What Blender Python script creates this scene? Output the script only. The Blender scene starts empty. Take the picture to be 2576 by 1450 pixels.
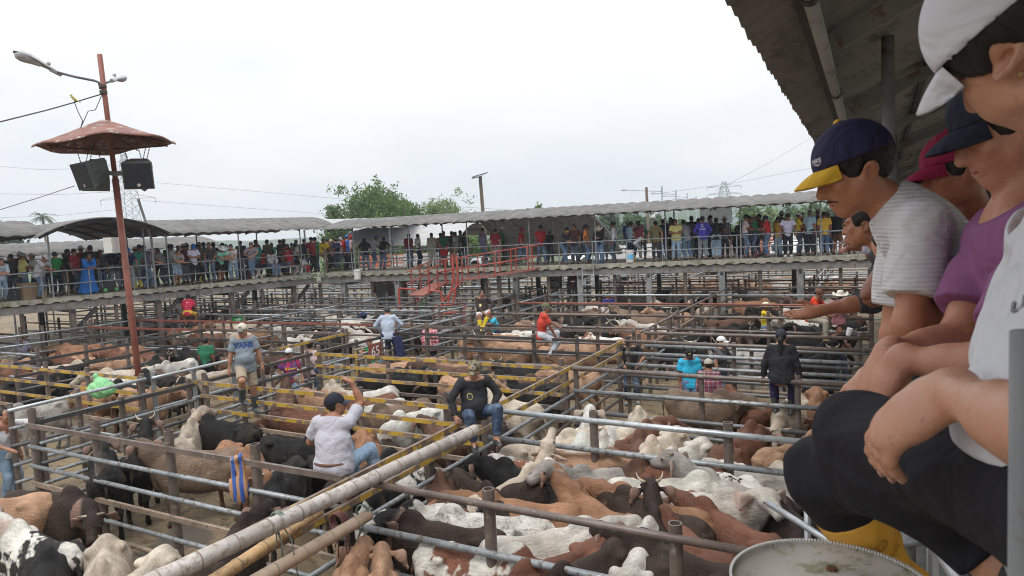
import bpy, math, random
import numpy as np
from mathutils import Matrix, Vector, noise as mnoise
from mathutils.bvhtree import BVHTree

# ------------------------------------------------------------------ camera, sky, sun, exposure
SC = bpy.context.scene
COL = SC.collection
F = 1754.0; PIT = math.atan(142 / 1754.0); ROL = 0.051; EYE = 4.45
fw = np.array([0, math.cos(PIT), -math.sin(PIT)])
_r0 = np.array([1.0, 0, 0]); _u0 = np.cross(_r0, fw)
rt = _r0 * math.cos(ROL) - _u0 * math.sin(ROL); upv = np.cross(rt, fw)
CP = np.array([0, 0, EYE])
cam = bpy.data.cameras.new('camera'); camo = bpy.data.objects.new('camera', cam); COL.objects.link(camo)
M4 = Matrix.Identity(4)
for i in range(3):
    M4[i][0] = rt[i]; M4[i][1] = upv[i]; M4[i][2] = -fw[i]; M4[i][3] = CP[i]
camo.matrix_world = M4
cam.sensor_width = 36; cam.lens = 36 * F / 2576; cam.clip_start = 0.05; cam.clip_end = 3000
cam.dof.use_dof = True; cam.dof.focus_distance = 11.0; cam.dof.aperture_fstop = 9.0
SC.camera = camo

SUN_EL, SUN_AZ = math.radians(62), math.radians(205)
W = bpy.data.worlds.new('World'); SC.world = W; W.use_nodes = True
nt = W.node_tree; N = nt.nodes; Lk = nt.links
for n in list(N): N.remove(n)
wo = N.new('ShaderNodeOutputWorld'); bgs = N.new('ShaderNodeBackground'); bgc = N.new('ShaderNodeBackground'); addn = N.new('ShaderNodeMixShader')
sky = N.new('ShaderNodeTexSky'); sky.sky_type = 'NISHITA'; sky.sun_disc = False
sky.sun_elevation = SUN_EL; sky.sun_rotation = SUN_AZ
bgs.inputs[1].default_value = 0.1; Lk.new(sky.outputs[0], bgs.inputs[0])
tc = N.new('ShaderNodeTexCoord'); mp = N.new('ShaderNodeMapping'); mp.inputs['Scale'].default_value = (1, 1, 3.2)
nz = N.new('ShaderNodeTexNoise'); nz.inputs['Scale'].default_value = 2.2; nz.inputs['Detail'].default_value = 5; nz.inputs['Roughness'].default_value = 0.5
rp = N.new('ShaderNodeValToRGB'); rp.color_ramp.elements[0].position = 0.36; rp.color_ramp.elements[1].position = 0.62
rp.color_ramp.elements[0].color = (0.66, 0.682, 0.708, 1); rp.color_ramp.elements[1].color = (0.775, 0.78, 0.788, 1)
Lk.new(tc.outputs['Generated'], mp.inputs[0]); Lk.new(mp.outputs[0], nz.inputs['Vector']); Lk.new(nz.outputs[0], rp.inputs[0]); Lk.new(rp.outputs[0], bgc.inputs[0])
sz = N.new('ShaderNodeSeparateXYZ'); zr = N.new('ShaderNodeMapRange'); zr.inputs[1].default_value = .12; zr.inputs[2].default_value = .95; zr.inputs[3].default_value = 1.0; zr.inputs[4].default_value = 2.0   # overcast: brighter overhead
Lk.new(tc.outputs['Generated'], sz.inputs[0]); Lk.new(sz.outputs[2], zr.inputs[0]); Lk.new(zr.outputs[0], bgc.inputs[1])
addn.inputs[0].default_value = 0.95
Lk.new(bgs.outputs[0], addn.inputs[1]); Lk.new(bgc.outputs[0], addn.inputs[2]); Lk.new(addn.outputs[0], wo.inputs[0])
sl = bpy.data.lights.new('sun', 'SUN'); sl.energy = 1.4; sl.angle = math.radians(25); sl.color = (1, 0.97, 0.92)
so = bpy.data.objects.new('sun', sl); COL.objects.link(so)
so.rotation_euler = (math.radians(90) - SUN_EL, 0, math.radians(-25)); so.location = (0, 0, 30)
SC.view_settings.view_transform = 'Standard'; SC.view_settings.look = 'None'
SC.view_settings.exposure = 0.46; SC.view_settings.gamma = 1
SC.render.engine = 'CYCLES'
try:
    SC.cycles.use_denoising = True; SC.cycles.denoiser = 'OPENIMAGEDENOISE'
except Exception: pass
SC.cycles.filter_width = 1.05; SC.cycles.max_bounces = 6; SC.cycles.diffuse_bounces = 3; SC.cycles.transparent_max_bounces = 8
rnd = random.Random(7)

# ------------------------------------------------------------------ measuring helpers
def ray(u, v):
    d = fw * F + rt * (u - 1288) - upv * (v - 725); return d
def pt(u, v, d):                    # a point seen in that direction at depth d
    return CP + ray(u, v) / F * d
def atz(u, v, z):
    d = ray(u, v); return CP + d * ((z - EYE) / d[2])
def proj(p):
    q = np.asarray(p, float) - CP; w = q @ fw
    return 1288 + F * (q @ rt) / w, 725 - F * (q @ upv) / w, w
GA = np.array([.4648, .8854]); GB = np.array([.8688, -.4952]); GO = np.array([2.53, 16.29])
GI = np.linalg.inv(np.array([GB, GA]).T)
def P(s, t, z=0.0):                 # pen grid: s across, t away
    q = GO + GB * s + GA * t; return np.array([q[0], q[1], z])
def ST(p): return GI @ (np.asarray(p)[:2] - GO)
DECK = 2.9

# ------------------------------------------------------------------ objects
def nrm(v):
    v = np.asarray(v, float); return v / (np.linalg.norm(v) + 1e-12)
def mesh_np(name, v, f, mats=(), smooth=True, attr=None, mi=None):
    me = bpy.data.meshes.new(name)
    v = np.asarray(v, np.float32)
    if isinstance(f, np.ndarray):
        nf, k = f.shape
        me.vertices.add(len(v)); me.vertices.foreach_set('co', v.ravel())
        me.loops.add(nf * k); me.loops.foreach_set('vertex_index', f.astype(np.int32).ravel())
        me.polygons.add(nf); me.polygons.foreach_set('loop_start', np.arange(0, nf * k, k, dtype=np.int32))
        me.update(calc_edges=True)
    else:
        me.from_pydata(v.tolist(), [], f)
    if len(me.polygons): me.polygons.foreach_set('use_smooth', [bool(smooth)] * len(me.polygons))
    for m in (mats if isinstance(mats, (list, tuple)) else [mats]): me.materials.append(m)
    if mi is not None: me.polygons.foreach_set('material_index', np.asarray(mi, np.int32))
    if attr:
        for k, a in attr.items():
            at = me.attributes.new(k, 'FLOAT', 'POINT'); at.data.foreach_set('value', np.asarray(a, np.float32))
    me.update(); return me
def link(name, me, parent=None, color=None):
    o = bpy.data.objects.new(name, me); COL.objects.link(o)
    if parent is not None: o.parent = parent
    if color is not None: o.color = tuple(color) + ((1,) if len(color) == 3 else ())
    return o
def tag(o, label=None, cat=None, group=None, kind=None):
    if label: o['label'] = label
    if cat: o['category'] = cat
    if group: o['group'] = group
    if kind: o['kind'] = kind
    return o
def thing(name, label, cat, loc=(0, 0, 0), rz=0.0, group=None):
    o = bpy.data.objects.new(name, None); COL.objects.link(o); o.empty_display_size = .2
    o.location = tuple(loc); o.rotation_euler = (0, 0, rz)
    return tag(o, label, cat, group)

class MB:                           # collects shapes of ONE mesh
    def __init__(s): s.v = []; s.f = []; s.m = []
    def add(s, v, f, m=0):
        b = len(s.v); s.v += [tuple(map(float, x)) for x in v]; s.f += [tuple(b + i for i in q) for q in f]; s.m += [m] * len(f); return s
    def tube(s, pts, r, n=8, m=0, cap=True):
        pts = [np.asarray(p, float) for p in pts]; rs = r if isinstance(r, (list, tuple)) else [r] * len(pts)
        v = []; f = []
        d0 = nrm(pts[1] - pts[0]); a = nrm(np.cross(d0, (0, 0, 1) if abs(d0[2]) < .9 else (0, 1, 0)))
        for i, p in enumerate(pts):
            d = nrm(pts[min(i + 1, len(pts) - 1)] - pts[max(i - 1, 0)])
            a = nrm(a - d * (a @ d)); b = np.cross(d, a)
            for k in range(n):
                t = 2 * math.pi * k / n; v.append(p + (a * math.cos(t) + b * math.sin(t)) * rs[i])
        for i in range(len(pts) - 1):
            for k in range(n):
                f.append((i * n + k, i * n + (k + 1) % n, (i + 1) * n + (k + 1) % n, (i + 1) * n + k))
        if cap: f += [tuple(range(n))[::-1], tuple(range((len(pts) - 1) * n, len(pts) * n))]
        return s.add(v, f, m)
    def beam(s, a, b, w, h, m=0, up=(0, 0, 1)):    # box bar from a to b, w wide, h high
        a = np.asarray(a, float); b = np.asarray(b, float); d = nrm(b - a)
        x = np.cross(d, up); x = nrm(x) if np.linalg.norm(x) > 1e-6 else np.array([1., 0, 0])
        z = np.cross(x, d); v = []
        for p in (a, b):
            for i, j in ((-1, -1), (1, -1), (1, 1), (-1, 1)): v.append(p + x * w / 2 * i + z * h / 2 * j)
        return s.add(v, [(0, 1, 2, 3), (7, 6, 5, 4), (0, 4, 5, 1), (1, 5, 6, 2), (2, 6, 7, 3), (3, 7, 4, 0)], m)
    def box(s, c, size, rz=0.0, m=0):
        c = np.asarray(c, float); ca, sa = math.cos(rz), math.sin(rz)
        d = np.array([ca, sa, 0]) * size[0] / 2
        return s.beam(c - d, c + d, size[1], size[2], m)
    def lathe(s, prof, c=(0, 0, 0), n=24, m=0, ax=None):    # prof: (radius, height)
        v = []; f = []; c = np.asarray(c, float)
        if ax is None: X, Y, Z = np.eye(3)
        else:
            Z = nrm(ax); X = nrm(np.cross(Z, (0, 0, 1) if abs(Z[2]) < .9 else (0, 1, 0))); Y = np.cross(Z, X)
        for r, z in prof:
            for k in range(n):
                t = 2 * math.pi * k / n; v.append(c + X * r * math.cos(t) + Y * r * math.sin(t) + Z * z)
        for i in range(len(prof) - 1):
            for k in range(n): f.append((i * n + k, i * n + (k + 1) % n, (i + 1) * n + (k + 1) % n, (i + 1) * n + k))
        return s.add(v, f, m)
    def ball(s, c, r, n=10, m=0, rot=None):
        r = np.array(r if hasattr(r, '__len__') else (r, r, r), float); v = []; f = []
        for i in range(n // 2 + 1):
            a = math.pi * i / (n // 2)
            for k in range(n):
                t = 2 * math.pi * k / n
                q = np.array([math.sin(a) * math.cos(t), math.sin(a) * math.sin(t), math.cos(a)]) * r
                v.append(np.asarray(c) + (rot @ q if rot is not None else q))
        for i in range(n // 2):
            for k in range(n): f.append((i * n + k, (i + 1) * n + k, (i + 1) * n + (k + 1) % n, i * n + (k + 1) % n))
        return s.add(v, f, m)
    def mesh(s, name, mats, smooth=False): return mesh_np(name, s.v, s.f, mats, smooth, mi=s.m)
    def build(s, name, mats, parent=None, smooth=False, color=None): return link(name, s.mesh(name, mats, smooth), parent, color)

# ------------------------------------------------------------------ distance-field sculpting
class SDF:
    def __init__(s, lo, hi, h):
        s.lo = np.asarray(lo, np.float32); s.h = h
        s.n = np.ceil((np.asarray(hi) - s.lo) / h).astype(int) + 1
        s.f = np.full(s.n, 5.0, np.float32)
    def _win(s, lo, hi, pad):
        i0 = np.maximum(np.floor((np.asarray(lo) - pad - s.lo) / s.h).astype(int), 0)
        i1 = np.minimum(np.ceil((np.asarray(hi) + pad - s.lo) / s.h).astype(int) + 1, s.n)
        if (i1 <= i0).any(): return None, None
        g = [(s.lo[a] + s.h * np.arange(i0[a], i1[a])).astype(np.float32) for a in range(3)]
        return tuple(slice(i0[a], i1[a]) for a in range(3)), (g[0][:, None, None], g[1][None, :, None], g[2][None, None, :])
    def _mix(s, sl, d, k, sub=False):
        f = s.f[sl]
        if sub:
            h = np.clip(.5 - .5 * (f + d) / k, 0, 1); s.f[sl] = f + (-d - f) * h + k * h * (1 - h)
        else:
            h = np.clip(.5 + .5 * (f - d) / k, 0, 1); s.f[sl] = f + (d - f) * h - k * h * (1 - h)
    def cone(s, a, b, ra, rb=None, k=.03, flat=None, sub=False):
        a = np.asarray(a, float); b = np.asarray(b, float); rb = ra if rb is None else rb; R = max(ra, rb)
        if flat is not None and flat[1] > 1: R *= flat[1]
        sl, g = s._win(np.minimum(a, b) - R, np.maximum(a, b) + R, k + 2.5 * s.h)
        if sl is None: return s
        ab = b - a; L = max(float(ab @ ab), 1e-9)
        q = [g[i] - a[i] for i in range(3)]
        t = np.clip((q[0] * ab[0] + q[1] * ab[1] + q[2] * ab[2]) / L, 0, 1)
        q = [q[i] - t * ab[i] for i in range(3)]
        if flat is not None:
            n = nrm(flat[0]); c = (q[0] * n[0] + q[1] * n[1] + q[2] * n[2]) * (1 / flat[1] - 1)
            q = [q[i] + c * n[i] for i in range(3)]
        d = np.sqrt(q[0] ** 2 + q[1] ** 2 + q[2] ** 2) - (ra + (rb - ra) * t)
        if flat is not None: d = d * min(1, flat[1]) if flat[1] < 1 else d
        s._mix(sl, d.astype(np.float32), k, sub); return s
    def ell(s, c, r, k=.03, rot=None, sub=False):
        c = np.asarray(c, float); r = np.asarray(r, float); R = r.max() if rot is not None else r
        sl, g = s._win(c - R, c + R, k + 2.5 * s.h)
        if sl is None: return s
        q = [g[i] - c[i] for i in range(3)]
        if rot is not None: q = [q[0] * rot[0][j] + q[1] * rot[1][j] + q[2] * rot[2][j] for j in range(3)]
        k0 = np.sqrt((q[0] / r[0]) ** 2 + (q[1] / r[1]) ** 2 + (q[2] / r[2]) ** 2)
        k1 = np.sqrt((q[0] / r[0] ** 2) ** 2 + (q[1] / r[1] ** 2) ** 2 + (q[2] / r[2] ** 2) ** 2) + 1e-6
        s._mix(sl, (k0 * (k0 - 1) / k1).astype(np.float32), k, sub); return s
    def cut(s, c, n, k=.006, ball=None):           # remove what lies on the side n points to (within ball radius)
        c = np.asarray(c, float); n = nrm(n)
        R = ball if ball else 99
        sl, g = s._win(c - R, c + R, 0)
        if sl is None: return s
        d = (g[0] - c[0]) * n[0] + (g[1] - c[1]) * n[1] + (g[2] - c[2]) * n[2]
        if ball:
            e = np.sqrt((g[0] - c[0]) ** 2 + (g[1] - c[1]) ** 2 + (g[2] - c[2]) ** 2) - ball
            d = np.minimum(d, -e)
        s._mix(sl, -d.astype(np.float32), k, True); return s
    def warp(s, fn):
        g = [s.lo[a] + s.h * np.arange(s.n[a]) for a in range(3)]
        m = np.abs(s.f) < 6 * s.h
        i = np.nonzero(m)
        s.f[m] += fn(g[0][i[0]], g[1][i[1]], g[2][i[2]]).astype(np.float32); return s
    def geo(s):
        f = s.f; n = s.n; c = [(0, 0, 0), (1, 0, 0), (0, 1, 0), (1, 1, 0), (0, 0, 1), (1, 0, 1), (0, 1, 1), (1, 1, 1)]
        ins = f < 0; cnt = np.zeros(n - 1, np.int8)
        S = lambda A, o: A[o[0]:n[0] - 1 + o[0], o[1]:n[1] - 1 + o[1], o[2]:n[2] - 1 + o[2]]
        for o in c: cnt += S(ins, o)
        ii = np.nonzero((cnt > 0) & (cnt < 8)); idx = np.full(n - 1, -1, np.int32); idx[ii] = np.arange(len(ii[0]))
        cv = [S(f, o)[ii] for o in c]; acc = np.zeros((len(ii[0]), 3), np.float32); w = np.zeros(len(ii[0]), np.float32)
        for a in range(8):
            for b in range(a + 1, 8):
                df = [c[b][j] - c[a][j] for j in range(3)]
                if sum(abs(x) for x in df) != 1: continue
                x = (cv[a] < 0) != (cv[b] < 0); t = np.where(x, cv[a] / np.where(x, cv[a] - cv[b], 1), 0)
                for j in range(3): acc[:, j] += np.where(x, c[a][j] + df[j] * t, 0)
                w += x
        v = s.lo + s.h * (np.stack(ii, 1) + acc / w[:, None]); fs = []
        I = ins
        for ax in range(3):
            o = [0, 0, 0]; o[ax] = 1; a1, a2 = (ax + 1) % 3, (ax + 2) % 3
            A = I[tuple(slice(0, n[j] - 1) if j == ax else slice(1, n[j] - 1) for j in range(3))]
            B = I[tuple(slice(1, n[j]) if j == ax else slice(1, n[j] - 1) for j in range(3))]
            e = np.nonzero(A != B); p = [e[j] + (0 if j == ax else 1) for j in range(3)]
            def G(d1, d2):
                q = list(p); q[a1] = q[a1] - d1; q[a2] = q[a2] - d2; return idx[tuple(q)]
            Q = np.stack([G(1, 1), G(0, 1), G(0, 0), G(1, 0)], 1); fl = ~A[e]
            Q[fl] = Q[fl][:, ::-1]; fs.append(Q)
        return v, np.concatenate(fs)
def relax(v, f, it=1, lam=.5):
    for _ in range(it):
        acc = np.zeros_like(v); w = np.zeros(len(v))
        for a, b in ((0, 1), (1, 2), (2, 3), (3, 0)):
            np.add.at(acc, f[:, a], v[f[:, b]]); np.add.at(w, f[:, a], 1); np.add.at(acc, f[:, b], v[f[:, a]]); np.add.at(w, f[:, b], 1)
        v = v + lam * (acc / np.maximum(w, 1)[:, None] - v)
    return v
# ------------------------------------------------------------------ materials
class NB:
    def __init__(s, name):
        s.m = bpy.data.materials.new(name); s.m.use_nodes = True; s.t = s.m.node_tree; s.N = s.t.nodes
        s.b = s.N['Principled BSDF']; s.b.inputs['Roughness'].default_value = .7
    def n(s, t, **kw):
        x = s.N.new(t)
        for k, v in kw.items(): setattr(x, k, v)
        return x
    def l(s, a, b): s.t.links.new(a, b)
    def coord(s, kind='Object', scale=(1, 1, 1), rnd=False):
        tc = s.n('ShaderNodeTexCoord'); mp = s.n('ShaderNodeMapping'); mp.inputs['Scale'].default_value = scale
        o = tc.outputs[kind]
        if kind == 'World':
            pass
        if rnd:
            oi = s.n('ShaderNodeObjectInfo'); vm = s.n('ShaderNodeVectorMath', operation='SCALE'); vm.inputs[0].default_value = (31, 17, 23); s.l(oi.outputs['Random'], vm.inputs['Scale'])
            va = s.n('ShaderNodeVectorMath', operation='ADD'); s.l(o, va.inputs[0]); s.l(vm.outputs[0], va.inputs[1]); o = va.outputs[0]
        s.l(o, mp.inputs[0]); return mp.outputs[0]
    def geo(s, scale=(1, 1, 1)):
        g = s.n('ShaderNodeNewGeometry'); mp = s.n('ShaderNodeMapping'); mp.inputs['Scale'].default_value = scale
        s.l(g.outputs['Position'], mp.inputs[0]); return mp.outputs[0]
    def noise(s, vec, sc, det=4, rough=.55, lo=.4, hi=.6, out=(0, 1)):
        x = s.n('ShaderNodeTexNoise'); x.inputs['Scale'].default_value = sc; x.inputs['Detail'].default_value = det; x.inputs['Roughness'].default_value = rough
        s.l(vec, x.inputs['Vector']); return s.ramp(x.outputs[0], lo, hi, out)
    def ramp(s, v, lo, hi, out=(0, 1)):
        r = s.n('ShaderNodeMapRange'); r.inputs[1].default_value = lo; r.inputs[2].default_value = hi; r.inputs[3].default_value = out[0]; r.inputs[4].default_value = out[1]
        s.l(v, r.inputs[0]); return r.outputs[0]
    def mix(s, fac, a, b, mode='MIX'):
        x = s.n('ShaderNodeMix', data_type='RGBA', blend_type=mode)
        for sock, v in ((x.inputs[0], fac), (x.inputs[6], a), (x.inputs[7], b)):
            if hasattr(v, 'links'): s.l(v, sock)
            elif isinstance(v, (int, float)): sock.default_value = v
            else: sock.default_value = tuple(v) + ((1,) if len(v) == 3 else ())
        return x.outputs[2]
    def math(s, op, a, b=0.0):
        x = s.n('ShaderNodeMath', operation=op)
        for i, v in enumerate((a, b)):
            if hasattr(v, 'links'): s.l(v, x.inputs[i])
            else: x.inputs[i].default_value = v
        return x.outputs[0]
    def attr(s, name): a = s.n('ShaderNodeAttribute', attribute_name=name); return a.outputs['Fac']
    def objcol(s): o = s.n('ShaderNodeObjectInfo'); return o.outputs['Color']
    def objalpha(s): o = s.n('ShaderNodeObjectInfo'); return o.outputs['Alpha']
    def bump(s, h, st=.3, dist=.02):
        x = s.n('ShaderNodeBump'); x.inputs['Strength'].default_value = st; x.inputs['Distance'].default_value = dist; s.l(h, x.inputs['Height']); s.l(x.outputs[0], s.b.inputs['Normal']); return x
    def col(s, c):
        if hasattr(c, 'links'): s.l(c, s.b.inputs['Base Color'])
        else: s.b.inputs['Base Color'].default_value = tuple(c) + (1,)
        return s
    def set(s, rough=None, metal=None, spec=None):
        if rough is not None:
            if hasattr(rough, 'links'): s.l(rough, s.b.inputs['Roughness'])
            else: s.b.inputs['Roughness'].default_value = rough
        if metal is not None: s.b.inputs['Metallic'].default_value = metal
        if spec is not None: s.b.inputs['Specular IOR Level'].default_value = spec
        return s
MT = {}
def steel(name, c1, c2, c3=None, rough=.5, metal=.0, sc=6, chip=(.55, .62)):
    b = NB(name); v = b.geo(); a = b.noise(v, sc, 5, .6, .35, .65)
    c = b.mix(a, c1, c2)
    if c3: c = b.mix(b.noise(v, sc * 2.6, 6, .7, *chip), c, c3)
    d = b.noise(v, 1.3, 3, .5, .35, .7, (.75, 1.1)); c = b.mix(1.0, c, b.mix(1.0, (1, 1, 1), d, 'MULTIPLY'), 'MULTIPLY')
    b.col(c).set(rough, metal); b.bump(b.noise(v, 60, 3, .6, 0, 1), .15, .004); MT[name] = b.m; return b.m
steel('brown_steel', (.115, .085, .072), (.18, .14, .12), (.28, .25, .22), .42, .1, 5, (.57, .65))
steel('grey_pipe', (.20, .22, .235), (.34, .36, .375), (.13, .105, .075), .42, .35, 5, (.54, .62))
steel('bright_pipe', (.36, .39, .41), (.47, .50, .52), (.2, .18, .15), .36, .5, 5, (.57, .66))
steel('dark_pipe', (.085, .09, .095), (.15, .15, .155), (.2, .17, .13), .42, .2, 6, (.6, .7))
steel('rust_red', (.20, .055, .035), (.26, .085, .055), (.14, .05, .03), .55, 0, 3, (.6, .65))
steel('red_paint', (.36, .055, .032), (.30, .045, .028), (.25, .07, .045), .45, 0, 4, (.62, .68))
steel('red_tread', (.30, .10, .075), (.24, .085, .065), (.36, .2, .16), .6, 0, 9, (.55, .65))
steel('dark_steel', (.035, .034, .034), (.07, .062, .058), (.11, .085, .07), .55, .1, 5, (.6, .7))
steel('column_grey', (.17, .18, .18), (.27, .27, .265), (.16, .09, .065), .65, 0, 4, (.58, .66))
steel('deck_steel', (.17, .17, .165), (.25, .24, .225), (.15, .085, .05), .65, 0, 2.5, (.53, .62))
steel('speaker_case', (.065, .08, .075), (.10, .12, .11), (.16, .18, .16), .5)
steel('grille', (.012, .013, .018), (.02, .021, .026), None, .6)
steel('lamp_metal', (.42, .43, .45), (.52, .53, .54), (.22, .26, .2), .4, .1, 4, (.55, .68))
steel('plank', (.20, .15, .11), (.30, .22, .16), (.12, .09, .07), .8)
steel('white_plastic', (.72, .71, .68), (.66, .64, .6), (.42, .38, .3), .45, 0, 5, (.64, .75))
steel('black_plastic', (.015, .015, .017), (.03, .03, .032), None, .3)
steel('cardboard', (.34, .23, .14), (.28, .19, .11), (.2, .14, .08), .85)
steel('bench_stone', (.5, .45, .42), (.38, .34, .32), (.25, .23, .2), .8)
steel('tyre', (.015, .015, .015), (.03, .03, .03), None, .8)
steel('green_rim', (.1, .4, .12), (.1, .35, .1), None, .4)
steel('orange_board', (.55, .16, .07), (.45, .12, .05), None, .6)
steel('sky_panel', (.05, .055, .07), (.08, .085, .1), None, .2)
steel('white_paint', (.62, .63, .64), (.72, .72, .72), (.4, .38, .35), .5, 0, 2, (.66, .74))
steel('galv_frame', (.30, .325, .34), (.42, .44, .45), (.22, .2, .17), .35, .5, 5, (.62, .7))
steel('rope', (.2, .25, .22), (.14, .17, .15), None, .9, 0, 30)
steel('brown_rope', (.14, .06, .05), (.2, .09, .08), None, .9, 0, 30)
steel('bamboo_pale', (.34, .30, .27), (.50, .46, .43), (.24, .2, .16), .6, 0, 5, (.5, .64))
steel('bamboo_gold', (.45, .27, .12), (.58, .39, .20), (.22, .13, .07), .5, 0, 5, (.52, .64))
steel('bamboo_brown', (.33, .23, .16), (.45, .34, .25), (.22, .15, .1), .6, 0, 3, (.56, .66))
steel('bamboo_ring', (.2, .16, .12), (.28, .23, .18), None, .8)
steel('rubber_dark', (.045, .05, .055), (.09, .095, .095), (.16, .14, .1), .45)
steel('moss_concrete', (.30, .275, .235), (.40, .37, .31), (.15, .155, .07), .9, 0, 1.6, (.5, .62))
steel('drum_white', (.46, .42, .36), (.55, .51, .45), (.22, .21, .11), .65, 0, 6, (.5, .64))
steel('rust', (.09, .04, .02), (.16, .07, .03), None, .8)
steel('pylon_steel', (.38, .41, .44), (.45, .48, .5), None, .5)
def yellow_rail():
    b = NB('yellow_rail'); v = b.geo(); g = b.n('ShaderNodeNewGeometry'); sx = b.n('ShaderNodeSeparateXYZ'); b.l(g.outputs['Normal'], sx.inputs[0])
    top = b.ramp(sx.outputs[2], .3, .8, (0, .16)); n = b.n('ShaderNodeTexNoise'); n.inputs['Scale'].default_value = 3.5; n.inputs['Detail'].default_value = 6; n.inputs['Roughness'].default_value = .7
    b.l(v, n.inputs['Vector']); f = b.ramp(b.math('SUBTRACT', n.outputs[0], top), .465, .51)
    br = b.mix(b.noise(v, 5, 4, .6), (.13, .085, .06), (.22, .16, .13)); ye = b.mix(b.noise(v, 9, 4), (.47, .30, .035), (.42, .25, .03))
    b.col(b.mix(f, br, ye)).set(.5); MT['yellow_rail'] = b.m
yellow_rail()
def corr():
    for nm, c1, c2, c3 in (('roof_sheet', (.095, .092, .088), (.155, .15, .143), (.045, .043, .04)), ('roof_under', (.13, .125, .12), (.19, .18, .17), (.06, .055, .05)), ('near_under', (.19, .188, .186), (.28, .275, .27), (.11, .107, .104)), ('roof_pale', (.34, .345, .345), (.42, .425, .425), (.22, .22, .22))):
        b = NB(nm); v = b.geo(); c = b.mix(b.noise(v, 1.2, 6, .65, .35, .65), c1, c2); c = b.mix(b.noise(b.geo((1, 1, 6)), 2.6, 6, .75, .5, .64, (0, .85)), c, c3)
        b.col(c).set(.75); MT[nm] = b.m
corr()
def mud():
    b = NB('mud'); v = b.geo()
    c = b.mix(b.noise(v, .5, 5, .6, .42, .6), (.29, .215, .125), (.19, .142, .088))
    c = b.mix(b.noise(v, 4, 6, .7, .5, .62), c, (.11, .083, .054)); st = b.noise(v, 14, 5, .75, .56, .66); c = b.mix(st, c, (.38, .29, .165))
    c = b.mix(b.noise(v, 55, 3, .6, .58, .66), c, (.05, .042, .03))
    wet = b.noise(v, .8, 3, .5, .55, .62); c = b.mix(wet, c, (.13, .11, .085))
    b.col(c).set(b.ramp(wet, 0, 1, (.85, .45))); x = b.n('ShaderNodeTexNoise'); x.inputs['Scale'].default_value = 9; x.inputs['Detail'].default_value = 8; x.inputs['Roughness'].default_value = .7; b.l(v, x.inputs['Vector']); b.bump(x.outputs[0], .9, .08); MT['mud'] = b.m
    b = NB('walk_concrete'); v = b.geo(); c = b.mix(b.noise(v, 1.5, 5, .6), (.27, .25, .215), (.36, .335, .29)); b.col(c).set(.9); MT['walk_concrete'] = b.m
    b = NB('far_grass'); v = b.geo(); c = b.mix(b.noise(v, .08, 5, .6), (.055, .085, .035), (.10, .115, .055)); b.col(c).set(.95); MT['far_grass'] = b.m
    b = NB('far_hill'); v = b.geo(); c = b.mix(b.noise(v, .03, 6, .7), (.03, .065, .03), (.06, .10, .04)); b.col(c).set(.95); MT['far_hill'] = b.m
mud()
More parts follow.
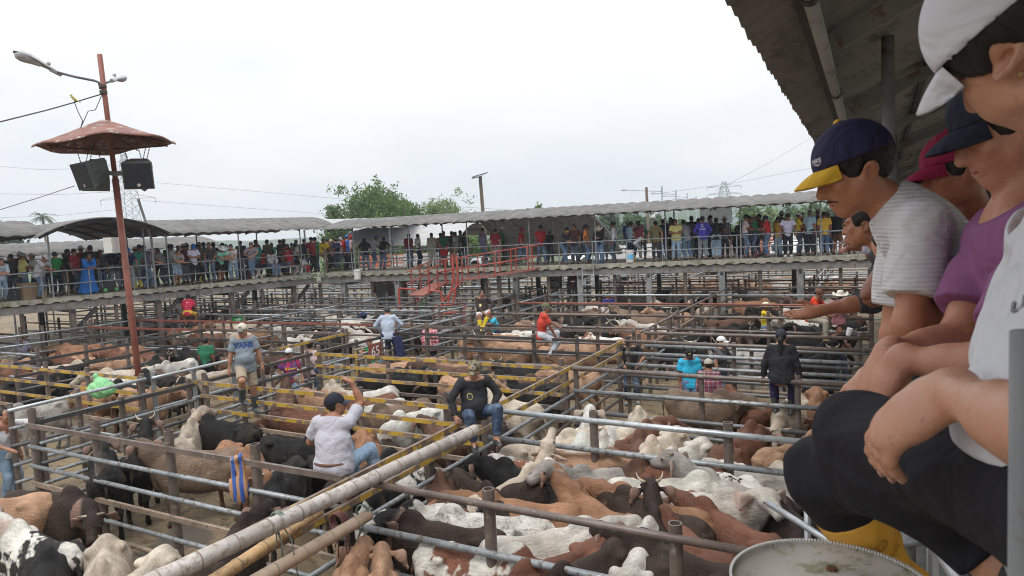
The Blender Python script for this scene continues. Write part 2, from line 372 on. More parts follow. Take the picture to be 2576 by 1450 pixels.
def cloths():
    b = NB('cloth'); v = b.coord(rnd=True); c = b.objcol()
    c = b.mix(b.noise(v, 5, 4, .6, .3, .7, (0, .22)), c, (.5, .5, .5), 'MULTIPLY'); b.col(c).set(.85, spec=.25)
    x = b.n('ShaderNodeTexNoise'); x.inputs['Scale'].default_value = 5; x.inputs['Detail'].default_value = 2.5; x.inputs['Distortion'].default_value = 2.2; b.l(v, x.inputs['Vector']); b.bump(x.outputs[0], .6, .04); MT['cloth'] = b.m
    b = NB('denim'); v = b.coord(rnd=True); c = b.objcol(); c = b.mix(b.noise(v, 4, 5, .6, .45, .65, (0, .5)), c, (.28, .36, .46)); c = b.mix(b.noise(v, 7, 4, .6, .5, .7, (0, .5)), c, (.03, .045, .07)); b.col(c).set(.85, spec=.2)
    x = b.n('ShaderNodeTexNoise'); x.inputs['Scale'].default_value = 11; x.inputs['Detail'].default_value = 3; x.inputs['Distortion'].default_value = 1; b.l(v, x.inputs['Vector']); b.bump(x.outputs[0], .5, .03); MT['denim'] = b.m
    b = NB('skin'); v = b.coord(rnd=True); c = b.mix(b.noise(v, 14, 4, .6, .35, .7, (0, .25)), b.objcol(), (.34, .10, .055)); c = b.mix(b.noise(v, 60, 3, .6, .62, .72, (0, .3)), c, (.12, .05, .03)); b.col(c).set(b.noise(v, 25, 3, .6, .3, .7, (.38, .58)), spec=.45); b.b.inputs['Subsurface Weight'].default_value = .08; b.b.inputs['Subsurface Radius'].default_value = (.012, .004, .002)
    b.bump(b.math('ADD', b.noise(v, 160, 3, .6, 0, 1), b.noise(v, 34, 4, .6, 0, 1, (0, 2))), .3, .0035); MT['skin'] = b.m
    b = NB('hair'); v = b.coord(scale=(60, 60, 6)); c = b.mix(b.noise(v, 1, 3, .6), b.objcol(), (.02, .017, .016)); b.col(c).set(.55, spec=.3); b.bump(b.noise(v, 1, 4, .7, 0, 1), .6, .006); MT['hair'] = b.m
    b = NB('flat_paint'); b.col(b.objcol()).set(.6); MT['flat'] = b.m
    b = NB('rubber_boot'); v = b.coord(); b.col(b.mix(b.noise(v, 8, 5, .6, .6, .75), b.objcol(), (.2, .14, .07))).set(.35); MT['boot'] = b.m
    b = NB('shoe'); v = b.coord(); b.col(b.mix(b.noise(v, 12, 4, .6, .5, .65), b.objcol(), (.12, .1, .08))).set(.7); MT['shoe'] = b.m
    b = NB('plaid_cloth'); v = b.coord(scale=(1, 1, 1)); g = b.n('ShaderNodeSeparateXYZ'); b.l(v, g.inputs[0])
    def stripe(o, fr, ph, w): return b.math('GREATER_THAN', b.math('SINE', b.math('MULTIPLY', o, fr), 0), w)
    c = b.mix(b.math('MULTIPLY', stripe(g.outputs[0], 70, 0, .25), .6), b.objcol(), (.05, .06, .12)); c = b.mix(b.math('MULTIPLY', stripe(g.outputs[2], 70, 0, .25), .6), c, (.05, .06, .12)); c = b.mix(b.math('MULTIPLY', stripe(g.outputs[0], 70, 0, .97), .5), c, (.7, .6, .5)); c = b.mix(b.math('MULTIPLY', stripe(g.outputs[2], 70, 0, .97), .5), c, (.7, .6, .5)); b.col(c).set(.9); MT['plaid'] = b.m
    b = NB('pale_check_cloth'); v = b.coord(); g = b.n('ShaderNodeSeparateXYZ'); b.l(v, g.inputs[0]); c = b.mix(b.math('MULTIPLY', b.math('GREATER_THAN', b.math('SINE', b.math('MULTIPLY', g.outputs[0], 62)), .85), .6), b.objcol(), (.75, .75, .78)); c = b.mix(b.math('MULTIPLY', b.math('GREATER_THAN', b.math('SINE', b.math('MULTIPLY', g.outputs[2], 62)), .85), .6), c, (.75, .75, .78)); b.col(c).set(.9); MT['check'] = b.m
    b = NB('striped_cloth'); v = b.coord(); g = b.n('ShaderNodeSeparateXYZ'); b.l(v, g.inputs[0]); b.col(b.mix(b.math('GREATER_THAN', b.math('SINE', b.math('MULTIPLY', g.outputs[2], 90)), .2), b.objcol(), (.7, .68, .66))).set(.9); MT['stripe'] = b.m
    b = NB('splash_jersey'); v = b.coord(scale=(2.2, 2.2, 1)); b.col(b.mix(b.noise(v, 6, 5, .65, .5, .53), (.13, .035, .20), (.48, .03, .09))).set(.7); MT['splash'] = b.m
    b = NB('camo_cloth'); v = b.coord(); c = b.mix(b.noise(v, 18, 3, .5, .5, .52), (.17, .15, .09), (.05, .05, .035)); c = b.mix(b.noise(b.coord(scale=(1, 1.3, .7)), 14, 3, .5, .56, .58), c, (.42, .22, .06)); b.col(c).set(.85); MT['camo'] = b.m
    b = NB('ribbed_cloth'); v = b.coord(); g = b.n('ShaderNodeSeparateXYZ'); b.l(v, g.inputs[0]); w = b.math('MULTIPLY', b.math('SINE', b.math('MULTIPLY', g.outputs[2], 560)), .5); x = b.n('ShaderNodeTexNoise'); x.inputs['Scale'].default_value = 5; x.inputs['Detail'].default_value = 2.5; x.inputs['Distortion'].default_value = 2.2; b.l(v, x.inputs['Vector']); b.col(b.mix(b.ramp(w, -.5, .5, (0, .12)), b.objcol(), (.27, .27, .29))).set(.9); b.bump(b.math('ADD', b.math('MULTIPLY', w, .06), x.outputs[0]), .6, .04); MT['waffle'] = b.m
    b = NB('striped_bag'); v = b.coord(); g = b.n('ShaderNodeSeparateXYZ'); b.l(v, g.inputs[0]); w = b.math('ADD', b.math('MULTIPLY', g.outputs[0], 70), b.noise(v, 6, 3, .5, 0, 1, (0, 3))); b.col(b.mix(b.math('GREATER_THAN', b.math('SINE', w), .15), (.05, .11, .36), (.45, .24, .12))).set(.35); MT['bag'] = b.m
    b = NB('green_sack'); v = b.coord(); w = b.n('ShaderNodeTexWave'); w.inputs['Scale'].default_value = 12; w.inputs['Distortion'].default_value = 3; b.l(v, w.inputs['Vector']); b.col(b.mix(b.ramp(w.outputs[0], .5, .9), (.14, .48, .2), (.36, .58, .3))).set(.5); x = b.noise(v, 10, 3, .6, 0, 1); b.bump(x, .8, .04); MT['sack'] = b.m
cloths()
def coats():
    def base(name):
        b = NB(name); b.set(.6, spec=.2); v = b.coord(rnd=True); return b, v
    def fin(b, v, c, dirt=.75):
        p = b.math('MULTIPLY', b.attr('pt'), b.objalpha()); dk = b.mix(1.0, c, (.22, .18, .17), 'MULTIPLY'); c = b.mix(p, c, dk)
        s = b.coord(scale=(2.2, 7, 7), rnd=True); hv = b.noise(s, 4, 6, .7, .3, .72, (.72, 1.16)); c = b.mix(1.0, c, b.mix(1.0, (1, 1, 1), hv, 'MULTIPLY'), 'MULTIPLY')
        big = b.noise(v, 2.6, 3, .5, .3, .7, (.7, 1.12)); c = b.mix(1.0, c, b.mix(1.0, (1, 1, 1), big, 'MULTIPLY'), 'MULTIPLY')
        c = b.mix(b.math('MULTIPLY', b.noise(v, 5, 6, .72, .47, .68), b.math('MULTIPLY', b.attr('low'), dirt)), c, (.105, .075, .045))
        c = b.mix(b.math('MULTIPLY', b.noise(v, 24, 4, .7, .6, .68), .5), c, (.08, .06, .045))
        c = b.mix(b.attr('ns'), c, (.035, .028, .026)); c = b.mix(b.math('MULTIPLY', b.attr('ei'), .6), c, (.35, .22, .17))
        ob = b.coord(); sx = b.n('ShaderNodeSeparateXYZ'); b.l(ob, sx.inputs[0]); rib = b.math('MULTIPLY', b.math('SINE', b.math('ADD', b.math('MULTIPLY', sx.outputs[0], 66), b.math('MULTIPLY', sx.outputs[2], 14))), b.math('MULTIPLY', b.attr('rb'), .22))
        b.col(c); hb = b.noise(s, 5, 6, .7, 0, 1); b.bump(b.math('ADD', b.math('ADD', hb, rib), b.noise(v, 4, 3, .5, 0, 1, (0, 1.2))), .55, .045); MT[b.m.name] = b.m
    b, v = base('plain_coat'); c = b.objcol(); c = b.mix(b.noise(v, 1.7, 4, .5, .35, .65, (0, .5)), c, b.mix(1.0, c, (.62, .52, .46), 'MULTIPLY')); fin(b, v, c)
    b, v = base('patched_coat'); c = b.mix(b.noise(v, 1.5, 4, .6, .5, .53), b.objcol(), (.66, .63, .57)); fin(b, v, c)
    b, v = base('spotted_coat'); c = b.mix(b.noise(v, 2.2, 6, .75, .53, .57), (.68, .65, .6), b.objcol()); fin(b, v, c)
    b, v = base('flecked_coat'); c = b.mix(b.noise(v, 7, 6, .8, .5, .62, (0, .85)), (.62, .59, .54), b.objcol()); fin(b, v, c)
    b = NB('horn_keratin'); v = b.coord(); b.col(b.mix(b.noise(v, 12, 3), (.16, .13, .10), (.42, .36, .27))).set(.4); MT['horn'] = b.m
    b = NB('eye_gloss'); b.col((.012, .008, .006)).set(.1); MT['eye'] = b.m
coats()
def leafs():
    for nm, a, c in (('bamboo_leaf', (.055, .12, .028), (.14, .22, .055)), ('dark_leaf', (.026, .065, .02), (.07, .13, .035)), ('pale_leaf', (.12, .20, .065), (.24, .30, .12)), ('palm_leaf', (.05, .09, .04), (.10, .15, .06))):
        b = NB(nm); oi = b.attr('lv'); b.col(b.mix(oi, a, c)).set(.55, spec=.3); b.b.inputs['Subsurface Weight'].default_value = 0
        tr = b.n('ShaderNodeBsdfTranslucent'); b.l(b.mix(oi, a, c), tr.inputs[0]); mx = b.n('ShaderNodeMixShader'); mx.inputs[0].default_value = .3
        b.l(b.b.outputs[0], mx.inputs[1]); b.l(tr.outputs[0], mx.inputs[2]); b.l(mx.outputs[0], b.N['Material Output'].inputs[0]); MT[nm] = b.m
    steel('bark', (.14, .11, .08), (.2, .16, .12), None, .9)
leafs()
# ------------------------------------------------------------------ ground
def grid_plane(name, cx, cy, half, n, m, z=0.0, amp=0.0):
    xs = np.linspace(-half, half, n); X, Y = np.meshgrid(xs + cx, xs + cy, indexing='ij')
    Z = np.full_like(X, z)
    if amp:
        for i in range(n):
            for j in range(n): Z[i, j] += amp * mnoise.noise((X[i, j] * 1.3, Y[i, j] * 1.3, 0)) + amp * .5 * mnoise.noise((X[i, j] * 4, Y[i, j] * 4, 3))
    v = np.stack([X, Y, Z], -1).reshape(-1, 3); a = np.arange(n * n).reshape(n, n)
    f = np.stack([a[:-1, :-1], a[1:, :-1], a[1:, 1:], a[:-1, 1:]], -1).reshape(-1, 4)
    return link(name, mesh_np(name, v, f, [m]))
tag(grid_plane('ground', -2, 20, 24, 150, MT['mud'], 0, .045), kind='structure')
g = MB(); Q = 880
v = [(-Q, -50, -.09), (Q, -50, -.09), (Q, 980, -.09), (-Q, 980, -.09)]; g.add(v, [(0, 1, 2, 3)])
tag(g.build('terrain', MT['far_grass']), kind='structure')
g = MB(); g.add([(-60, -20, -.075), (60, -20, -.075), (60, 75, -.075), (-60, 75, -.075)], [(0, 1, 2, 3)]); tag(g.build('yard', MT['mud']), kind='structure')
def hill(name, cx, cy, rx, ry, hgt, seed):
    n = 40; v = []; f = []
    for i in range(n):
        for j in range(n):
            a, b = -1 + 2 * i / (n - 1), -1 + 2 * j / (n - 1); r = max(0, 1 - a * a - b * b)
            x, y = cx + a * rx, cy + b * ry
            v.append((x, y, -1 + hgt * r ** .8 * (.75 + .45 * mnoise.noise((x * .02 + seed, y * .02, 0))) + (2.5 * abs(mnoise.noise((x * .12, y * .12, seed))) if r > 0.02 else 0)))
    for i in range(n - 1):
        for j in range(n - 1): f.append((i * n + j, (i + 1) * n + j, (i + 1) * n + j + 1, i * n + j + 1))
    tag(link(name, mesh_np(name, v, f, [MT['far_hill']])), kind='structure')
hill('hills', 260, 620, 330, 120, 26, 1); hill('hills', 120, 420, 150, 60, 12, 5); hill('hills', -420, 760, 380, 90, 14, 9)

# ------------------------------------------------------------------ pens
ROWT = [-13.0, -9.68, -6.5, -3.22, 0.0, 1.43, 4.6, 7.6, 10.5, 13.5, 16.6, 19.6, 22.7, 25.8, 29, 32.2]
Z6 = [1.73, 1.46, 1.19, .92, .66, .40]; ZB0 = [1.73, 1.38, 1.04, .75, .45, .17]; Z4 = [1.73, 1.3, .89, .5]; Z5 = [1.73, 1.4, 1.06, .73, .4]
NTH = ['nearest', 'second', 'third', 'fourth', 'fifth', 'sixth', 'seventh', 'eighth', 'ninth', 'tenth', 'eleventh', 'twelfth', 'thirteenth', 'fourteenth', 'fifteenth', 'sixteenth']
def fence(label, s1, t1, s2, t2, zs=Z5, top='brown_steel', low=('grey_pipe',), shape=None, posts=None, ph=1.82, pr=.05, pm='brown_steel', hollow=False, group=None, off=.07, cat='fence', name='pen_fence', pn=None, r=.033):
    a, b = P(s1, t1), P(s2, t2); L = np.linalg.norm(b - a); d = (b - a) / L; nrmv = np.array([-d[1], d[0], 0])
    if nrmv[1] < 0: nrmv = -nrmv
    root = thing(name, label, cat, a, 0, group); inv = -a
    for i, z in enumerate(zs):
        m = top if i == 0 else low[(i - 1) % len(low)]; sh = (shape[i] if shape else 'o'); mb = MB()
        e = rnd.uniform(-.015, .015); p0 = np.array([0, 0, z + e]) + d * .02; p1 = d * (L - .02) + np.array([0, 0, z - e])
        if sh == 's': mb.beam(p0, p1, .045, .07)
        else: mb.tube([p0, (p0 + p1) / 2 + np.array([0, 0, rnd.uniform(-.012, .004)]), p1], r, 8)
        mb.build('rail', MT[m], root, smooth=(sh != 's'))
    n = posts if posts is not None else [x * L for x in np.linspace(0, 1, max(2, int(round(L / 2.35)) + 1))]
    for x in n:
        x = min(max(x, .05), L - .05); h = ph + rnd.uniform(-.03, .05); mb = MB(); q = d * x + nrmv * off
        if hollow:
            mb.lathe([(pr, -.1), (pr, h), (pr * .78, h), (pr * .78, h - .12), (0.001, h - .12)], q, 14)
            mb.build('post', MT[pm], root, smooth=False)
        elif pn == 'sq':
            mb.beam(q + np.array([0, 0, -.1]), q + np.array([0, 0, h]), pr * 1.8, pr * 1.8, up=tuple(d)); mb.build('post', MT[pm], root)
        else:
            mb.tube([q + np.array([0, 0, -.1]), q + np.array([0, 0, h])], pr, 10); mb.build('post', MT[pm], root, smooth=False)
    return root
GF = 'steel pen fences'
# F1: the long diagonal with the yellow top rails, and its continuation
fence('long diagonal fence with yellow top rails ending at the man in the black polo', 0, -13, 0, 0, Z6, 'yellow_rail', ('yellow_rail', 'grey_pipe', 'grey_pipe', 'brown_steel', 'brown_steel'), 'ssoooo', posts=[.3, 3.35, 5.0, 6.55, 9.75, 12.95], ph=1.76, pn='sq', group=GF)
fence('diagonal brown fence continuing beyond the cross aisle towards the walkway', 0, 1.43, 0, 13.4, [1.73, 1.3, .9, .5], 'brown_steel', ('plank', 'grey_pipe', 'brown_steel'), posts=[.1, 1.6, 3.17, 4.7, 6.17, 7.6, 9.1, 10.5, 11.9], ph=1.7, group=GF)
# cross fences
fence('nearest left cross fence with square brown top rail and hollow round posts', -6.95, -9.68, -.05, -9.68, ZB0, 'brown_steel', ('grey_pipe', 'grey_pipe', 'plank', 'grey_pipe', 'plank'), 'soosoo', posts=[.06, 1.85, 3.62, 5.35], ph=1.95, hollow=True, pr=.062, group=GF)
fence('nearest right cross fence of dark brown pipe crossing in front of the packed cattle', .05, -9.68, 5.2, -9.68, [1.73, 1.22, .75, .35], 'brown_steel', ('grey_pipe', 'grey_pipe', 'dark_pipe'), posts=[1.78, 3.7], ph=1.86, hollow=True, pr=.062, group=GF, r=.04)
fence('second left cross fence with four chipped yellow rails behind the man in the grey tee', -6.8, -6.5, -.05, -6.5, Z6, 'yellow_rail', ('yellow_rail', 'yellow_rail', 'plank', 'plank', 'brown_steel'), 'ssssss', posts=[.06, 1.2, 4.2, 6.0], ph=1.9, group=GF, hollow=True)
fence('second right cross fence with a bright galvanised top pipe', .0, -6.5, 5.2, -6.5, [1.73, 1.31, .85, .45], 'bright_pipe', ('grey_pipe', 'grey_pipe', 'dark_pipe'), posts=[1.75, 3.62], ph=1.86, hollow=True, pr=.062, group=GF, r=.042)
fence('third left cross fence with four yellow rails behind the sitting man in the camouflage cap', -6.8, -3.22, -.05, -3.22, Z6, 'yellow_rail', ('yellow_rail', 'yellow_rail', 'brown_steel', 'plank', 'plank'), 'ssssss', posts=[.06, 2.2, 4.6, 6.6], ph=1.9, group=GF)
fence('third right cross fence in front of the men in the cyan and plaid shirts', .05, -3.22, 5.2, -3.22, [1.73, 1.3, .88, .6], 'brown_steel', ('grey_pipe', 'dark_pipe', 'dark_pipe'), posts=[.06, 2.5, 4.1], ph=1.78, group=GF, r=.042)
fence('fourth left cross fence that the man in the red tee sits on', -6.8, 0, -.05, 0, Z5, 'dark_steel', ('dark_steel', 'dark_pipe', 'dark_pipe', 'plank'), 'ssooo', posts=[.06, 2.3, 4.4, 5.6], ph=1.82, group=GF)
fence('fourth right cross fence starting at the man in the black polo', .05, 0, 5.2, 0, Z6, 'brown_steel', ('grey_pipe', 'grey_pipe', 'dark_pipe', 'dark_pipe', 'grey_pipe'), posts=[.06, 2.5], ph=1.76, group=GF, r=.042)
fence('brown fence on the far side of the left cross aisle', -6.8, 1.43, -.1, 1.43, Z5, 'brown_steel', ('brown_steel', 'dark_pipe', 'grey_pipe', 'grey_pipe'), 'soooo', posts=[.06, 1.9, 3.7, 5.6, 6.6], group=GF)
fence('brown pipe fence on the far side of the right cross aisle', .1, 1.43, 5.2, 1.43, Z5, 'brown_steel', ('grey_pipe', 'dark_pipe', 'grey_pipe', 'plank'), posts=[.1, 2.6, 4.9], group=GF, r=.042)
for i in range(6, 16):
    t = ROWT[i]; n = NTH[i - 1]
    bt = ['brown_steel', 'rust_red', 'grey_pipe'][i % 3]
    if i < 12:
        fence(f'{n} cross fence back on the right, {["brown", "rusty red", "grey"][i % 3]} top rail before the raised deck', .1, t, 5.25 if i < 9 else 9.0, t, [1.73, 1.33, .93, .53], bt, ('brown_steel', 'grey_pipe', 'grey_pipe'), ph=1.85, group=GF, r=.036)
    else:
        fence(f'{n} cross fence back on the right, seen under the raised walkway', -2, t, 12, t, [1.73, 1.3, .9], bt, ('grey_pipe', 'grey_pipe'), ph=1.85, group=GF, r=.036)
    if i < 13: fence(f'{n} cross fence back in the middle block, {["brown", "rusty red", "grey"][i % 3]} top rail', -6.8, t, -.1, t, [1.73, 1.33, .93, .53], bt if i != 8 else 'bright_pipe', ('brown_steel', 'grey_pipe', 'grey_pipe'), ph=1.85, group=GF, r=.036)
# aisle sides left of the middle block
fence('galvanised gate fence along the near side of the aisle', -6.8, -9.6, -6.8, -6.6, Z5, 'dark_steel', ('grey_pipe', 'dark_pipe', 'grey_pipe', 'dark_pipe'), 'soooo', posts=[.1, 1.5, 2.9], group=GF)
fence('second aisle fence on the near side, beside the laughing man', -6.8, -6.4, -6.8, -3.3, Z5, 'dark_steel', ('dark_steel', 'grey_pipe', 'dark_pipe', 'grey_pipe'), 'ssooo', posts=[.1, 1.6, 3.0], group=GF, pm='brown_steel')
fence('third aisle fence on the near side, by the man in the purple jersey', -6.8, -3.1, -6.8, -.1, Z5, 'dark_steel', ('grey_pipe', 'grey_pipe', 'dark_pipe', 'grey_pipe'), 'soooo', posts=[.1, 1.5, 2.9], group=GF)
for i in range(5, 12):
    fence(f'{NTH[i-2]} stretch of grey pipe fence along the right side of the long aisle', -6.8, ROWT[i] + .1, -6.8, ROWT[i + 1] - .1, Z5, 'grey_pipe', ('grey_pipe', 'grey_pipe', 'dark_pipe', 'grey_pipe'), group=GF, posts=[.1, 1.5, 2.8])
fence('bright galvanised gate run on the far side of the long aisle with yellow uprights', -8.4, -9.3, -8.4, -6.6, Z5, 'bright_pipe', ('grey_pipe', 'dark_pipe', 'grey_pipe', 'grey_pipe'), posts=[.1, 1.3, 2.6], pm='brown_steel', group=GF, r=.036)
fence('galvanised gate run passing in front of the leaning lamp post', -8.4, -6.5, -8.4, -3.3, Z5, 'bright_pipe', ('yellow_rail', 'grey_pipe', 'plank', 'grey_pipe'), 'ososo', posts=[.1, 1.1, 2.2, 3.1], pm='column_grey', group=GF, r=.036)
fence('yellow and grey gate run behind the laughing man in the grey tee', -8.4, -3.2, -8.4, -.1, Z5, 'yellow_rail', ('yellow_rail', 'bright_pipe', 'grey_pipe', 'grey_pipe'), 'ssooo', posts=[.1, 1.2, 2.3, 3.0], group=GF)
for i in range(5, 11):
    fence(f'{NTH[i-2]} stretch of pipe fence along the left side of the long aisle', -8.4, ROWT[i] + .1, -8.4, ROWT[i + 1] - .1, Z5, 'grey_pipe', ('grey_pipe', 'grey_pipe', 'dark_pipe', 'grey_pipe'), group=GF, posts=[.1, 1.5, 2.8])
# left block
fence('front yellow cross fence of the left block with the green sack tied to it', -15, -6.65, -8.5, -6.65, Z5, 'yellow_rail', ('yellow_rail', 'yellow_rail', 'plank', 'grey_pipe'), 'sssso', posts=[.3, 2.6, 4.35, 6.4], ph=1.85, group=GF)
fence('lower left cross fence of brown rails at the picture edge', -15, -9.7, -8.5, -9.7, Z5, 'brown_steel', ('plank', 'grey_pipe', 'plank', 'grey_pipe'), 'ssoso', group=GF)
fence('dark double rail fence cutting through the herd left of the lamp post', -14.1, -6.5, -14.1, -3.3, Z5, 'dark_steel', ('dark_steel', 'dark_pipe', 'dark_pipe', 'dark_pipe'), 'ssooo', posts=[.1, 1.9, 3.1], ph=1.9, group=GF)
fence('dark double rail fence carrying on behind the lamp post', -14.3, -3.1, -14.3, -.6, Z5, 'dark_steel', ('dark_steel', 'dark_pipe', 'dark_pipe', 'dark_pipe'), 'ssooo', posts=[.1, 1.4, 2.4], ph=1.9, group=GF)
fence('left cross fence with dark rails before the brown bull', -14.3, -.5, -8.5, -.3, Z5, 'brown_steel', ('dark_steel', 'dark_steel', 'grey_pipe', 'grey_pipe'), 'sssoo', posts=[.1, 1.6, 3.4, 5.7], ph=1.9, group=GF)
fence('left cross fence with a rust coloured top rail before the cream cattle', -20.5, 1.0, -8.5, 1.43, Z5, 'rust_red', ('brown_steel', 'grey_pipe', 'grey_pipe', 'grey_pipe'), 'soooo', ph=1.95, group=GF)
fence('left cross fence in the rear with bright pipe rails near the walkway braces', -20.5, 4.6, -8.5, 4.8, Z5, 'grey_pipe', ('grey_pipe', 'dark_pipe', 'grey_pipe', 'grey_pipe'), ph=1.95, group=GF)
fence('left cross fence of brown posts furthest back before the left walkway', -19, 7.6, -8.5, 7.6, Z5, 'dark_pipe', ('grey_pipe', 'dark_pipe', 'plank', 'grey_pipe'), ph=1.95, group=GF)
fence('bright pipe fence climbing the left edge near the man in the pale cap', -21.1, -3.8, -20.6, -.9, Z5, 'bright_pipe', ('bright_pipe', 'grey_pipe', 'grey_pipe', 'grey_pipe'), posts=[.1, 1.5, 2.9], ph=2.0, group=GF)
fence('brown cross fence behind the man in the pale cap at the left edge', -20.4, -1.0, -14.6, -.6, Z5, 'rust_red', ('dark_steel', 'grey_pipe', 'grey_pipe', 'plank'), 'ssooo', ph=1.95, group=GF)
for i, (s1, t1, s2, t2) in enumerate([(-20.5, -.8, -20.5, 1.0), (-14.6, 1.3, -14.6, 4.6), (-20.5, 1.2, -20.5, 4.5), (-14.6, 4.8, -14.6, 7.5), (-26, 2.5, -20.6, 2.6), (-27, 5.5, -19, 5.6), (-14.6, 7.7, -14.6, 10.5), (-24, 9, -15, 9.1)]):
    fence(f'{NTH[i]} grey pipe fence among the shaded pens under the left walkway', s1, t1, s2, t2, Z5, 'grey_pipe', ('dark_pipe', 'grey_pipe', 'plank', 'grey_pipe'), ph=1.95, group=GF)
for i, (s1, t1, s2, t2) in enumerate([(-30, 9, -22, 9), (-33, 12.5, -20, 12.5), (-33, 16, -16, 16), (-33, 19.5, -12, 19.5), (-33, 23, -8, 23), (-33, 27, -6, 27), (-28, 9, -28, 27), (-22, 12.5, -22, 27), (-16, 14, -16, 27), (-9.5, 13, -9.5, 27), (-3, 17, -3, 32), (3, 15, 3, 32), (8.5, 14, 8.5, 32), (-15, 10.6, -8.5, 10.6), (-14, 13.3, -7, 13.3)]):
    fence(f'{NTH[i]} low grey fence in the far yard behind the left walkway', s1, t1, s2, t2, [1.73, 1.3, .9], 'grey_pipe', ('bright_pipe', 'grey_pipe'), ph=1.9, group=GF, posts=None)
for i, (s1, t1, s2, t2) in enumerate([(-33, 3.9, -20.6, 4.0), (-33, 7.0, -19.2, 7.1), (-20.5, 3.0, -14.7, 3.1), (-19, 9.0, -15, 9.1), (-20.4, 6.2, -14.7, 6.2), (-17.6, 4.7, -17.6, 9), (-24, 2.6, -24, 9), (-28, 2.6, -28, 9), (-14.5, 9.2, -8.5, 9.2), (-14.5, 6.1, -8.5, 6.2), (-11.5, 4.9, -11.5, 7.5), (-33, 10.7, -22, 10.7), (-30, 14.2, -17, 14.2), (-28, 17.8, -14, 17.8), (-25, 21, -10, 21), (-25, -3, -21.3, -2.9), (-26, -.5, -21, -.4), (-22, -5.5, -15.2, -5.4)]):
    fence(f'{NTH[i % 16]} {"dark" if i < 16 else "brown"} pipe partition in the crowded pens beyond the lamp post', s1, t1, s2, t2, Z5, ('dark_pipe', 'brown_steel', 'grey_pipe')[i % 3], ('dark_pipe', 'grey_pipe', 'plank', 'dark_pipe'), ph=1.95, group=GF)
# gate with the number plate, small gate pieces
gt = fence('hinged pipe gate with yellow uprights carrying the plate numbered 65', -6.65, -1.95, -6.65, -.25, [1.6, 1.33, 1.06, .79, .5], 'grey_pipe', ('grey_pipe', 'grey_pipe', 'grey_pipe', 'dark_pipe'), posts=[.05, .85, 1.65], pm='yellow_rail', ph=1.6, pr=.025, name='pipe_gate', cat='gate', off=0, r=.024)
def text_obj(txt, size, mat, name='lettering', parent=None, ext=.004, color=None, bold=.0):
    cu = bpy.data.curves.new('t', 'FONT'); cu.body = txt; cu.size = size; cu.align_x = 'CENTER'; cu.align_y = 'CENTER'; cu.extrude = ext; cu.offset = bold; cu.resolution_u = 3
    o = bpy.data.objects.new('t', cu); COL.objects.link(o); dg = bpy.context.evaluated_depsgraph_get()
    me = bpy.data.meshes.new_from_object(o.evaluated_get(dg)); bpy.data.objects.remove(o); bpy.data.curves.remove(cu)
    me.materials.clear(); me.materials.append(mat); return link(name, me, parent, color)
def frame_mat(o, x, y, z):
    m = Matrix.Identity(4)
    for i in range(3): m[i][0], m[i][1], m[i][2], m[i][3] = x[i], y[i], z[i], o[i]
    return m
pl = thing('number_plate', 'rusty brown plate painted 65 wired onto the gate with yellow uprights', 'plate', P(-6.58, -1.2, 1.45))
mb = MB(); mb.beam(np.array([-.4648, -.8854, 0]) * .27, np.array([.4648, .8854, 0]) * .27, .02, .42); mb.build('plate', MT['rust_red'], pl)
tx = text_obj('65', .36, MT['white_paint'], 'number', pl); xx = np.array([.4648, .8854, 0]); tx.matrix_local = frame_mat(np.array([.8854, -.4648, 0]) * .016 + np.array([0, 0, -.01]), xx, (0, 0, 1), np.cross(xx, (0, 0, 1)))
# bamboo poles lashed along the diagonal
def bamboo(label, p0, p1, r0, r1, m, bend=.0):
    root = thing('bamboo_pole', label, 'bamboo pole', p0); p0, p1 = np.asarray(p0, float), np.asarray(p1, float); d = p1 - p0; n = 24; L = np.linalg.norm(d)
    prof = []; pts = []; rad = []
    nodes = [i for i in np.arange(.2, L, .36)]
    for i in range(n * 3 + 1):
        x = L * i / (n * 3); rr = r0 + (r1 - r0) * x / L; k = min([abs(x - q) for q in nodes] or [1]); rr *= 1 + .07 * math.exp(-(k / .03) ** 2)
        pts.append(d * x / L + np.array([0, 0, -bend * math.sin(math.pi * x / L)])); rad.append(rr)
    mb = MB(); mb.tube(pts, rad, 14); mb.build('culm', MT[m], root, smooth=True)
    for q in nodes:
        rr = (r0 + (r1 - r0) * q / L) * 1.085; mb = MB(); c = d * q / L + np.array([0, 0, -bend * math.sin(math.pi * q / L)]); u = d / L
        mb.tube([c - u * .006, c + u * .006], rr, 14); mb.build('node_ring', MT['bamboo_ring'], root, smooth=True)
    return root
bA = bamboo('thick pale grey bamboo pole the two sitting men rest against', atz(330, 1490, 1.86), atz(1195, 1082, 1.84), .078, .075, 'bamboo_pale')
bB = bamboo('golden bamboo pole lashed beside a brown one in the foreground', atz(480, 1500, 1.52), atz(800, 1287, 1.52), .064, .060, 'bamboo_gold')
bC = bamboo('brown weathered bamboo pole lowest of the lashed pair in the foreground', atz(560, 1510, 1.45), atz(928, 1296, 1.47), .068, .062, 'bamboo_brown')
def rope(label, c, ax, r, m, tails=3, loops=3):
    root = thing('rope_lashing', label, 'rope', c); ax = nrm(ax); X = nrm(np.cross(ax, (0, 0, 1))); Y = np.cross(X, ax); mb = MB()
    for k in range(loops):
        o = ax * (k - (loops - 1) / 2) * .02; mb.tube([o + X * r * math.cos(t) + Y * r * math.sin(t) for t in np.linspace(0, 2 * math.pi, 20)], .008, 5)
    for k in range(tails):
        q = np.array([rnd.uniform(-.05, .05), rnd.uniform(-.03, .03), 0]); mb.tube([q - Y * r, q + np.array([.02 * k, 0, -r - .12]), q + np.array([-.03 + .04 * k, .01, -r - .2 - .1 * k])], .007, 5)
    mb.build('cord', MT[m], root, smooth=True)
dA = atz(1195, 1082, 1.84) - atz(330, 1490, 1.86)
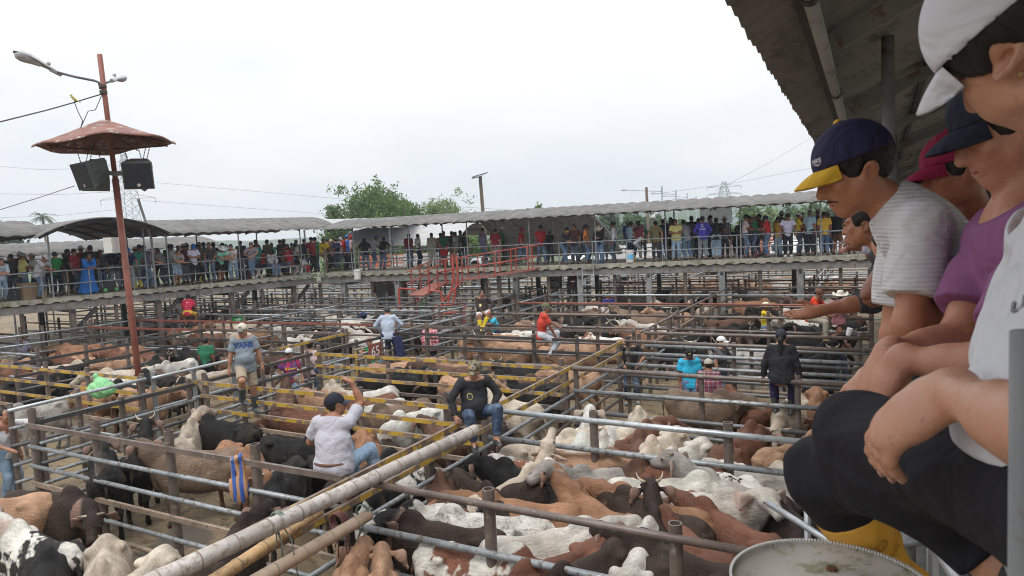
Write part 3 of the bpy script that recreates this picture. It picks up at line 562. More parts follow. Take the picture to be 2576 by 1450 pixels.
rope('grey green rope lashed round the thick pale bamboo pole', atz(700, 1310, 1.86), dA, .085, 'rope', 4)
rope('dark red rope knotted round the golden and brown bamboo poles', atz(852, 1312, 1.5), dA, .095, 'brown_rope', 5, 5)
rope('blue grey twine binding the cut ends of the two bamboo poles', atz(912, 1290, 1.5), dA, .085, 'rope', 2, 2)
# ------------------------------------------------------------------ walkways
def corr_sheet(path, across, rise_fn, n_len, n_arc, amp, period, thick=.03, fine=0):
    """roof shell: path(u)->point of the eave line, across: unit vector, rise_fn(w)->(offset, z)"""
    v = []; f = []
    for i in range(n_len + 1):
        base, x = path(i / n_len); rib = amp * abs(math.sin(math.pi * x / period)) ** .7 + fine * math.sin(2 * math.pi * x / .155)
        for j in range(n_arc + 1):
            o, z = rise_fn(j / n_arc); v.append(base + across * o + np.array([0, 0, z + rib]))
    m = n_arc + 1; K = len(v)
    for i in range(n_len + 1):
        for j in range(m): v.append(v[i * m + j] - np.array([0, 0, thick]))
    for i in range(n_len):
        for j in range(n_arc):
            a = i * m + j; f.append((a, a + m, a + m + 1, a + 1)); f.append((K + a, K + a + 1, K + a + m + 1, K + a + m))
    for i in range(n_len):
        for j in (0, n_arc):
            a = i * m + j; q = (a, a + m, K + a + m, K + a); f.append(q if j else q[::-1])
    for j in range(n_arc):
        for i in (0, n_len):
            a = i * m + j; q = (a, a + 1, K + a + 1, K + a); f.append(q if i == 0 else q[::-1])
    return v, f
def arc(w0, w1, z0, rise, tilt=0.0):
    def fn(u):
        return w0 + (w1 - w0) * u, z0 + rise * (1 - (2 * u - 1) ** 2) + tilt * u
    return fn
def roof(label, p0, p1, away, fn, amp=.035, period=.55, top='roof_sheet', under='roof_under', ppm=9, n_arc=14, beams=0, posts=(), name='walkway_roof', postmat='grey_pipe', beamz=.1):
    p0, p1 = np.asarray(p0, float), np.asarray(p1, float); L = np.linalg.norm(p1 - p0); d = (p1 - p0) / L; o = np.array([p0[0], p0[1], 0])
    root = thing(name, label, 'roof', o)
    n = max(8, int(L * ppm)); v, f = corr_sheet(lambda u: (d * L * u, L * u), away, fn, n, n_arc, amp, period)
    K = len(v) // 2; mi = [0 if max(q) < K else (1 if min(q) >= K else 0) for q in f]
    me = mesh_np('sheet', v, f, [MT[top], MT[under]], True, mi=mi); link('roof_sheet', me, root)
    for x in np.arange(.3, L, beams) if beams else ():
        mb = MB(); pts = [d * x + away * fn(u)[0] + np.array([0, 0, fn(u)[1] - beamz]) for u in np.linspace(.04, .96, 9)]
        for a, b in zip(pts[:-1], pts[1:]): mb.beam(a, b, .06, .1)
        mb.build('rafter', MT['dark_steel'], root)
    for u in (.2, .55, .85):
        mb = MB(); a = away * fn(u)[0] + np.array([0, 0, fn(u)[1] - .06]); mb.beam(a, a + d * L, .05, .06); mb.build('purlin', MT['dark_steel'], root)
    for x, off, z0, r in posts:
        u = max(.02, min(.98, (off - fn(0)[0]) / (fn(1)[0] - fn(0)[0]))); mb = MB(); q = d * x + away * off
        mb.tube([q + np.array([0, 0, z0]), q + np.array([0, 0, fn(u)[1] - .03])], r, 8); mb.build('roof_post', MT[postmat], root)
    return root
def walkway(label, p0, p1, away, width, cols, brace, colm, colw):
    p0, p1 = np.asarray(p0, float), np.asarray(p1, float); L = np.linalg.norm(p1 - p0); d = (p1 - p0) / L; away = np.asarray(away, float)
    root = thing('raised_walkway', label, 'walkway', (p0[0], p0[1], 0)); Z = np.array([0, 0, 1.0])
    mb = MB(); n = int(L / .075); v = []; f = []
    for i in range(n + 1):                              # slab with a fluted steel-deck underside
        x = L * i / n; lo = DECK - .14 - .055 * (1 if math.sin(2 * math.pi * x / .5) > .2 else (0 if math.sin(2 * math.pi * x / .5) < -.2 else .5))
        for w, z in ((0, DECK), (0, lo), (width, lo), (width, DECK)): v.append(d * x + away * w + Z * z)
    for i in range(n):
        for k in range(4): f.append((i * 4 + k, i * 4 + (k + 1) % 4, (i + 1) * 4 + (k + 1) % 4, (i + 1) * 4 + k))
    f += [(0, 3, 2, 1), tuple(n * 4 + k for k in range(4))]; mb.add(v, f); mb.build('slab', MT['moss_concrete'], root)
    for w in (.14, width / 2, width - .14):
        mb = MB(); a = away * w + Z * (DECK - .34); mb.beam(a + d * .02, a + d * (L - .02), .12, .26); mb.build('edge_beam', MT['deck_steel'], root)
    for x in np.arange(cols[0], L, cols[1]):
        for w, ww, m in ((.18, colw, colm), (width - .5, .2, 'dark_steel')):
            q = d * x + away * w; mb = MB(); mb.beam(q - Z * .1, q + Z * (DECK - .48), ww, ww * .9, up=tuple(d)); mb.build('column', MT[m], root)
        mb = MB(); mb.beam(d * x + away * .02 + Z * (DECK - .54), d * x + away * (width - .05) + Z * (DECK - .54), .12, .12); mb.build('cross_beam', MT['dark_steel'], root)
        q = d * (x + cols[1] / 2) + away * .3; mb = MB(); mb.tube([q - Z * .1, q + Z * (DECK - .48)], .07, 8); mb.build('prop', MT['brown_steel'], root)
        if brace:
            mb = MB(); mb.beam(d * (x + .08) + away * .2 + Z * (DECK - 1.25), d * (x + .85) + away * .2 + Z * (DECK - .5), .1, .14); mb.build('brace', MT['dark_steel'], root)
    return root
def railing(label, p0, p1, zs=(.95, .47), sp=1.45, r=.025, base=DECK, m='grey_pipe', first=.1, drop=-.004):
    p0, p1 = np.asarray(p0, float), np.asarray(p1, float); L = np.linalg.norm(p1 - p0); d = (p1 - p0) / L
    root = thing('walkway_railing', label, 'railing', (p0[0], p0[1], base))
    for z in zs: mb = MB(); mb.tube([np.array([0, 0, z]), d * L + np.array([0, 0, z])], r, 8); mb.build('rail', MT[m], root, smooth=True)
    for x in np.arange(first, L, sp): mb = MB(); mb.tube([d * x + np.array([0, 0, -drop]), d * x + np.array([0, 0, zs[0] - .03])], r * .95, 8); mb.build('post', MT[m], root)
    return root
JX = np.array([-9.3, 33.65, 0])
RD = nrm([.948, -.318, 0]); RN = np.array([.318, .948, 0]); LD = nrm([.644, .765, 0]); LN = np.array([-.765, .644, 0])
R1 = JX + RD * 24.4; L0 = JX - LD * 24.0; OUT_R = RN * .06; OUT_L = LN * .06
walkway('raised concrete walkway on grey columns across the back right of the pens', JX + RD * .05, R1, RN, 4.2, (1.2, 2.9), False, 'column_grey', .26)
walkway('raised concrete walkway on dark braced posts along the left side of the pens', L0, JX - LD * .05, LN, 4.2, (1.0, 3.1), True, 'brown_steel', .2)
railing('two bar pipe railing along the near edge of the right hand walkway', JX + OUT_R + RD * .3, R1 + OUT_R)
railing('two bar pipe railing along the near edge of the left hand walkway', L0 + OUT_L, JX + OUT_L - LD * .3, sp=1.55)
railing('pipe railing along the far edge of the right hand walkway', JX + RN * 4.1, R1 + RN * 4.1)
railing('pipe railing along the far edge of the left hand walkway', L0 + LN * 4.1, JX + LN * 4.1 + LD * 2)
tall = [(x, .06, DECK + .004, .028) for x in np.arange(1.4, 24, 2.9)] + [(x, 3.9, DECK + .004, .035) for x in np.arange(1.4, 24, 2.9)]
roof('arched corrugated roof over the right hand walkway', JX + RD * .6, R1, RN, arc(-.5, 4.6, 4.95, .42, .05), .075, .52, beams=2.9, posts=tall)
def upos(u, edge0, dirv, lo=-40, hi=60):     # distance along an edge at which it shows at column u
    best = None
    for _ in range(60):
        m = (lo + hi) / 2; q = proj(np.append((edge0 + dirv * m)[:2], DECK))
        if q[0] < u: lo = m
        else: hi = m
    return (lo + hi) / 2
xa, xb = upos(118, L0, LD, 0, 24), upos(392, L0, LD, 0, 24)
ltall = lambda a, b: [(x, .06, DECK + .004, .028) for x in np.arange(.6, b - a, 3.1)] + [(x, 3.9, DECK + .004, .035) for x in np.arange(.6, b - a, 3.1)]
roof('arched corrugated roof at the far left end of the left walkway', L0, L0 + LD * xa, LN, arc(-.6, 4.6, 5.12, .6), .07, .52, beams=3.1, posts=ltall(0, xa))
roof('arched corrugated roof over the left walkway right of the lamp post', L0 + LD * xb, JX + LD * .9, LN, arc(-.6, 4.6, 5.02, .62), .07, .52, beams=3.1, posts=ltall(xb, 24))
# barrel roof with its open gable end facing the pens, between those two
roof('barrel roof with open dark gable end standing over the left walkway behind the lamp post', L0 + LD * (xa + .05) - LN * 1.0, L0 + LD * (xa + .05) + LN * 8, LD, arc(-.5, xb - xa + .35, 5.06, .66), .03, .5, beams=2.2, posts=[(1.1, .2, DECK + .004, .03), (1.1, xb - xa - .3, DECK + .004, .03)])
for k, (off, lab) in enumerate(((9.5, 'long corrugated roof of the second walkway behind the left one'), (15, 'long corrugated roof of the third walkway behind the left one'))):
    a = L0 + LN * off - LD * 3; b = JX + LN * off - LD * 1.0 * k
    roof(lab, a, b, LN, arc(-.6, 4.6, 4.45 - .25 * k, .6), .07, .6, ppm=6, posts=[(x, .1, .0, .04) for x in np.arange(1, 26, 3.2)], n_arc=8)
roof('pale barrel roof with white sheets beyond the bend of the walkways', pt(850, 610, 50), pt(1150, 608, 47), nrm([.25, 1, 0]), arc(-.3, 9, 4.05, 1.2, .55), .03, .6, 'roof_pale', 'roof_under', ppm=5, posts=[(x, .3, 0, .06) for x in (1.5, 4.5, 7)])
roof('second pale barrel roof further off below the bamboo', pt(700, 600, 44), pt(1015, 590, 47), nrm([.1, 1, 0]), arc(-.3, 7, 5.25, .65, .1), .03, .6, 'roof_pale', 'roof_under', ppm=5, posts=[(x, .3, 0, .06) for x in (1.5, 4.5, 7)])
# sloping curved roof of the loading ramp behind the right walkway
r0 = thing('ramp_roof', 'dark curved corrugated roof sloping down to the loading ramp behind the right walkway', 'roof', pt(1250, 600, 36))
mb = MB(); base = pt(1250, 600, 36); rows = []
RC = [(1478, 536), (1500, 552), (1522, 574), (1545, 603), (1564, 634), (1566, 640)]
for i in range(41):
    k = i / 40; row = []
    for j, (u, v) in enumerate(RC):
        q = pt(u - 290 * (1 - k), v - (1 - k) * -11, 36 + .9 * k + .5 * j) - base; q[2] += .05 * abs(math.sin(i * math.pi / 3)); row.append(q)
    rows.append(row)
v = [q for r in rows for q in r]; n = len(RC); K = len(v); v += [q + np.array([.02, .05, .04]) for q in v]; f = []
for i in range(40):
    for j in range(n - 1):
        a = i * n + j; f.append((a, a + 1, a + n + 1, a + n)); f.append((K + a, K + a + n, K + a + n + 1, K + a + 1))
for i in range(40): f += [(i * n, (i + 1) * n, K + (i + 1) * n, K + i * n), (i * n + n - 1, K + i * n + n - 1, K + (i + 1) * n + n - 1, (i + 1) * n + n - 1)]
for j in range(n - 1): f += [(j, K + j, K + j + 1, j + 1), (40 * n + j, 40 * n + j + 1, K + 40 * n + j + 1, K + 40 * n + j)]
mb.add(v, f); mb.build('roof_sheet', MT['roof_under'], r0, smooth=True)
for k in (.1, .5, .9):
    mb = MB(); q = pt(1250 + 250 * k, 600, 36.9) - base; mb.tube([q + np.array([0, .5, -base[2] - .08]), q + np.array([0, .5, .3])], .06, 8); mb.build('roof_post', MT['dark_steel'], r0)
# the deck and roof we stand on (right)
ND = np.array([.4648, .8854, 0]); NR = np.array([.8854, -.4648, 0]); E0 = np.array([.0, .0, 0]) - ND * 4; NEARL = 4 + 31.2
walkway('raised concrete walkway at the right on which the nearest onlookers lean', E0 + NR * .27, E0 + NR * .27 + ND * (NEARL - .3), NR, 4.2, (1.5, 2.9), False, 'column_grey', .22)
RL = E0 + NR * .2
railing('galvanised pipe railing the nearest onlookers lean over', RL + ND * .3, RL + ND * (NEARL - .4), zs=(1.0, .52), sp=1.6, r=.03, m='galv_frame', first=.146, drop=.25)
def near_roof(u): return -.49 + 5.4 * u, .24 * (1 - abs(2 * u - 1) ** 2) * 3.4
TIL = nrm(ND * 1.0 + np.array([0, 0, -.0353]))
nroot = thing('walkway_roof', 'arched corrugated roof overhead at the right with dark rafters', 'roof', E0 - ND * 2)
nb0 = E0 - ND * 2; L_ = 31; ZR = 5.38 + .0353 * 6
v, f = corr_sheet(lambda u: (TIL * L_ * u + np.array([0, 0, ZR]), L_ * u), NR, near_roof, 800, 18, .018, .62, fine=.009); K = len(v) // 2
link('roof_sheet', mesh_np('sheet', v, f, [MT['roof_sheet'], MT['near_under']], True, mi=[1 if min(q) >= K else 0 for q in f]), nroot)
for x in np.arange(1.2, L_, 2.2):
    mb = MB(); pts = [TIL * x + NR * near_roof(u)[0] + np.array([0, 0, ZR + near_roof(u)[1] - .1]) for u in np.linspace(.06, .96, 10)]
    for a, b in zip(pts[:-1], pts[1:]): mb.beam(a, b, .045, .085)
    mb.build('rafter', MT['deck_steel'], nroot)
for u in np.linspace(.04, .96, 9):
    mb = MB(); a = NR * near_roof(u)[0] + np.array([0, 0, ZR + near_roof(u)[1] - .05]); mb.beam(a, a + TIL * L_, .04, .04); mb.build('purlin', MT['dark_steel'], nroot)
for x, off in ((10.75, .07), (15.6, .2), (20.6, .2), (8, 3.9), (13.6, 3.9), (19.2, 3.9)):
    u = (off + .49) / 5.4; mb = MB(); q = ND * x + NR * off; mb.tube([q + np.array([0, 0, DECK + .004]), q + np.array([0, 0, ZR - .0353 * x + near_roof(u)[1] - .04])], .035, 12); mb.build('roof_post', MT['column_grey'], nroot, smooth=True)
cd = thing('conduit_pipe', 'pale jointed pipe hung under the roof overhead at the right', 'pipe', E0)
for i in range(12):
    mb = MB(); a = -NR * .22 + TIL * (1.0 + i * 2.0) + np.array([0, 0, 5.40 + .0353 * 4]); mb.tube([a, a + TIL * 1.97], .03, 12); o = mb.build('pipe_length', MT['roof_pale'], cd, smooth=True)
    mb = MB(); mb.tube([a - TIL * .03, a + TIL * .03], .036, 12); mb.build('pipe_collar', MT['dark_steel'], cd)

# ------------------------------------------------------------------ lamp post with shade, loudspeakers
def aty(u, v, y): d = ray(u, v); return CP + d * (y / d[1])
LA, LB = aty(349, 950, 15.4), aty(250.5, 137, 15.2); dv = (LB - LA); base = LA - dv * (LA[2] / dv[2])
lp = thing('lamp_post', 'leaning rusty red lamp post with a conical metal shade and two lamp heads', 'lamp post', base)
mb = MB(); mb.tube([np.zeros(3), aty(290, 450, 15.3) - base], .068, 16); mb.tube([aty(290, 450, 15.3) - base, LB - base], .052, 16); mb.build('pole', MT['rust_red'], lp, smooth=True)
b = NB('shade_rust'); v_ = b.geo(); c_ = b.mix(b.noise(v_, 3, 5, .6), (.15, .055, .038), (.22, .095, .065)); c_ = b.mix(b.noise(v_, 4.5, 6, .75, .57, .6), c_, (.40, .36, .33)); b.col(c_).set(.6); MT['shade'] = b.m
ctr = aty(268, 362, 15.25) - base; axp = nrm(dv); R_ = 1.36
v = []; f = []; n = 40; prof = [(.075, .5), (.3, .40), (.7, .235), (1.1, .09), (1.4, .02), (1.0, 0)]
prof = [(.05, .50), (.32, .40), (.75, .22), (1.1, .085), (R_ - .03, .012), (R_, -.03), (R_ - .02, -.035), (R_ - .06, -.01), (1.08, .06), (.73, .19), (.3, .37), (.05, .46)]
X_ = nrm(np.cross(axp, (0, 1, 0))); Y_ = np.cross(axp, X_)
for k, (r, z) in enumerate(prof):
    for i in range(n):
        t = 2 * math.pi * i / n; w = .05 * math.sin(t * 3 + 1) * (r / R_) ** 2 + .03 * math.sin(t * 7) * (r / R_) ** 3 - .05 * math.cos(t) * (r / R_)
        v.append(ctr + X_ * r * math.cos(t) + Y_ * r * math.sin(t) + axp * (z + w))
for k in range(len(prof) - 1):
    for i in range(n): f.append((k * n + i, k * n + (i + 1) % n, (k + 1) * n + (i + 1) % n, (k + 1) * n + i))
link('shade', mesh_np('shade', v, f, [MT['shade']]), lp)
mb = MB()
for i in range(8):
    t = 2 * math.pi * i / 8; mb.tube([ctr + axp * .3, ctr + X_ * 1.25 * math.cos(t) + Y_ * 1.25 * math.sin(t) - axp * .03], .018, 5)
mb.tube([ctr + X_ * 1.1 * math.cos(t) + Y_ * 1.1 * math.sin(t) + axp * .0 for t in np.linspace(0, 2 * math.pi, 30)], .018, 5); mb.build('shade_frame', MT['rust'], lp)
def lamp_head(c, ax, roll_up, L):
    ax = nrm(ax); up = nrm(np.asarray(roll_up) - ax * (np.asarray(roll_up) @ ax)); sd = np.cross(ax, up); mb = MB(); gl = MB(); n = 12
    prof = [(0, .05, .05), (.12, .065, .06), (.3, .085, .075), (.5, .14, .1), (.7, .165, .115), (.88, .14, .1), (.97, .08, .06), (1, .02, .02)]
    def shell(up_part):
        v = []; f = []
        for x, w, h in prof:
            if not up_part: x = .36 + .6 * x; h = h * 1.0
            for k in range(n + 1):
                t = math.pi * k / n; s = 1 if up_part else -1
                v.append(c + ax * x * L + sd * w * math.cos(t) * L / .85 + up * s * h * math.sin(t) * L / .85 * (1 if up_part else 1.1))
        for i in range(len(prof) - 1):
            for k in range(n): f.append((i * (n + 1) + k, i * (n + 1) + k + 1, (i + 1) * (n + 1) + k + 1, (i + 1) * (n + 1) + k))
        return v, f
    mb.add(*shell(True)); mb.ball(c + ax * .2 * L + up * .1, (.04, .04, .045)); h = mb.build('lamp_head', MT['lamp_metal'], lp, smooth=True)
    gl.add(*shell(False)); gl.build('lamp_glass', MT['roof_pale'], h, smooth=True)
    b2 = MB(); b2.tube([c - ax * .12, c + ax * .1], .045, 10); b2.build('lamp_socket', MT['lamp_metal'], h)
a0 = aty(139, 181, 14.9) - base; a1 = aty(31, 128, 14.3) - base; lamp_head(a0, a1 - a0, (0, .1, 1), np.linalg.norm(a1 - a0) * .98)
mb = MB(); mb.tube([aty(253, 225, 15.2) - base, aty(249, 208, 15.15) - base, aty(236, 203, 15.1) - base, aty(190, 194, 15.0) - base, a0], .026, 8); mb.build('lamp_arm', MT['dark_pipe'], lp, smooth=True)
a0 = aty(286, 202, 15.6) - base; a1 = aty(330, 189, 16.7) - base; lamp_head(a0, a1 - a0, (0, -.35, 1), .62)
mb = MB(); mb.tube([aty(259, 210, 15.2) - base, aty(270, 208, 15.3) - base, a0], .024, 8); mb.build('lamp_arm', MT['dark_pipe'], lp, smooth=True)
for v0 in (218, 232): mb = MB(); c = aty(258.5 + (v0 - 218) * .12, v0, 15.2) - base; mb.tube([c - axp * .03, c + axp * .03], .075, 12); mb.build('clamp', MT['dark_steel'], lp)
mb = MB(); c = aty(289, 617, 15.2) - base; mb.beam(c + np.array([-.12, .1, -.17]), c + np.array([-.12, .1, .17]), .18, .34, up=(0, 1, 0)); mb.build('junction_box', MT['white_plastic'], lp)
def speaker(label, u, v, y, face, w=.58, h=.56, dep=.52, down=.28):
    c = aty(u, v, y); root = thing('loudspeaker', label, 'loudspeaker', c, 0, 'loudspeakers hung round the lamp post'); fx = nrm([face[0], face[1], -down]); sx = nrm(np.cross((0, 0, 1), fx)); uz = np.cross(fx, sx); mb = MB()
    q = [fx * 0 + sx * w / 2 * i + uz * h / 2 * j for i, j in ((-1, -1), (1, -1), (1, 1), (-1, 1))]
    bk = [-fx * dep + sx * w * .26 * i + uz * (h / 2 * j if j > 0 else -h * .12) for i, j in ((-1, -1), (1, -1), (1, 1), (-1, 1))]
    mid = [-fx * dep * .75 + sx * w * .33 * i + uz * (h / 2 * j if j > 0 else -h * .25) for i, j in ((-1, -1), (1, -1), (1, 1), (-1, 1))]
    mb.add(q + mid + bk, [(0, 1, 2, 3)] + [(a + k, a + 4 + k, a + 4 + (k + 1) % 4, a + (k + 1) % 4) for a in (0, 4) for k in range(4)] + [(11, 10, 9, 8)]); mb.build('cabinet', MT['speaker_case'], root)
    g = MB(); g.beam(fx * .006 - uz * (h / 2 - .02), fx * .006 + uz * (h / 2 - .02), w - .05, .012, up=tuple(fx)); g.build('grille', MT['grille'], root)
    lg = MB(); cc = fx * .016 + uz * (-h / 2 + .09) + sx * .0; lg.tube([cc, cc + fx * .006], .033, 12); lo = lg.build('badge', MT['white_plastic'], root)
    t = text_obj('RCF', .03, MT['black_plastic'], 'badge_lettering', lo, .001); t.matrix_local = frame_mat(cc + fx * .008, sx, uz, fx)
    for k in (-1, 1):
        ch = MB(); a = -fx * dep * .35 + sx * w * .3 * k + uz * h * .5; b_ = a + np.array([.14 * k, .05, .52])
        for i in range(8):
            p = a + (b_ - a) * i / 8; ch.tube([p, a + (b_ - a) * (i + .75) / 8], .011, 5)
        ch.build('chain', MT['dark_steel'], root)
    br = MB(); tgt = aty(286, 437, 15.25) - c; br.beam(-fx * dep * .8, tgt, .05, .09); br.build('bracket', MT['column_grey'], root)
speaker('black fronted loudspeaker hanging at the left front of the lamp post', 206, 445, 14.75, (-.5, -.86))
speaker('black fronted loudspeaker hanging at the right front of the lamp post', 347, 443, 14.7, (.35, -.94))
speaker('loudspeaker half hidden at the back left of the lamp post', 236, 452, 16.0, (-.75, .66))
speaker('green grey sided loudspeaker at the back right of the lamp post', 374, 450, 15.9, (.85, .53))
def cable(label, pts, r=.012, m='dark_steel', name='overhead_cable'):
    root = thing(name, label, 'cable', pts[0]); mb = MB(); mb.tube([np.asarray(p) - pts[0] for p in pts], r, 5); mb.build('wire', MT[m], root, smooth=True)
cable('twisted cable running off left from the lamp post with a bird on it', [aty(256, 237, 15.2), aty(187, 258, 14.8), aty(120, 277, 14), aty(0, 307, 12.6), aty(-120, 325, 11)], .013)
cable('loose frayed cable looping over the conical shade', [aty(187, 258, 14.8), aty(197, 283, 14.7), aty(208, 305, 14.7), aty(203, 322, 14.7), aty(222, 280, 14.9), aty(240, 277, 15), aty(256, 240, 15.2)], .009)
cable('slack wire running off left below the loudspeakers', [aty(188, 468, 15.8), aty(90, 500, 15.8), aty(0, 528, 15.8), aty(-100, 560, 15.8)], .008)
for k, (a, b_, dd) in enumerate((((0, 548), (300, 527), 60), ((360, 505), (1250, 560), 140), ((395, 460), (1300, 530), 150), ((0, 419), (200, 425), 90), ((0, 488), (300, 482), 80), ((1640, 490), (2060, 420), 150), ((1800, 480), (2070, 330), 190))):
    mid = ((a[0] + b_[0]) / 2, (a[1] + b_[1]) / 2 + 5)
    cable(f'{NTH[k]} thin power line crossing the pale sky', [pt(*a, dd), pt(*mid, dd), pt(*b_, dd)], .03 * dd / 100, 'pylon_steel', 'power_line')
bd = thing('small_bird', 'small yellowish bird perched on the twisted cable', 'bird', aty(187, 256, 14.8))
s_ = SDF((-.12, -.07, -.03), (.14, .07, .16), .008); s_.cone((.02, 0, .03), (-.03, 0, .09), .03, .026, .02).ell((-.045, 0, .125), (.024, .022, .022), .015).cone((-.06, 0, .125), (-.083, 0, .12), .007, .002, .005).cone((.04, 0, .02), (.11, 0, -.015), .014, .008, .012).cone((0, .012, .02), (0, .012, -.015), .004, None, .004).cone((0, -.012, .02), (0, -.012, -.015), .004, None, .004)
v, f = s_.geo(); o = link('body', mesh_np('bird', v, f, [MT['flat']]), bd, (.35, .3, .08)); o.rotation_euler = (0, 0, .4)
# ------------------------------------------------------------------ trees, far things
def leaf_mesh(centers, rads, n, size, seed, droop=.2, squash=1.0, narrow=.5):
    rg = np.random.default_rng(seed); centers = np.asarray(centers, float); rads = np.asarray(rads, float)
    w = rads ** 2; w /= w.sum(); ci = rg.choice(len(centers), n, p=w)
    d = rg.normal(size=(n, 3)); d /= np.linalg.norm(d, axis=1)[:, None]
    rr = rads[ci] * (.62 + .45 * rg.random(n) ** .7)
    pos = centers[ci] + d * rr[:, None] * np.array([1, 1, squash])
    # sub-clumps: attract leaves to local twigs so gaps open between them
    tw = pos[rg.choice(n, max(8, n // 14))]; ti = rg.integers(0, len(tw), n); m = rg.random(n) < .55
    near = tw[ti]; pos[m] = near[m] + rg.normal(size=(m.sum(), 3)) * size * 1.1
    a = rg.normal(size=(n, 3)); a[:, 2] -= droop * 2; a /= np.linalg.norm(a, axis=1)[:, None]
    b = np.cross(a, rg.normal(size=(n, 3))); b /= np.linalg.norm(b, axis=1)[:, None]
    s = size * (.6 + .8 * rg.random(n))[:, None]
    v = np.stack([pos - a * s, pos + b * s * narrow, pos + a * s, pos - b * s * narrow], 1).reshape(-1, 3)
    f = np.arange(4 * n).reshape(n, 4)
    clump = rg.random(len(tw)); lv = np.where(m, clump[ti], rg.random(n)) * .8 + .2 * rg.random(n)
    return v, f, np.repeat(lv, 4)
def tree(name, label, base, H, W, leaf, n, size, seed, lobes=14, trunk=.25, cat='tree', group=None, crown_lo=.3, wisp=0, narrow=.5):
    rg = random.Random(seed); root = thing(name, label, cat, base, 0, group); cs = []; rs = []
    for i in range(lobes):
        t = rg.random(); z = H * (crown_lo + (1 - crown_lo) * t * .86); k = math.sin(math.pi * min(1, .25 + .72 * t)); a = rg.uniform(0, 6.28); r = W / 2 * k * rg.uniform(.25, .8)
        cs.append((math.cos(a) * r, math.sin(a) * r, z)); rs.append(W * rg.uniform(.11, .2) * (1.1 - .4 * t))
    for i in range(wisp): 
        a = rg.uniform(0, 6.28); r = W * .4 * rg.random(); cs.append((math.cos(a) * r, math.sin(a) * r, H * rg.uniform(.95, 1.12))); rs.append(W * .035)
    mb = MB(); mb.tube([(0, 0, -.3), (0, 0, H * .3), (W * .02, 0, H * .75)], [trunk, trunk * .75, trunk * .2], 8)
    for c in cs[:9]: mb.tube([(0, 0, H * rg.uniform(.15, .4)), (c[0] * .6, c[1] * .6, c[2] * .8), c], [trunk * .45, trunk * .25, .03], 5)
    mb.build('trunk', MT['bark'], root, smooth=True)
    v, f, lv = leaf_mesh(cs, rs, n, size, seed, narrow=narrow); link('crown', mesh_np('crown', v, f, [MT[leaf]], False, {'lv': lv}), root); return root
def ground_pt(u, d): q = pt(u, 600, d); return np.array([q[0], q[1], -.1])
def top_h(u, v, d): return pt(u, v, d)[2] + .1
tree('bamboo_clump', 'tall dense bamboo clump with feathery top rising behind the walkway roofs', ground_pt(940, 72), top_h(940, 480, 72), 14, 'bamboo_leaf', 27000, .24, 3, 66, .15, wisp=7, crown_lo=.2, narrow=.3, cat='bamboo')
tree('bamboo_clump', 'lower bushy part of the bamboo at the left of the big clump', ground_pt(846, 70), top_h(846, 490, 70), 5.0, 'bamboo_leaf', 7000, .19, 5, 22, .12, crown_lo=.1, narrow=.3, cat='bamboo')
tree('bamboo_clump', 'broad lower shoulder of the dark bamboo at its right', ground_pt(1040, 71), top_h(1040, 500, 71), 7, 'bamboo_leaf', 8000, .2, 13, 26, .12, crown_lo=.1, narrow=.3, cat='bamboo')
tree('bamboo_clump', 'rounded bright green growth at the right foot of the big bamboo', ground_pt(1025, 68), top_h(1025, 488, 68), 4.0, 'bamboo_leaf', 5000, .18, 6, 18, .12, crown_lo=.1, narrow=.3, cat='bamboo')
tree('bamboo_clump', 'pale feathery bamboo right of the big dark clump', ground_pt(1120, 76), top_h(1125, 508, 76), 12, 'pale_leaf', 16000, .25, 8, 60, .1, crown_lo=.2, narrow=.22, wisp=5, cat='bamboo')
for i, (u, v, d, w, lf, lab) in enumerate([(1357, 504, 95, 2.6, 'bamboo_leaf', 'small lone treetop poking over the right walkway roof'),
    (1190, 590, 60, 5.5, 'bamboo_leaf', 'bright green bushes beyond the pale barrel roof'), (1262, 596, 62, 5, 'dark_leaf', 'dark green bushes under the right walkway roof near its left end'),
    (1530, 535, 120, 10, 'dark_leaf', 'large rounded tree seen under the right roof beside the dark ramp roof'), (1590, 538, 115, 9, 'dark_leaf', 'dark broad tree seen between the posts over the white bucket'),
    (1655, 545, 125, 9, 'dark_leaf', 'hazy green tree behind the woman in maroon'), (1710, 562, 110, 6, 'bamboo_leaf', 'low light green tree behind the man in the yellow polo'),
    (1800, 545, 140, 8, 'dark_leaf', 'round dark tree standing under the right pylon'), (1888, 517, 100, 8, 'bamboo_leaf', 'leafy tree rising at the right end of the roof'),
    (1940, 528, 100, 7, 'pale_leaf', 'pale leafy tree right of the round one at the roof end'), (1990, 520, 115, 8, 'dark_leaf', 'tall dark tree behind the men at the right end of the walkway'),
    (2045, 512, 110, 9, 'bamboo_leaf', 'bright tree just left of the leaning man in the navy cap'), (2110, 520, 120, 9, 'dark_leaf', 'tree partly hidden by the leaning man in the navy cap'), (1840, 566, 80, 4, 'bamboo_leaf', 'low roadside bush behind the man in the black tee'),
    (1075, 585, 75, 5, 'bamboo_leaf', 'green shrubs left of the pale barrel roof end'), (20, 560, 110, 7, 'dark_leaf', 'low dark treetop at the left edge of the skyline')]):
    tree('broadleaf_tree', lab, ground_pt(u, d), top_h(u, v, d), w, lf, 2600, .22 * d / 80 + .05, 20 + i, 12, .2, crown_lo=.25, group='trees beyond the yard')
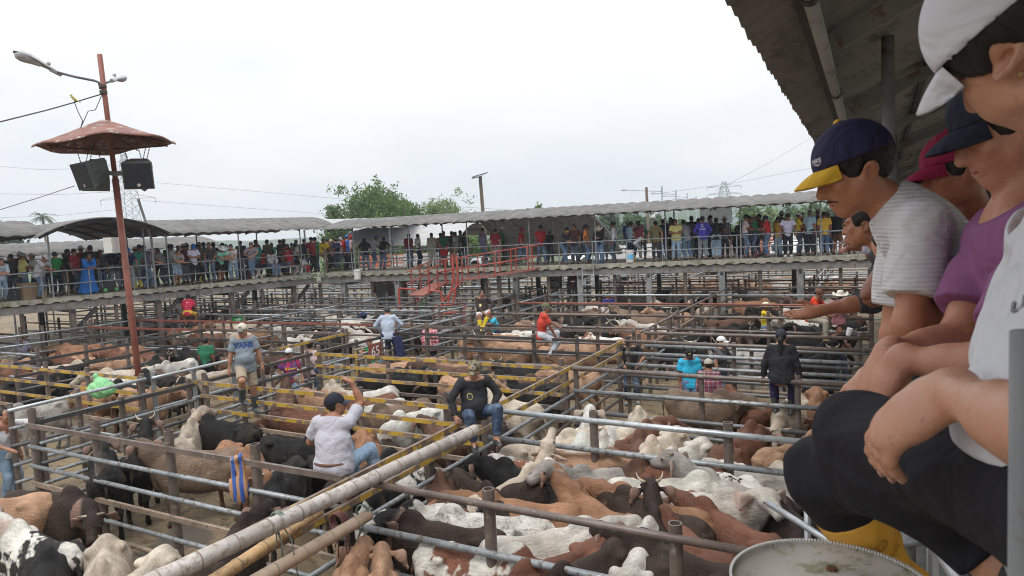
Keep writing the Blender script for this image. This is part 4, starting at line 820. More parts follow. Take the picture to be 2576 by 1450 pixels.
def palm(label, base, H, R):
    root = thing('palm_tree', label, 'palm', base); mb = MB(); mb.tube([(0, 0, -.2), (.1, 0, H * .5), (0, 0, H)], [.2, .15, .13], 8); mb.build('trunk', MT['bark'], root)
    vs = []; fs = []; lv = []; rg = random.Random(4)
    for i in range(17):
        a = i * 2.4; el = rg.uniform(-.1, 1.1); L = R * rg.uniform(.8, 1.1); pr = np.array([0, 0, H]); dd = np.array([math.cos(a) * math.cos(el), math.sin(a) * math.cos(el), math.sin(el)])
        for k in range(14):
            dd = nrm(dd + np.array([0, 0, -.11])); q = pr + dd * L / 14; sd = nrm(np.cross(dd, (0, 0, 1)))
            for s in (-1, 1):
                tip = q + sd * s * L * .22 * math.sin(math.pi * (k + 1.5) / 16) + dd * L * .05 - np.array([0, 0, .12 * L * .5]); b = len(vs); vs += [pr, q, tip]; fs.append((b, b + 1, b + 2)); lv += [rg.random()] * 3
            pr = q
    link('fronds', mesh_np('fronds', vs, fs, [MT['palm_leaf']], False, {'lv': lv}), root)
palm('hazy palm treetop above the roofs at the far left', ground_pt(113, 105), top_h(113, 546, 105), 2.3)
def pylon(label, u, vt, vb, d, W):
    H = top_h(u, vt, d); b = ground_pt(u, d); root = thing('power_pylon', label, 'pylon', b); mb = MB(); r = .05 * d / 100
    def w(z): t = z / H; return W * (1 - t) * .5 + W * .06 if t > .5 else W * (.75 - .9 * t) * .72
    zs = np.linspace(0, H, 13)
    for a, c in zip(zs[:-1], zs[1:]):
        for i in range(4):
            x0, y0 = ((-1, -1), (1, -1), (1, 1), (-1, 1))[i]; x1, y1 = ((-1, -1), (1, -1), (1, 1), (-1, 1))[(i + 1) % 4]
            mb.tube([(x0 * w(a), y0 * w(a), a), (x0 * w(c), y0 * w(c), c)], r, 4); mb.tube([(x0 * w(a), y0 * w(a), a), (x1 * w(c), y1 * w(c), c)], r * .7, 4); mb.tube([(x1 * w(a), y1 * w(a), a), (x0 * w(c), y0 * w(c), c)], r * .7, 4)
    mb.build('lattice', MT['pylon_steel'], root)
    for z in (.62, .76, .9):
        c = MB(); X = W * (.9 if z < .7 else .7)
        for s in (-1, 1): c.tube([(0, 0, z * H + .05 * H), (s * X, 0, z * H)], r * .8, 4); c.tube([(0, 0, z * H), (s * X, 0, z * H)], r * .8, 4); c.tube([(s * X, 0, z * H), (s * X, 0, z * H - .05 * H)], r, 4)
        c.build('cross_arm', MT['pylon_steel'], root)
pylon('steel lattice pylon directly behind the leaning lamp post', 331, 388, 560, 150, 6.5)
pylon('slender steel lattice pylon over the right end of the walkway roof', 1825, 457, 560, 230, 8)
pylon('far faint lattice pylon seen under the right walkway roof', 1697, 530, 566, 420, 9)
def street_lamp(label, u, vt, d, arm=-1, L=2.2):
    b = ground_pt(u, d); H = top_h(u, vt, d); root = thing('street_lamp', label, 'street lamp', b, 0, 'street lamps along the far road'); mb = MB(); mb.tube([(0, 0, 0), (0, 0, H)], [.16, .1], 8); mb.build('pole', MT['pylon_steel'], root)
    mb = MB(); mb.tube([(0, 0, H * .93), (arm * L, 0, H * .97)], .05, 6); mb.build('arm', MT['pylon_steel'], root); mb = MB(); mb.ball((arm * (L + .35), 0, H * .975), (.45, .16, .1)); mb.build('lamp_head', MT['lamp_metal'], root, smooth=True)
street_lamp('street lamp with a long arm, leftmost of the row over the right walkway roof', 1669, 469, 85, -1, 4.2)
street_lamp('second street lamp of the row over the right walkway roof', 1704, 479, 98, -1, 2.8)
street_lamp('third street lamp of the row over the right walkway roof', 1732, 487, 112, -1, 3.4)
street_lamp('smallest street lamp, right end of the row over the right walkway roof', 1754, 495, 128, -1, 3.6)
po = thing('utility_pole', 'dark leaning pole with two floodlights over the right walkway roof', 'pole', ground_pt(1634, 60)); H = top_h(1631, 472, 60); mb = MB(); mb.tube([(0, 0, 0), (-.12, 0, H)], .12, 8); mb.build('pole', MT['bark'], po)
for s in (0, .75):
    mb = MB(); mb.tube([(.1 + s * .3, 0, H - 2.6 + s * .3), (.55 + s * .5, -.1, H - 2.5 + s * .4)], [.06, .22], 12); mb.build('floodlight', MT['lamp_metal'], po, smooth=True)
mb = MB(); mb.tube([(.45, 0, 0), (.38, 0, H - 1.9)], .07, 8); mb.build('stay_pole', MT['bark'], po)
slr = thing('solar_lamp', 'weathered pole topped by a tilted solar panel pair rising above the roofs', 'solar lamp', ground_pt(1224, 42)); H = top_h(1216, 452, 42); x0 = -.18
mb = MB(); mb.tube([(0, 0, 0), (x0, 0, H)], [.13, .1], 10); mb.build('pole', MT['bark'], slr)
mb = MB(); mb.beam((x0 - .45, -.35, H + .12), (x0 + .42, -.2, H + .34), .75, .035); mb.build('solar_panel', MT['sky_panel'], slr); mb = MB(); mb.beam((x0 - .5, .1, H + .08), (x0 + .1, .2, H + .2), .6, .035); mb.build('solar_panel', MT['white_paint'], slr)
mb = MB(); mb.beam((x0, 0, H - .25), (x0, 0, H + .15), .2, .2); mb.build('battery_box', MT['column_grey'], slr)
ax_ = thing('steel_pole', 'slim steel pole standing on the left roof beside the pylon', 'pole', L0 + LD * xb + np.array([0, 0, DECK])); mb = MB(); q0 = np.asarray(ax_.location); mb.tube([(0, 0, 2.0), pt(347, 500, 27) - q0], .05, 8); mb.tube([(0, 0, .0), (0, 0, 2.0)], .05, 8); mb.build('pole', MT['column_grey'], ax_)

def truck(label, u, d, rz, colr, cage, L=6.5):
    g0 = ground_pt(u, d); root = thing('cattle_truck', label, 'truck', g0, rz, 'cattle trucks parked beyond the walkway')
    s = SDF((-.2, -1.3, .4), (2.3, 1.3, 2.75), .07); s.cone((.6, -.85, 1.05), (.6, .85, 1.05), .62, None, .1).cone((1.0, -.8, 1.9), (1.0, .8, 1.9), .7, None, .25).ell((1.2, 0, 1.35), (1.15, 1.1, .85), .15)
    v, f = s.geo(); cab = link('cab', mesh_np('cab', v, f, [MT['flat']]), root, colr)
    mb = MB(); mb.beam((.12, -.85, 2.0), (.12, .85, 2.0), .06, .6); mb.build('windscreen', MT['sky_panel'], cab)
    mb = MB(); mb.beam((2.2, 0, .85), (2.2 + L, 0, .85), 2.2, .18); mb.build('cargo_bed', MT['dark_steel'], root)
    for side in (-1.1, 1.1):
        mb = MB()
        for z in (1.15, 1.5, 1.85, 2.2, 2.55, 2.9): mb.beam((2.25, side, z), (2.2 + L, side, z), .05, .2)
        for k in range(7): mb.beam((2.25 + k * L / 6.05, side * 1.02, .9), (2.25 + k * L / 6.05, side * 1.02, 3.05), .08, .08, up=(1, 0, 0))
        mb.build('slatted_side', MT[cage], root)
    for x in (.9, 5.6, 6.9):
        for y in (-1, 1): mb = MB(); mb.tube([(x, y * .85, .5), (x, y * 1.12, .5)], .5, 16); w = mb.build('wheel', MT['tyre'], root); mb = MB(); mb.tube([(x, y * 1.1, .5), (x, y * 1.14, .5)], .24, 12); mb.build('rim', MT['lamp_metal'], w)
truck('white cabbed cattle truck with orange boards seen past the bend of the walkways', 1140, 62, 2.9, (.75, .75, .75), 'orange_board')
truck('pale truck with white slats parked under the pale barrel roof', 1235, 58, 2.8, (.6, .62, .65), 'white_paint')
truck('white truck whose cab shows left of the woman in the cowboy hat', 1420, 52, .4, (.8, .8, .8), 'white_paint')
truck('blue and grey truck behind the olive polo shirt', 1650, 58, .3, (.12, .3, .55), 'grey_pipe')
truck('orange slatted truck behind the purple hooded man', 1760, 62, .5, (.7, .7, .7), 'orange_board')
truck('blue sided truck near the right end of the far yard', 1850, 66, .4, (.15, .3, .6), 'white_paint')
truck('white truck behind the men in lilac and yellow polos', 1960, 60, .6, (.75, .75, .75), 'white_paint')
truck('grey truck furthest right beyond the walkway', 2080, 64, .4, (.45, .45, .47), 'grey_pipe')
bl = thing('green_signboard', 'green backed signboard on posts seen under the right end of the roof', 'signboard', ground_pt(1803, 70)); mb = MB(); mb.box((0, 0, 5.4), (3.2, .1, 2.2)); mb.build('board', MT['speaker_case'], bl); mb = MB(); mb.tube([(-1, 0.1, 0), (-1, .1, 4.4)], .08, 6); mb.build('leg', MT['pylon_steel'], bl); mb = MB(); mb.tube([(1, 0.1, 0), (1, .1, 4.4)], .08, 6); mb.build('leg', MT['pylon_steel'], bl)

# ------------------------------------------------------------------ things on and by the walkways
def on_right(u, off): m = upos(u, JX + RN * off, RD, -2, 30); return np.append((JX + RN * off + RD * m)[:2], DECK)
def on_left(u, off): m = upos(u, L0 + LN * off, LD, -8, 34); return np.append((L0 + LN * off + LD * m)[:2], DECK)
def pail(label, c, r, h, logo=False):
    root = thing('plastic_pail', label, 'bucket', c, 0, 'white pails tied to the railing'); mb = MB(); mb.lathe([(.001, 0), (r * .86, 0), (r * .88, .02), (r * .97, h * .86), (r * 1.05, h * .86), (r * 1.05, h * .9), (r, h * .91), (r, h), (r * .95, h), (r * .84, .02), (.001, .02)], (0, 0, 0), 24); mb.build('tub', MT['white_plastic'], root, smooth=False)
    mb = MB(); mb.tube([(r * math.cos(t), -.03 - r * .7 * math.sin(t) * .4, h * .9 - r * 1.0 * math.sin(t)) for t in np.linspace(0, math.pi, 14)], .006, 5); mb.build('handle', MT['dark_steel'], root)
    if logo:
        mb = MB(); n = 10; v = []; 
        for i in range(n + 1):
            a = -2.3 + i * 1.5 / n
            for z in (h * .3, h * .66): v.append((r * .985 * math.cos(a), r * .985 * math.sin(a), z))
        mb.add(v, [(2 * i, 2 * i + 2, 2 * i + 3, 2 * i + 1) for i in range(n)]); o = mb.build('printed_band', MT['flat'], root, color=(.12, .42, .7))
pail('white pail with a blue printed band standing on the right walkway edge', on_right(1585, .12) + np.array([0, 0, .02]) - RN * .26 * 0, .19, .52, True)
q = on_right(905, .0); pail('dirty white pail hanging outside the railing at the bend of the walkways', q - RN * .22 + np.array([0, 0, -.32]), .18, .46)
def bench(label, c, rz):
    root = thing('stone_bench', label, 'bench', c, rz, 'pale concrete benches on the left walkway'); mb = MB(); mb.box((0, 0, .43), (1.5, .42, .07)); mb.build('seat', MT['bench_stone'], root)
    for x in (-.5, .5):
        mb = MB(); mb.beam((x - .16, 0, .004), (x + .08, 0, .395), .34, .1, up=(1, 0, .2)); mb.beam((x + .18, 0, .004), (x - .06, 0, .395), .3, .1, up=(1, 0, -.2)); mb.build('leg', MT['bench_stone'], root)
LRZ = math.atan2(LD[1], LD[0]); RRZ = math.atan2(RD[1], RD[0])
bench('concrete bench the man in the grey shirt sits on', on_left(672, .75), LRZ); bench('concrete bench the man in the red cap sits on', on_left(722, .8), LRZ)
tb = thing('wooden_table', 'rough wooden table on the left walkway behind the man in the red sleeved polo', 'table', on_left(140, 1.3), LRZ); mb = MB(); mb.box((0, 0, .95), (.9, .6, .05)); mb.build('table_top', MT['plank'], tb)
for x in (-.38, .38):
    for y in (-.22, .22): mb = MB(); mb.box((x, y, .465), (.07, .07, .92)); mb.build('leg', MT['plank'], tb)
cb = thing('cardboard_box', 'brown cardboard box on the left walkway beside the wooden table', 'box', on_left(82, .75), LRZ + .1); mb = MB(); mb.box((0, 0, .3), (.75, .5, .59)); mb.build('carton', MT['cardboard'], cb); mb = MB(); mb.box((0, -.02, .6), (.77, .26, .012)); mb.build('flap', MT['cardboard'], cb)
cr = thing('plastic_crate', 'dark slatted crate on the left walkway by the cardboard box', 'crate', on_left(40, .9), LRZ); mb = MB()
for z in (.06, .16, .26, .36): 
    for y in (-.22, .22): mb.beam((-.3, y, z), (.3, y, z), .02, .07)
    for x in (-.3, .3): mb.beam((x, -.22, z), (x, .22, z), .02, .07)
mb.box((0, 0, .02), (.6, .44, .02)); mb.build('slats', MT['black_plastic'], cr)
gb = thing('rubbish_bag', 'shiny black rubbish bag on the left walkway beside the man in the white tee', 'bag', on_left(610, .75)); s = SDF((-.4, -.35, -.03), (.4, .35, 1.05), .025); s.ell((0, 0, .32), (.3, .24, .34), .1).cone((0, 0, .6), (.04, 0, .86), .1, .03, .12).cone((.04, 0, .86), (-.06, .02, .98), .03, .06, .02); s.warp(lambda x, y, z: .02 * np.sin(x * 22 + z * 9) * np.sin(y * 19 + z * 13)); s.cut((0, 0, 0), (0, 0, -1))
v, f = s.geo(); link('bag', mesh_np('bag', v, f, [MT['black_plastic']]), gb)
tr = thing('hand_trolley', 'folding hand trolley with green rimmed wheels beside the man in the blue robe', 'trolley', on_left(275, .55), LRZ); mb = MB(); mb.box((0, 0, .12), (.5, .34, .03)); mb.build('load_plate', MT['dark_steel'], tr); mb = MB(); mb.tube([(-.25, .12, .12), (-.3, .12, .95), (-.3, -.12, .95), (-.25, -.12, .12)], .016, 6); mb.build('handle', MT['grey_pipe'], tr)
mb = MB(); mb.box((.02, 0, .29), (.42, .3, .3)); mb.build('strapped_box', MT['black_plastic'], tr)
for x in (-.2, .2): mb = MB(); mb.tube([(x, -.2, .11), (x, -.15, .11)], .11, 16); w = mb.build('wheel', MT['tyre'], tr); mb = MB(); mb.tube([(x, -.205, .11), (x, -.145, .11)], .07, 12); mb.build('rim', MT['green_rim'], w)
rb = thing('red_cooler', 'small red box on the left walkway right of the black rubbish bag', 'box', on_left(628, 1.0), LRZ); mb = MB(); mb.box((0, 0, .2), (.4, .3, .36)); mb.build('box', MT['red_paint'], rb); mb = MB(); mb.box((0, 0, .4), (.42, .32, .04)); mb.build('lid', MT['white_plastic'], rb)

# ------------------------------------------------------------------ red catwalk
cw = thing('red_catwalk', 'red painted steel catwalk with pipe handrails sloping down from the right walkway', 'catwalk', P(-8, 8.5)); cb0 = np.asarray(cw.location)
A_, B_, C_ = pt(1352, 676, 29.3), pt(1108, 713, 30.4), pt(1047, 745, 28.6); W2 = .42
def cw_build(mb, n, m, smooth=False): return mb.build(n, MT[m], cw, smooth)
def side(a, b): d = nrm(b - a); s = nrm(np.cross(d, (0, 0, 1))); return s * W2
mb = MB(); mb.beam(A_ - cb0, B_ - cb0, W2 * 2, .07); cw_build(mb, 'tread', 'red_tread'); mb = MB(); mb.beam(B_ - cb0 + np.array([0, 0, .01]), C_ - cb0, .75, .06); cw_build(mb, 'tread', 'red_tread')
for a, b, n in ((A_, B_, 6), (B_, C_, 3)):
    for sg in (-1, 1):
        s = side(a, b) * sg; Z = np.array([0, 0, 1])
        for h in (.98, .5): mb = MB(); mb.tube([a + s + Z * h - cb0, b + s + Z * h - cb0], .026, 8); cw_build(mb, 'handrail', 'red_paint', True)
        for i in range(n):
            p = a + (b - a) * (i + .4) / n + s - cb0; mb = MB(); mb.tube([p - Z * .06, p + Z * .98], .028, 8); cw_build(mb, 'baluster', 'red_paint')
for q, h in ((pt(1048, 750, 28.8), 0), (pt(1150, 712, 30.2), 0), (pt(1255, 695, 29.8), 0)):
    mb = MB(); mb.tube([np.array([q[0], q[1], -.1]) - cb0, q - cb0], .09, 10); cw_build(mb, 'support_post', 'red_paint' if q[0] < -3.5 else 'brown_steel')
for us, vs in (((1003, 1006), (724, 781)), ((1110, 1114), (733, 780))):
    mb = MB(); mb.tube([pt(us[0], vs[0], 28.3) - cb0, pt(us[1], vs[1], 28.3) - cb0], .045, 8); cw_build(mb, 'gate_post', 'red_paint')
mb = MB(); mb.tube([pt(1003, 726, 28.3) - cb0, pt(1046, 729, 28.5) - cb0], .04, 8); cw_build(mb, 'gate_bar', 'red_paint'); mb = MB(); mb.tube([pt(1075, 731, 28.5) - cb0, pt(1111, 735, 28.3) - cb0], .04, 8); cw_build(mb, 'gate_bar', 'red_paint')
rg_ = thing('red_gate', 'red steel gate frame with slanting bars below the catwalk', 'gate', P(-6.6, 8.2)); gb0 = np.asarray(rg_.location)
for (a, b) in (((1095, 771), (1168, 762)), ((1098, 792), (1168, 783)), ((1095, 770), (1097, 810)), ((1168, 762), (1168, 830)), ((1126, 765), (1142, 700)), ((1142, 700), (1138, 640)), ((1140, 765), (1152, 690)), ((1115, 758), (1158, 712)), ((1152, 690), (1147, 640)), ((1113, 760), (1113, 800))):
    mb = MB(); mb.tube([pt(*a, 29.0) - gb0, pt(*b, 29.0) - gb0], .045, 8); mb.build('bar', MT['red_paint'], rg_)
# weighing pen with pale panels under the right walkway
wp = thing('loading_chute', 'loading chute with rust red frame and grey panels under the bend of the walkways', 'chute', pt(975, 700, 38)); wb = np.asarray(wp.location); wb[2] = 0; wp.location = wb
for (a, b) in (((942, 690), (942, 780)), ((1020, 690), (1020, 775)), ((942, 695), (1020, 690)), ((942, 712), (1020, 706)), ((980, 693), (982, 770))):
    mb = MB(); mb.tube([pt(*a, 36.5) - wb, pt(*b, 36.5) - wb], .06, 6); mb.build('frame_bar', MT['rust_red'], wp)
mb = MB(); mb.add([pt(944, 716, 36.6) - wb, pt(1018, 710, 36.6) - wb, pt(1018, 760, 36.6) - wb, pt(944, 768, 36.6) - wb] + [pt(944, 716, 36.66) - wb, pt(1018, 710, 36.66) - wb, pt(1018, 760, 36.66) - wb, pt(944, 768, 36.66) - wb], [(0, 3, 2, 1), (4, 5, 6, 7), (0, 1, 5, 4), (2, 3, 7, 6), (0, 4, 7, 3), (1, 2, 6, 5)]); mb.build('panel', MT['column_grey'], wp)
wc = thing('loading_chute', 'dark gated chute with reddish board walls under the right walkway by the ladder', 'chute', pt(1420, 720, 31.5)); wb = np.asarray(wc.location); wb[2] = 0; wc.location = wb
for (a, b) in (((1378, 690), (1378, 745)), ((1412, 690), (1412, 745)), ((1378, 690), (1412, 688)), ((1378, 708), (1412, 706)), ((1378, 725), (1412, 723)), ((1430, 685), (1430, 740)), ((1449, 685), (1449, 735))):
    mb = MB(); mb.tube([pt(*a, 31.2) - wb, pt(*b, 31.2) - wb], .05, 6); mb.build('frame_bar', MT['dark_steel'], wc)
for k, (u0, u1) in enumerate(((1382, 1410), (1430, 1462))):
    for v0 in (695, 712): mb = MB(); mb.beam(pt(u0, v0 + 6, 31.6) - wb, pt(u1, v0 + 3, 31.6) - wb, .04, .24); mb.build('board', MT['rust_red' if k else 'deck_steel'], wc)
ld = thing('steel_ladder', 'pale steel ladder hung from the right walkway edge', 'ladder', pt(1470, 700, 29)); lb = np.asarray(ld.location)
for u in (1464, 1492): mb = MB(); mb.tube([pt(u, 668, 29.2) - lb, pt(u + 3, 719, 29.0) - lb], .028, 8); mb.build('stile', MT['grey_pipe'], ld)
for v in (677, 691, 705, 717): mb = MB(); mb.tube([pt(1464, v + 1, 29.1) - lb, pt(1493, v, 29.1) - lb], .02, 6); mb.build('rung', MT['grey_pipe'], ld)
# bags hung on the fences
def hang(name, label, c, build, mat, h=.015):
    root = thing(name, label, 'bag', c); s = build(); v, f = s.geo(); link('bag', mesh_np(name, v, f, [MT[mat]]), root)
def b1():
    s = SDF((-.17, -.1, -.62), (.17, .1, .12), .012); s.ell((0, 0, -.42), (.12, .055, .17), .03).cone((-.07, 0, -.36), (-.04, 0, -.02), .05, .03, .05, ((0, 1, 0), .6)).cone((.07, 0, -.36), (.05, 0, .02), .05, .03, .05, ((0, 1, 0), .6)).cone((-.04, 0, -.02), (.05, 0, .02), .03, .03, .03); s.warp(lambda x, y, z: .008 * np.sin(x * 90 + z * 12)); return s
c = atz(602, 1148, 1.8); hang('plastic_bag', 'blue and orange striped plastic bag tied to a hollow fence post', c + np.array([0, -.08, 0]), b1, 'bag')
def b2():
    s = SDF((-.36, -.26, -.4), (.36, .26, .2), .02); s.ell((0, 0, -.15), (.29, .2, .2), .06).cone((0, 0, 0), (-.05, 0, .1), .1, .03, .12).cone((-.05, 0, .1), (-.1, 0, .15), .03, .05, .02); s.warp(lambda x, y, z: .014 * np.sin(x * 30 + z * 26) * np.cos(y * 24 + z * 8)); return s
hang('woven_sack', 'bright green woven sack tied on the yellow cross fence', aty(254, 962, 14.6), b2, 'sack')
# ------------------------------------------------------------------ cattle
def bez(a, b, c, n=6): return [(1 - t) ** 2 * np.asarray(a, float) + 2 * t * (1 - t) * np.asarray(b, float) + t * t * np.asarray(c, float) for t in np.linspace(0, 1, n)]
COWP = {'level': ((1.02, 0, 1.24), (1.43, 0, 1.02)), 'left': ((.98, .16, 1.26), (1.27, .44, 1.06)), 'right': ((.98, -.16, 1.26), (1.27, -.44, 1.06)),
        'low': ((1.1, 0, 1.0), (1.33, .03, .64)), 'high': ((.97, 0, 1.44), (1.36, .05, 1.30)), 'backleft': ((.86, .36, 1.22), (.62, .72, 1.08)), 'backright': ((.86, -.36, 1.22), (.62, -.72, 1.08)),
        'up': ((.93, .06, 1.42), (1.16, .1, 1.74)), 'highleft': ((.95, .12, 1.42), (1.2, .42, 1.26)), 'highright': ((.95, -.12, 1.42), (1.2, -.42, 1.26)), 'lowright': ((1.06, -.2, 1.02), (1.22, -.42, .72))}
COWD = {'level': 'with level head', 'left': 'head turned', 'right': 'head turned aside', 'low': 'with lowered head', 'high': 'with raised head', 'backleft': 'looking back', 'backright': 'looking backwards', 'up': 'with muzzle pointing up', 'highleft': 'head high and turned', 'highright': 'head high turned aside', 'lowright': 'head lowered and turned'}
COWM = {}
def cow_meshes(pose, build=0):
    if (pose, build) in COWM: return COWM[pose, build]
    poll, nose = (np.array(x) for x in COWP[pose]); h = .0225; fatk = (.92, 1.06)[build]
    S = SDF((-1.12, -.82, -.02), (1.55, .82, 1.95), h)
    S.ell((.12, 0, .88), (.64, .265 * fatk, .35), .1).ell((-.15, 0, .80), (.6, .285 * fatk, .29), .1).ell((-.60, 0, 1.0), (.27, .225, .25), .12)
    S.cone((-.74, 0, 1.175), (.1, 0, 1.175), .05, .05, .12).cone((.1, 0, 1.175), (.5, 0, 1.22), .05, .07, .12)
    for s in (-1, 1):
        S.ell((-.47, s * .2, 1.15), (.08, .055, .05), .09).ell((-.82, s * .085, 1.08), (.05, .045, .05), .06)
        S.ell((.47, s * .15, .92), (.19, .10, .33), .09)
        S.cone((.47, s * .16, .75), (.50, s * .15, .44), .10, .055, .06).cone((.50, s * .15, .44), (.47, s * .15, .1), .05, .036, .03).cone((.47, s * .15, .1), (.52, s * .15, .03), .045, .05, .02)
        S.cone((-.60, s * .14, .95), (-.52, s * .17, .66), .17, .11, .1).cone((-.52, s * .17, .66), (-.74, s * .15, .44), .1, .055, .05).cone((-.74, s * .15, .44), (-.68, s * .15, .1), .047, .037, .03).cone((-.68, s * .15, .1), (-.63, s * .15, .03), .045, .05, .02)
        S.ell((-.1, s * .27, .98), (.12, .03, .12), .08, sub=True) if build == 0 else None      # hollow flank
    if build == 0:
        for s in (-1, 1):
            S.ell((-.30, s * .30, 1.05), (.13, .07, .1), .1, sub=True)
    S.ell((.47, 0, 1.27), (.17, .085, .13), .07)                                         # hump
    pk = [np.array((.58, 0, 1.02)), np.array((.82, poll[1] * .35, (1.06 + poll[2]) / 2)), poll - np.array([.03, 0, .05])]
    for a, b, ra, rb in ((pk[0], pk[1], .23, .165), (pk[1], pk[2], .175, .135)): S.cone(a, b, ra, rb, .09, ((0, 1, 0), .68))
    hd = nrm(nose - poll); sd = nrm(np.cross((0, 0, 1), hd)); uh = np.cross(hd, sd); L = np.linalg.norm(nose - poll)
    S.cone(np.array((.66, 0, .72)), pk[1] - np.array([-.02, 0, .16]), .15, .07, .07, ((0, 1, 0), .38)).cone(pk[1] - np.array([-.02, 0, .16]), poll + hd * .18 - uh * .12, .06, .03, .05, ((0, 1, 0), .4))
    S.ell(poll + hd * .09, (.15, .115, .12), .05, np.stack([hd, sd, uh])).cone(poll + hd * .1, nose - hd * .06, .1, .072, .05, (sd, .9)).cone(poll + hd * .14 - uh * .06, nose - hd * .08 - uh * .035, .065, .045, .04).ell(nose - hd * .045, (.06, .07, .058), .03, np.stack([hd, sd, uh]))
    for s in (-1, 1):
        S.ell(poll + hd * .15 + sd * s * .085 + uh * .035, (.05, .03, .03), .03, np.stack([hd, sd, uh]))
        e0 = poll + sd * s * .11 - uh * .01; e1 = e0 + sd * s * .13 - uh * .05 - hd * .02; e2 = e1 + sd * s * .07 - uh * .14 + hd * .03
        fl = nrm(np.cross(e2 - e0, hd)); fl = nrm(hd * .9 + sd * s * .4)
        S.cone(e0, e1, .03, .068, .02, (fl, .34)).cone(e1, e2, .068, .03, .02, (fl, .34))
    S.cone((-.86, 0, 1.1), (-.95, .02, .85), .035, .024, .05).cone((-.95, .02, .85), (-.93, .03, .5), .022, .016, .02).cone((-.93, .03, .52), (-.92, .03, .36), .032, .012, .02)
    v, f = S.geo(); x, y, z = v.T
    dn = np.linalg.norm(v - nose, axis=1); lx = (v - poll) @ hd
    ptv = np.clip((.62 - z) / .35, 0, 1) * .7 + np.clip(1 - np.linalg.norm((v - np.array((.55, 0, 1.25))) / np.array((.36, .22, .3)), axis=1), 0, 1) * .9 + np.clip((x - .55) / .4, 0, 1) * .55 * np.clip(1 - (lx - .1) / .3, .3, 1)
    low = np.clip((1.12 - z) / .6, 0, 1) + np.clip((-.45 - x) / .3, 0, 1) * .5
    ns = np.clip(1.35 - dn / .072, 0, 1); ei = np.clip((np.abs((v - poll) @ sd) - .15) / .06, 0, 1) * (np.linalg.norm(v - poll, axis=1) < .42)
    me = mesh_np('cow_body', v, f, [MT['plain_coat']], True, {'pt': np.clip(ptv, 0, 1), 'low': np.clip(low, 0, 1), 'ns': ns, 'ei': ei, 'rb': np.clip(1.2 - np.linalg.norm((v - np.array((.06, 0, .95))) / np.array((.42, 1, .3)), axis=1), 0, 1)})
    eyes = []
    for s in (-1, 1):
        m = MB(); m.ball(poll + hd * .165 + sd * s * .103 + uh * .035, (.024, .024, .02), 8); eyes.append(m.mesh('eye', MT['eye'], True))
    horns = []
    for sz in (.5, 1.0):
        hh = []
        for s in (-1, 1):
            m = MB(); b = poll + sd * s * .07 + uh * .07; P3 = bez(b, b + sd * s * .2 * sz + uh * .02, b + sd * s * .22 * sz + uh * .26 * sz + hd * .05, 7); m.tube(P3, [.03 * (1 - .82 * i / 6) * (.7 + .3 * sz) for i in range(7)], 8); hh.append(m.mesh('horn', MT['horn'], True))
        horns.append(hh)
    COWM[pose, build] = (me, eyes, horns); return COWM[pose, build]
COATC = {'white': (.60, .57, .51, .10), 'cream': (.58, .49, .38, .10), 'grey': (.42, .40, .37, .7), 'tan': (.44, .25, .14, .3), 'orange tan': (.36, .175, .085, .25), 'red brown': (.20, .078, .042, .4), 'brown': (.13, .062, .036, .6), 'dark brown': (.045, .027, .020, .7), 'black': (.011, .010, .010, .3), 'dun': (.24, .16, .105, .9), 'charcoal': (.026, .024, .024, .4),
         'black and white': (.02, .018, .018, .1), 'white spotted black': (.03, .028, .028, .0), 'white flecked grey': (.12, .115, .11, .05), 'red and white': (.26, .09, .04, .1), 'roan': (.20, .075, .04, .1)}
COATK = {'black and white': 'patched_coat', 'white spotted black': 'spotted_coat', 'white flecked grey': 'flecked_coat', 'red and white': 'spotted_coat', 'roan': 'patched_coat'}
COWS = []
def cow_at(x, y, rz, colr, pose='level', horns=0, sc=1.0, eyes=True, build=None, pen=None):
    b = rnd.randrange(2) if build is None else build; me, ey, hn = cow_meshes(pose, b)
    root = thing('cow', 'cow', 'cow', (x, y, 0), rz); root.scale = (sc, sc * rnd.uniform(.92, 1.0), sc * rnd.uniform(1.0, 1.07))
    c = COATC[colr]; j = rnd.uniform(.86, 1.14); gm = sum(c[:3]) / 3; c = tuple(min(.64, (k * .86 + gm * .14) * j) for k in c[:3]) + (COATC[colr][3],)
    o = link('body', me, root); o.color = c
    kk = COATK.get(colr)
    if kk: o.material_slots[0].link = 'OBJECT'; o.material_slots[0].material = MT[kk]
    if eyes:
        for e in ey: link('eye', e, root)
    if horns:
        for e in hn[horns - 1]: link('horn', e, root)
    COWS.append(dict(o=root, x=x, y=y, rz=rz, sc=sc, col=colr, pose=pose, pen=pen, horns=horns)); return root
def cow_pts(x, y, rz, sc=1): return [(x + math.cos(rz) * k * sc, y + math.sin(rz) * k * sc) for k in (-.62, -.1, .42, .95)]
def clear(x, y, rz, gap=.5, sc=1.0):
    A = cow_pts(x, y, rz, sc)
    for c in COWS:
        if abs(c['x'] - x) > 2.6 or abs(c['y'] - y) > 2.6: continue
        for i, a in enumerate(A):
            for k, b in enumerate(cow_pts(c['x'], c['y'], c['rz'], c['sc'])):
                if (a[0] - b[0]) ** 2 + (a[1] - b[1]) ** 2 < (gap * (.8 if i == 3 or k == 3 else 1)) ** 2: return False
    return True
ZH = 1.1
def cow(rump, sh, colr, pose='level', horns=0, sc=.9, build=None):
    a, b = atz(*rump, ZH), atz(*sh, ZH); rz = math.atan2(b[1] - a[1], b[0] - a[0]); m = (a + b) / 2
    x, y = m[0] + .12 * math.cos(rz), m[1] + .12 * math.sin(rz)
    return cow_at(x, y, rz, colr, pose, horns, sc, True, build)
q_ = lambda x, y: (1257.8 + x * .3059, 1006 + y * .3059); m_ = lambda x, y: (1257.8 + x * .3469, 628.9 + y * .3469); p_ = lambda x, y: (628.9 + x * .3492, 943.4 + y * .3492)
